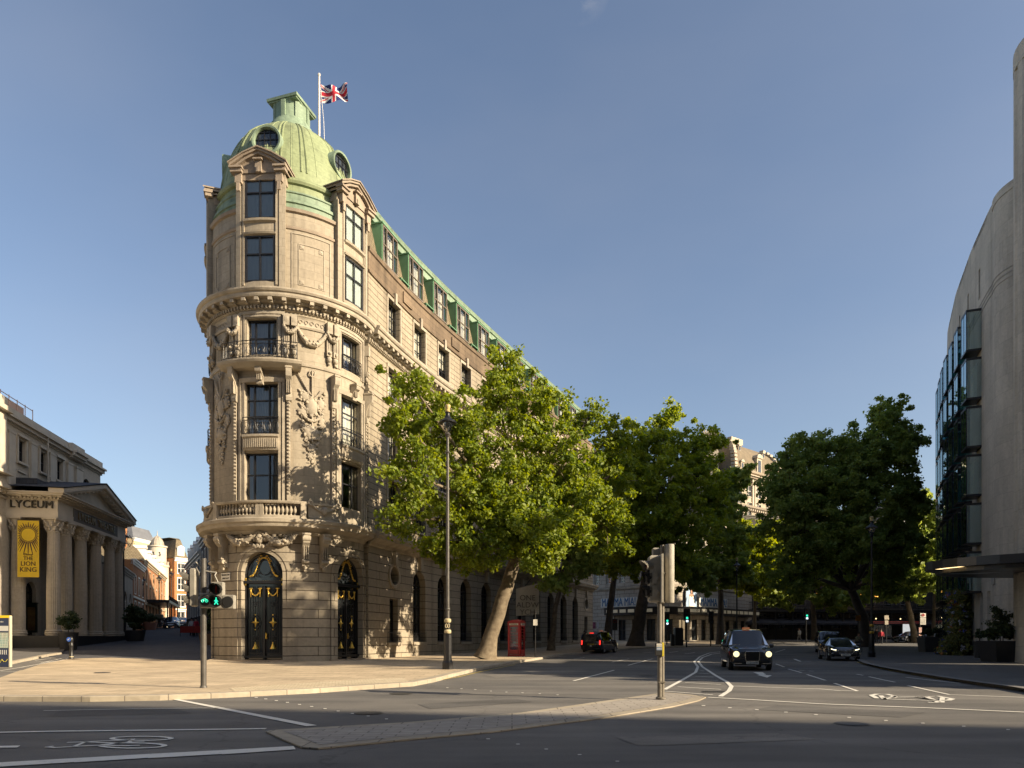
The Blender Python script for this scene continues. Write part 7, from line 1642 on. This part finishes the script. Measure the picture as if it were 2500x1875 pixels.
# flowering wall
t=thing('flowering_wall','tall green wall of mixed foliage and blue and orange flowers','green wall',loc=(33.3,53,.2)); cs=[];rs=[];q=random.Random(3); fl_=[[],[],[]]
for k in range(300):
    u=q.uniform(5.6,9.8); z=q.uniform(.3,5.0)+(.0); d=q.uniform(.25,1.1)+(1.1-z*.35 if z<1.6 else 0)*q.random(); p=RM(u,z,d); cs.append(tuple(p)); rs.append(.34)
v,N,ti=leaves(cs,rs,60,.14,33); leafobj('foliage',v,N,ti,leafmat('green wall leaves',(.09,.11,.04),(.30,.29,.09),.3),t)
for nm,col in (('flowers',(.10,.12,.42)),('flowers',(.50,.18,.04)),('flowers',(.45,.45,.5))):
    c_=[(p[0]-.35,p[1]-.1,p[2]) for p in q.sample(cs,36)]; v,N,ti=leaves(c_,[.16]*36,9,.12,len(nm)+int(col[0]*100)); leafobj('flowers',v,N,ti,mat('petal %.2f'%col[0],col,.7),t)
g=MB()
P_=[RM(u,.2,.55) for u in (5.7,7.7,9.7)]; P2_=[RM(u,4.9,.55) for u in (5.7,7.7,9.7)]
for a,b,c,d in ((P_[0],P_[1],P2_[1],P2_[0]),(P_[1],P_[2],P2_[2],P2_[1])): g.quad(a,b,c,d)
g.build('backing',BARKD,t)
# bus stop, shelter, bins, posts
def post(name,label,cat,px,Y,h,fn,r=.04,grp=None,m=None):
    x=X(px,Y); z=Hh(x,Y)+.12; t=thing(name,label,cat,group=grp); t.location=(x,Y,z); g=MB(); g.tube([(0,0,0),(0,0,h)],r,8); g.build('post',m or IRON,t); fn(t); return t
def f_bus(t):
    g=MB(); g.box((.33,0,3.35),(.62,.05,.45)); g.build('flag_sign',WHITE,t); g=MB(); g.tube([(.33+.13*math.cos(k*PI/8),-.04,3.37+.13*math.sin(k*PI/8)) for k in range(17)],.03,5); g.box((.33,-.045,3.37),(.42,.02,.07)); g.build('roundel',mat('roundel red',(.45,.02,.02),.5),t)
    g=MB(); g.box((.33,0,2.7),(.62,.05,.75)); g.build('route_sign',WHITE,t); g=MB()
    for k in range(5): g.box((.33,-.035,2.95-k*.13),(.5,.01,.035))
    g.build('route_lines',SIGB,t); g=MB(); g.box((0,-.05,1.55),(.3,.06,.9)); g.build('timetable',mat('timetable',(.55,.22,.15),.5,col2=(.5,.5,.5),vs=2),t)
post('bus_stop','white and red bus stop flag on a pole under the right-hand trees','bus stop',2246,77,3.7,f_bus)
def f_one(t):
    g=MB(); g.box((0,-.05,2.35),(.5,.04,1.1)); g.build('sign_plate',SIGB,t); g=MB(); g.tube([(.14*math.cos(k*PI/6),-.08,2.65+.14*math.sin(k*PI/6)) for k in range(13)],.02,4); g.build('symbol',REDL,t); g=MB(); g.lathe([(.35,0),(.3,.1),(.08,.18)],(0,0,0),12); g.build('foot',IRON,t)
post('parking_sign','dark sign on a post between the rear taxi and the flared tree trunk','sign',1501,67,3.2,f_one)
def f_p(t): g=MB(); g.box((0,-.04,2.3),(.28,.03,.4)); g.build('sign_plate',WHITE,t)
post('sign_post','thin dark post with a small white sign right of the telephone box','sign',1307,46,3.0,f_p)
def f_o(t): g=MB(); g.box((0,-.04,3.0),(.5,.04,.55)); g.build('sign_plate',mat('orange sign',(.45,.18,.03),.6),t)
post('sign_post','post with a square orange sign behind the cyclist','sign',2095,70,3.2,f_o)
def f_r(t): g=MB(); g.box((0,-.04,3.1),(.5,.04,.5)); g.box((0,-.04,2.5),(.42,.04,.5)); g.build('sign_plate',mat('pale round sign',(.4,.35,.28),.6),t)
post('sign_post','post with two pale plates right of the pedestrian in red','sign',2164,84,3.5,f_r)
for px,Y,lab,w_,h_ in ((1482,66,'black litter bin beside the rear taxi',.8,1.25),(1642,76,'slim black litter bin in front of the theatre doors',.4,1.2),(1656,77,'large black kiosk box in front of the theatre doors',.9,1.9)):
    x=X(px,Y); t=thing('litter_bin' if 'bin' in lab else 'kiosk_box',lab,'litter bin' if 'bin' in lab else 'kiosk'); t.location=(x,Y,Hh(x,Y)+.12); g=MB(); g.box((0,0,h_/2),(w_,w_,h_),bev=.05); g.build('body',SIGB,t); g=MB(); g.box((0,0,h_+.04),(w_*.9,w_*.9,.08),bev=.02); g.build('lid',IRON,t)
# bus shelter
x=X(2190,92); z=Hh(x,92)+.12; t=thing('bus_shelter','red roofed bus shelter with a lit poster in front of the dark hotel','bus shelter'); t.location=(x,92,z)
g=MB(); g.box((0,.3,2.55),(7,1.6,.14)); g.box((0,.3,2.35),(7,1.6,.05)); g.build('roof',RED,t); g=MB()
for xx in (-3.3,-1.2,1.2,3.3): g.box((xx,.9,1.2),(.08,.08,2.4))
g.build('frame',IRON,t); g=MB(); g.box((1.1,-.3,1.35),(1.3,.14,2.1),bev=.02); c=g.build('poster_box',SIGB,t); g=MB(); g.box((1.1,-.38,1.35),(1.1,.01,1.8)); g.build('poster',mat('lit poster',(.5,.5,.48),.5,emit=(.8,.85,.85),es=.35,col2=(.4,.05,.04),vs=1.4)).parent=c
g=MB(); g.box((-1,.9,1.3),(4.2,.02,1.7)); g.build('glass',GLASS,t)
# tubular lamps near canopy, guard rail posts and cafe barrier up the side street
x=X(473,66); t=thing('cafe_barrier','red cloth barrier in front of the pub tables','barrier'); t.location=(x,66,Hh(x,66)); t.scale=(.75,.75,.9); g=MB(); g.box((0,0,.75),(3.4,.06,.7)); g.build('cloth',mat('barrier red',(.35,.03,.02),.8),t); g=MB()
for xx in (-1.7,0,1.7): g.tube([(xx,0,0),(xx,0,1.15)],.04,6)
g.build('frame',IRON,t)
# ---------------------------------------------------------------- vehicles
CARB=mat('black car paint',(.012,.013,.017),.18,spec=.6,coat=1); CARG=glassmat('car glass',(.10,.12,.13),.55); TYRE=mat('tyre rubber',(.018,.018,.018),.85); RIM=mat('alloy rim',(.42,.42,.43),.3,metal=.9); CHROME=mat('chrome',(.62,.62,.62),.14,metal=1); INT=mat('car interior',(.03,.03,.032),.8); REDB=mat('red tail lamp',(.5,.01,.01),.25,emit=(1,.03,.02),es=1.2); HL=mat('headlamp ring',(.9,.85,.6),.3,emit=(1,.86,.45),es=.75); HLG=mat('headlamp glass',(.10,.10,.10),.1,spec=.8); PLW=mat('white number plate',(.68,.68,.62),.5); PLY=mat('yellow number plate',(.55,.38,.03),.5)
def car(name,label,cat,st,wheels,wr,paint,loc,rz,ws=(0,0),side=None,group=None,rear=None,glass_m=None):
    "st: stations (x,zlow,zbelt,ztop,wlow,wbelt,wtop) from rear to front; origin on the ground"
    t=thing(name,label,cat,group=group)
    rings=[]
    for (x,zl,zb,zt,wl,wb,wt) in st:
        half=[(wl*.86,zl),(wl,zl+.1),((wl+wb)/2+.012,(zl+zb)*.5),(wb,zb-.1),(wb*.985,zb),(wt,zt-.05),(wt*.9,zt),(wt*.45,zt+.022)]
        rings.append([(x,y,z) for y,z in half]+[(x,-y,z) for y,z in half[::-1]])
    g=MB(); g.loft(rings); b=g.build('body',paint,t,smooth=True,angle=28)
    gm=glass_m or CARG
    def lerp3(a,b_,f): return tuple(a[i]+(b_[i]-a[i])*f for i in range(3))
    def panel(name,a,b_,c,d,ins,m,off=.012):
        a,b_,c,d=[Vector(v) for v in (a,b_,c,d)]; ce=(a+b_+c+d)/4; n=(b_-a).cross(d-a).normalized()
        cc=Vector((ce.x,0,ce.z*.6)); 
        if n.dot(ce-Vector((0,0,.8)))<0: n=-n
        P=[v+(ce-v).normalized()*ins+n*off for v in (a,b_,c,d)]; g=MB(); g.poly(P); o=g.build(name,m,t); return o
    # windscreen, rear window, side windows
    i,j=ws; A=rings[i];B=rings[j]; panel('windscreen',A[4],A[11],B[10],B[5],.05,gm,.016)
    if rear: i,j=rear; A=rings[i];B=rings[j]; panel('rear_window',A[4],A[11],B[10],B[5],.06,gm,.016)
    for (i,j) in side or ():
        A=rings[i];B=rings[j]; panel('side_window',A[4],B[4],B[5],A[5],.045,gm); panel('side_window',A[11],B[11],B[10],A[10],.045,gm)
    for x in wheels:
        for s in (-1,1):
            w_=max(q[4] for q in st)-.02; M4=Matrix.Translation((x,s*(w_-.09),wr))@Matrix.Rotation(PI/2,4,'X')
            g=MB(); g.lathe([(wr*.62,-.1),(wr*.95,-.1),(wr,-.07),(wr,.07),(wr*.95,.1),(wr*.62,.1)],(0,0,0),28,M=M4); wh=g.build('wheel',TYRE,t,smooth=True,angle=40)
            g=MB(); g.lathe([(wr*.64,-.105*1),(wr*.6,-.1),(wr*.58,-.06),(0.02,-.05)],(0,0,0),28,M=M4); g.lathe([(wr*.64,.105),(wr*.6,.1),(wr*.58,.06),(0.02,.05)],(0,0,0),28,M=M4)
            for k in range(10): a=k*PI/5; 
            for k in range(5):
                a=k*2*PI/5
                for s2 in (-1,1): g.add([(.05*math.cos(a+.7),.05*math.sin(a+.7),s2*.085),(wr*.6*math.cos(a+.13),wr*.6*math.sin(a+.13),s2*.1),(wr*.6*math.cos(a-.13),wr*.6*math.sin(a-.13),s2*.1),(.05*math.cos(a-.7),.05*math.sin(a-.7),s2*.085)],[(0,1,2,3),(3,2,1,0)],M4)
            g.build('rim',RIM,None,smooth=False).parent=wh
            g=MB(); g.lathe([(wr*1.0,0),(wr*1.16,.0),(wr*1.16,.012),(wr*1.0,.012)],(0,0,0),24,0,PI,M=Matrix.Translation((x,s*(w_+.012+.0),wr))@Matrix.Rotation(PI/2,4,'X')); g.build('wheel_arch',SIGB,t)
    t.location=loc; t.rotation_euler=(0,0,rz); return t,rings
def plate(t,x,z,s,txt,m,y=0,w_=.52,h=.11):
    g=MB(); g.box((x,y,z),(.02,w_,h)); p=g.build('number_plate',m,t); text(txt,h*.95,(x+s*.016,y,z),(0,s,0),(s,0,0),SIGB,p,ext=.001,sx=.92)
def mirror(t,x,y,z,m=CARB):
    for s in (-1,1): g=MB(); g.box((x,s*(y+.12),z),(.12,.2,.15),bev=.03); g.bar((x,s*(y-.02),z-.06),(x,s*(y+.1),z-.03),.04); g.build('mirror',m,t)
TX=[(-2.36,.42,.95,.96,.80,.84,.80),(-2.32,.30,.98,1.05,.88,.91,.84),(-2.2,.27,1.08,1.62,.92,.94,.74),(-2.0,.26,1.1,1.80,.93,.955,.70),(-1.4,.25,1.12,1.87,.94,.96,.70),(-.4,.24,1.12,1.89,.945,.96,.70),(.35,.24,1.12,1.86,.945,.955,.69),(.62,.24,1.11,1.80,.945,.95,.68),(1.18,.24,1.12,1.15,.94,.93,.80),(1.45,.25,1.06,1.11,.93,.91,.74),(2.0,.27,1.0,1.05,.91,.88,.66),(2.3,.3,.92,.98,.86,.80,.58),(2.44,.36,.78,.84,.78,.72,.52),(2.48,.42,.66,.70,.70,.64,.46)]
hd_=-1.0
def taxi(label,loc,rz,front=True):
    t,r=car('taxi',label,'taxi',TX,(-1.5,1.5),.345,CARB,loc,rz,(8,7),side=((7,6),(6,5),(5,4),(4,3)),rear=(1,3),group='black taxis')
    # grille, lamps, roof sign
    g=MB()
    for k in range(15): g.box((2.50,-.245+.035*k,.66),(.02,.014,.40))
    g.build('grille',IRON,t); g=MB(); P=[(-.28,.86),(-.31,.78),(-.29,.50),(-.25,.44),(.25,.44),(.29,.50),(.31,.78),(.28,.86)]; g.tube([(2.505,y,z) for y,z in P+[P[0]]],.016,6); g.build('grille_surround',CHROME,t); g=MB(); g.poly([(2.492,y,z) for y,z in P]); g.build('grille_backing',SIGB,t)
    for s in (-1,1):
        M4=Matrix.Translation((2.345,s*.66,.75))@Matrix.Rotation(R_(s*10),4,'Z')@Matrix.Rotation(PI/2,4,'Y')
        g=MB(); g.lathe([(.15,0),(.15,.12),(.12,.15),(0,.16)],(0,0,0),24,M=M4); h=g.build('headlight',HLG,t,smooth=True,angle=40); g=MB(); g.lathe([(.10,.158),(.132,.158),(.132,.18),(.10,.18)],(0,0,0),24,M=M4); g.build('light_ring',HL).parent=h
        g=MB(); g.box((2.44,s*.62,.33),(.04,.34,.02)); g.build('bumper_strip',CHROME,t)
        g=MB(); g.box((-2.345,s*.80,.93),(.06,.10,.36),bev=.02); g.build('tail_light',REDB,t)
        g=MB(); g.box((-1.95,s*.86,1.0),(.02,.02,.02)); 
    g=MB(); g.box((.35,0,1.935),(.14,.34,.075),bev=.03); c=g.build('roof_sign',mat('taxi sign amber',(.30,.08,.02),.4,emit=(1,.30,.10),es=.12),t); text('TAXI',.1,(.457,0,1.935),(0,1,0),(1,0,0),mat('sign ink',(.9,.7,.4),.5),c,ext=.001)
    g=MB(); g.box((2.38,0,.3),(.12,1.5,.1),bev=.03); g.mark(); g.box((-2.34,0,.4),(.12,1.6,.16),bev=.03); g.each('bumper',SIGB,t)
    g=MB(); g.box((1.17,0,1.16),(.06,1.5,.02)); g.build('scuttle_strip',CHROME,t)
    g=MB(); g.box((-2.12,0,1.74),(.04,.36,.04)); g.build('brake_light',REDB,t)
    for s in (-1,1):
        for x in (-.2,.75): g=MB(); g.box((x,s*.965,1.0),(.16,.03,.03)); g.build('door_handle',CHROME,t)
    mirror(t,.95,.92,1.1); plate(t,2.50,.36,1,'LL68 HXW',PLW); plate(t,-2.375,.78,-1,'LV19 KTC',PLY)
    g=MB(); g.box((-2.372,.0,.66),(.01,.18,.1)); g.build('licence_plate',WHITE,t)
    return t
def on(px,py,dz=0): x,y=G(px,py,dz); return x,y,Hh(x,y)+dz
x,y,z=on(1829,1638); yaw=math.atan2(-1,-.20)
taxi('black taxi with lit ring headlights driving toward the viewer',(x+.62,y+2.4,z),yaw)
x,y,z=on(1432,1596); taxi('black taxi seen from behind with red tail lights beside the hotel kerb',(x+1.4,y+2.2,z),math.atan2(.92,.45))
SD=[(-2.44,.45,.80,.84,.72,.76,.66),(-2.36,.30,.90,.98,.84,.84,.70),(-1.9,.24,.96,1.03,.90,.88,.70),(-1.55,.22,.97,1.06,.92,.90,.66),(-.85,.21,.97,1.40,.925,.91,.58),(-.2,.20,.96,1.46,.93,.91,.58),(.25,.20,.95,1.44,.93,.91,.58),(.45,.20,.95,1.38,.93,.91,.59),(1.15,.21,.93,.97,.93,.90,.70),(1.7,.22,.86,.92,.92,.87,.66),(2.15,.25,.76,.82,.89,.80,.60),(2.36,.3,.66,.71,.82,.72,.54),(2.44,.36,.56,.60,.72,.64,.48)]
def saloon(label,loc,rz,paint=CARB,txt='LS68 EOG',name='saloon_car',lit=True,group=None,badge=True):
    t,r=car(name,label,'car',SD,(-1.45,1.5),.34,paint,loc,rz,(8,7),side=((7,6),(6,5),(5,4)),rear=(3,4),group=group)
    g=MB(); P=[(-.40,.66),(-.44,.56),(-.36,.44),(.36,.44),(.44,.56),(.40,.66)]; g.poly([(2.44,y,z) for y,z in P]); g.build('grille_backing',SIGB,t)
    g=MB(); g.tube([(2.45,y,z) for y,z in P+[P[0]]],.014,5)
    for z in (.51,.59): g.box((2.455,0,z),(.02,.78,.024))
    if badge: g.tube([(2.47,.085*math.cos(k*PI/10),.55+.085*math.sin(k*PI/10)) for k in range(21)],.011,5); [g.bar((2.47,0,.55),(2.47,.08*math.cos(PI/2+k*2*PI/3),.55+.08*math.sin(PI/2+k*2*PI/3)),.02) for k in range(3)]
    g.build('grille',CHROME,t)
    for s in (-1,1):
        g=MB(); g.add([(2.36,s*.50,.60),(2.40,s*.50,.68),(2.22,s*.80,.76),(2.16,s*.84,.66),(2.30,s*.70,.59)],[(0,1,2,3,4) if s>0 else (4,3,2,1,0)],Matrix.Translation((.035,0,0))); h=g.build('headlight',HLG,t)
        if lit: g=MB(); g.tube([(2.42,s*.52,.67),(2.33,s*.68,.70),(2.25,s*.79,.74)],.014,5); g.build('light_strip',mat('running light',(1,.95,.8),.3,emit=(1,.92,.6),es=2.5)).parent=h
        g=MB(); g.box((-2.36,s*.68,.83),(.05,.3,.12),bev=.02); g.build('tail_light',REDL,t)
        g=MB(); g.box((2.36,s*.55,.36),(.06,.4,.07)); g.build('air_intake',SIGB,t)
    g=MB(); g.box((2.38,0,.28),(.04,1.3,.02)); g.build('bumper_strip',CHROME,t)
    mirror(t,.85,.9,.98,paint); plate(t,2.465,.37,1,txt,PLW); plate(t,-2.43,.6,-1,txt,PLY); return t
x,y,z=on(2056,1613); saloon('black saloon parked at the right kerb with its running lights on',(x+.45,y+1.5,z),math.atan2(-1,-.27))
VN=[(-2.5,.4,1.0,1.7,.86,.90,.80),(-2.42,.28,1.08,1.88,.93,.95,.80),(-1.5,.25,1.1,1.93,.95,.97,.80),(0,.25,1.1,1.93,.95,.97,.80),(.8,.25,1.1,1.88,.95,.97,.79),(1.05,.25,1.1,1.8,.95,.97,.78),(1.7,.25,1.12,1.16,.94,.95,.82),(2.2,.28,1.0,1.06,.92,.90,.72),(2.45,.34,.84,.9,.86,.82,.62),(2.52,.4,.68,.72,.76,.72,.54)]
x,y,z=on(2010,1596); t,_=car('van','black people carrier right behind the parked saloon with one orange indicator','van',VN,(-1.6,1.6),.35,CARB,(x+1.6,y+2.6,z),math.atan2(-1,-.36),(6,5),side=((5,4),(4,3),(3,2)),rear=(0,1))
for s in (-1,1):
    g=MB(); g.box((2.44,s*.66,.86),(.1,.26,.14),bev=.03); g.build('headlight',HLG,t); g=MB(); g.box((2.48,s*.72,.76),(.06,.2,.06)); g.build('indicator',mat('orange indicator',(1,.4,.05),.4,emit=(1,.4,.05),es=3) if s<0 else REDL,t)
mirror(t,1.3,.95,1.2); plate(t,2.53,.5,1,'LJ17 VAN',PLW); g=MB(); g.box((2.5,0,.75),(.03,.8,.1)); g.build('grille',CHROME,t)
# cars in the side street
BLUP=mat('blue black paint',(.02,.03,.05),.2,coat=1); YGP=mat('ambulance yellow',(.45,.38,.05),.4); SILV=mat('silver paint',(.30,.32,.35),.3,metal=.3,coat=1)
for px,Y,lab,pt in ((420,90,'dark hatchback with yellow side, foremost of the cars up the side street',BLUP),(444,98,'black car behind and right of the foremost car up the side street',CARB),(397,99,'silver car half hidden behind the cyclist up the side street',SILV)):
    x=X(px,Y); t=saloon(lab,(x,Y,Hh(x,Y)+.05),math.atan2(-.92,.38),pt,'LX16 RGN',name='parked_car',lit=False,group='cars up the side street',badge=False)
x=X(2215,88); saloon('dark car half hidden by the slender trunk behind the bus stop',(x+.5,88,Hh(x,88)+.02),math.atan2(-.35,-1),BLUP,'LB65 TNY',name='parked_car',lit=False,badge=False)
# ---------------------------------------------------------------- people and cycles
SKIN=mat('skin',(.42,.24,.16),.6)
def skinned(name,J,E,m,parent,root=0,lv=1):
    me=bpy.data.meshes.new(name); me.from_pydata([j[0] for j in J],E,[]); o=bpy.data.objects.new(name,me); COL.objects.link(o)
    if parent is not None: o.parent=parent
    sk=o.modifiers.new('skin','SKIN'); sk.use_smooth_shade=True
    lay=me.skin_vertices[0] if me.skin_vertices else None
    if lay is None:
        me.attributes  # no layer yet
    else:
        for v,j in zip(lay.data,J): v.radius=j[1] if hasattr(j[1],'__len__') else (j[1],j[1])
        lay.data[root].use_root=True
    s=o.modifiers.new('sub','SUBSURF'); s.levels=lv; s.render_levels=lv; me.materials.append(m); return o
def tubes_body(parts):
    g=MB()
    for pts,rd in parts: g.tube(pts,rd,10)
    return g
def person(label,loc,rz,top,legs,hair,pose='walk',lean=0,group=None,h=1.72,bare=False,ride=None):
    t=thing('person',label,'person',group=group); s=h/1.75
    V_=lambda x,y,z:Vector((x,y,z))*s
    if pose=='ride': hip=V_(0,-.15,.95); sh=V_(0,.18,1.42); nk=V_(0,.24,1.5); hdp=V_(0,.3,1.64); kn=[V_(.1,.25,.75),V_(-.1,.2,.95)]; ft=[V_(.1,.1,.3),V_(-.1,.2,.5)]; el=[V_(.24,.38,1.2),V_(-.24,.38,1.2)]; hn=[V_(.2,.58,1.08),V_(-.2,.58,1.08)]
    elif pose=='stand': hip=V_(0,0,.93); sh=V_(0,0,1.42); nk=V_(0,.01,1.5); hdp=V_(0,.03,1.63); kn=[V_(.1,.03,.5),V_(-.1,.03,.5)]; ft=[V_(.11,0,.07),V_(-.11,0,.07)]; el=[V_(.27,-.03,1.15),V_(-.27,-.03,1.15)]; hn=[V_(.27,.1,.9),V_(-.27,.12,.92)]
    else: hip=V_(0,0,.92); sh=V_(0,.03,1.42); nk=V_(0,.05,1.5); hdp=V_(0,.08,1.63); kn=[V_(.1,.2,.52),V_(-.1,-.02,.5)]; ft=[V_(.1,.22,.08),V_(-.1,-.32,.14)]; el=[V_(.26,-.12,1.16),V_(-.26,.1,1.15)]; hn=[V_(.25,-.02,.92),V_(-.24,.3,1.0)]
    # body: one continuous skinned surface
    J=[(hip,.13),(hip.lerp(sh,.5),.12),(sh,.13),(nk,.055),(hdp,.09),(hdp+V_(0,.01,.1),.075)]; E=[(0,1),(1,2),(2,3),(3,4),(4,5)]
    for i,sx in enumerate((1,-1)):
        b_=len(J); J+=[(sh+V_(sx*.18,0,-.03),.058),(el[i],.042),(hn[i],.03),(hn[i]+(hn[i]-el[i]).normalized()*.1*s,.022)]; E+=[(2,b_),(b_,b_+1),(b_+1,b_+2),(b_+2,b_+3)]
        b_=len(J); J+=[(hip+V_(sx*.09,0,-.05),.09),(kn[i],.06),(ft[i],.04),(ft[i]+V_(0,.17,-.04),.035)]; E+=[(0,b_),(b_,b_+1),(b_+1,b_+2),(b_+2,b_+3)]
    J=[(tuple(a),r*s) for a,r in J]
    bd=skinned('body',J,E,SKIN,t)
    def cloth(nm,ids_parts,m):
        g=MB()
        for pts,rd in ids_parts: g.tube(pts,[r*s for r in rd],12)
        g.build(nm,m,t,smooth=True,angle=60)
    cloth('jacket',[([hip+V_(0,0,.0),hip.lerp(sh,.35),sh+V_(0,0,-.08),sh+V_(0,0,.03)],[.165,.155,.185,.09])]+[([sh+V_(sx*.1,0,-.02),sh+V_(sx*.19,0,-.05),el[i],hn[i]],[.09,.075,.06,.045]) for i,sx in enumerate((1,-1))],top)
    cloth('trousers',[([hip+V_(0,0,.06),hip+V_(0,0,-.1)],[.165,.14])]+[([hip+V_(sx*.08,0,0),kn[i],ft[i]],[.105,.075,.06]) for i,sx in enumerate((1,-1))],legs)
    g=MB()
    for i in range(2): g.ball(ft[i]+V_(0,.08,-.03),.1*s,8,(.5,1.35,.5))
    g.build('shoes',SIGB,t,smooth=True)
    g=MB(); g.ball(hdp+V_(0,-.02,.09),.115*s,12,(.9,1,.95)); g.build('hair',hair,t,smooth=True)
    g=MB(); g.ball(hdp+V_(0,.11,.03),.018*s,6,(.8,1,1.4))
    for sx in (-1,1): g.ball(hdp+V_(sx*.035,.093,.06),.012*s,6)
    g.build('face',SKIN,t)
    t.location=loc; t.rotation_euler=(0,0,rz); return t
DH=mat('dark hair',(.02,.015,.012),.7); JN=mat('dark trousers',(.02,.022,.03),.85); WS=mat('white cloth',(.60,.60,.60),.8); RJ=mat('red jacket cloth',(.40,.02,.04),.8); BLK=mat('black cloth',(.015,.015,.017),.85); OLV=mat('olive cloth',(.18,.17,.11),.85); BLC=mat('blue cloth',(.05,.08,.2),.85)
x,y,z=on(2151,1572,.1); person('person in a red jacket and dark trousers standing near the right-hand trees',(x,y,z),R_(160),RJ,JN,DH,'stand')
x,y,z=on(2287,1581,.1); p=person('person in a white shirt and black waistcoat seen from behind by the planters',(x,y,z),R_(5),WS,BLK,DH,'stand'); g=MB(); g.tube([(0,0,.93),(0,0,1.2),(0,.01,1.38)],[.178,.17,.195],12); g.build('waistcoat',BLK,p,smooth=True)
x,y,z=on(1952,1566,.1); person('person in a white top and grey trousers walking past the dark hotel',(x,y,z),R_(120),WS,mat('grey cloth',(.25,.25,.25),.8),DH,'walk')
x,y=X(1426,57),57.5; person('person in a dark coat standing on the pavement beyond the rear taxi',(X(1427,66),66,Hh(0,66)+.12),R_(180),BLC,JN,DH,'stand')
x=X(2185,86); person('person in dark clothes waiting by the bus shelter',(X(2140,88),88,Hh(60,88)+.12),R_(170),BLK,JN,DH,'stand')
for k,(px,lab) in enumerate(((468,'person in white at the pub barrier, left of two'),(478,'person in dark red at the pub barrier, right of two'))): x=X(px,67); person(lab,(x,67,Hh(x,67)),R_(180),WS if k==0 else RJ,JN,DH,'stand')
def bike(label,loc,rz):
    t=thing('bicycle',label,'bicycle'); 
    for yy in (-.52,.52): 
        g=MB(); g.tube([(0,yy+.34*math.cos(k*PI/12),.34+.34*math.sin(k*PI/12)) for k in range(25)],.02,6); w_=g.build('wheel',TYRE,t)
        g=MB(); [g.tube([(0,yy,.34),(0,yy+.33*math.cos(k*PI/6),.34+.33*math.sin(k*PI/6))],.003,3) for k in range(12)]; g.build('spokes',RIM).parent=w_
    g=MB()
    for a,b in (((0,-.52,.34),(0,-.08,.32)),((0,-.08,.32),(0,-.2,.85)),((0,-.52,.34),(0,-.18,.78)),((0,-.18,.78),(0,.38,.82)),((0,-.08,.32),(0,.4,.75)),((0,.38,.98),(0,.52,.34))): g.tube([a,b],.017,6)
    g.build('frame',IRON,t); g=MB(); g.tube([(-.28,.42,1.0),(0,.4,1.02),(.28,.42,1.0)],.015,6); g.build('handlebar',IRON,t); g=MB(); g.box((0,-.22,.9),(.14,.26,.06),bev=.02); g.build('saddle',SIGB,t)
    t.location=loc; t.rotation_euler=(0,0,rz); return t
x,y=X(2093,60),60.; z=Hh(x,y)+.02; bike('bicycle ridden past the right kerb behind the black people carrier',(x,y,z),R_(178)); person('person in a pale green top riding the bicycle near the parked cars',(x,y,z),R_(178),OLV,JN,DH,'ride')
x,y=X(390.5,86),86.; z=Hh(x,y)+.04; bike('bicycle carrying a delivery rider up the side street',(x,y,z),R_(5)); p=person('person riding away up the side street with a big square bag',(x,y,z),R_(5),BLK,JN,DH,'ride')
g=MB(); g.box((x,y-.2,z+1.55),(.9,.5,.55),bev=.08); bag=g.build('delivery_bag',mat('olive bag',(.16,.14,.09),.8)); tag(bag,'bulky square olive bag carried on the back of the delivery rider','bag')
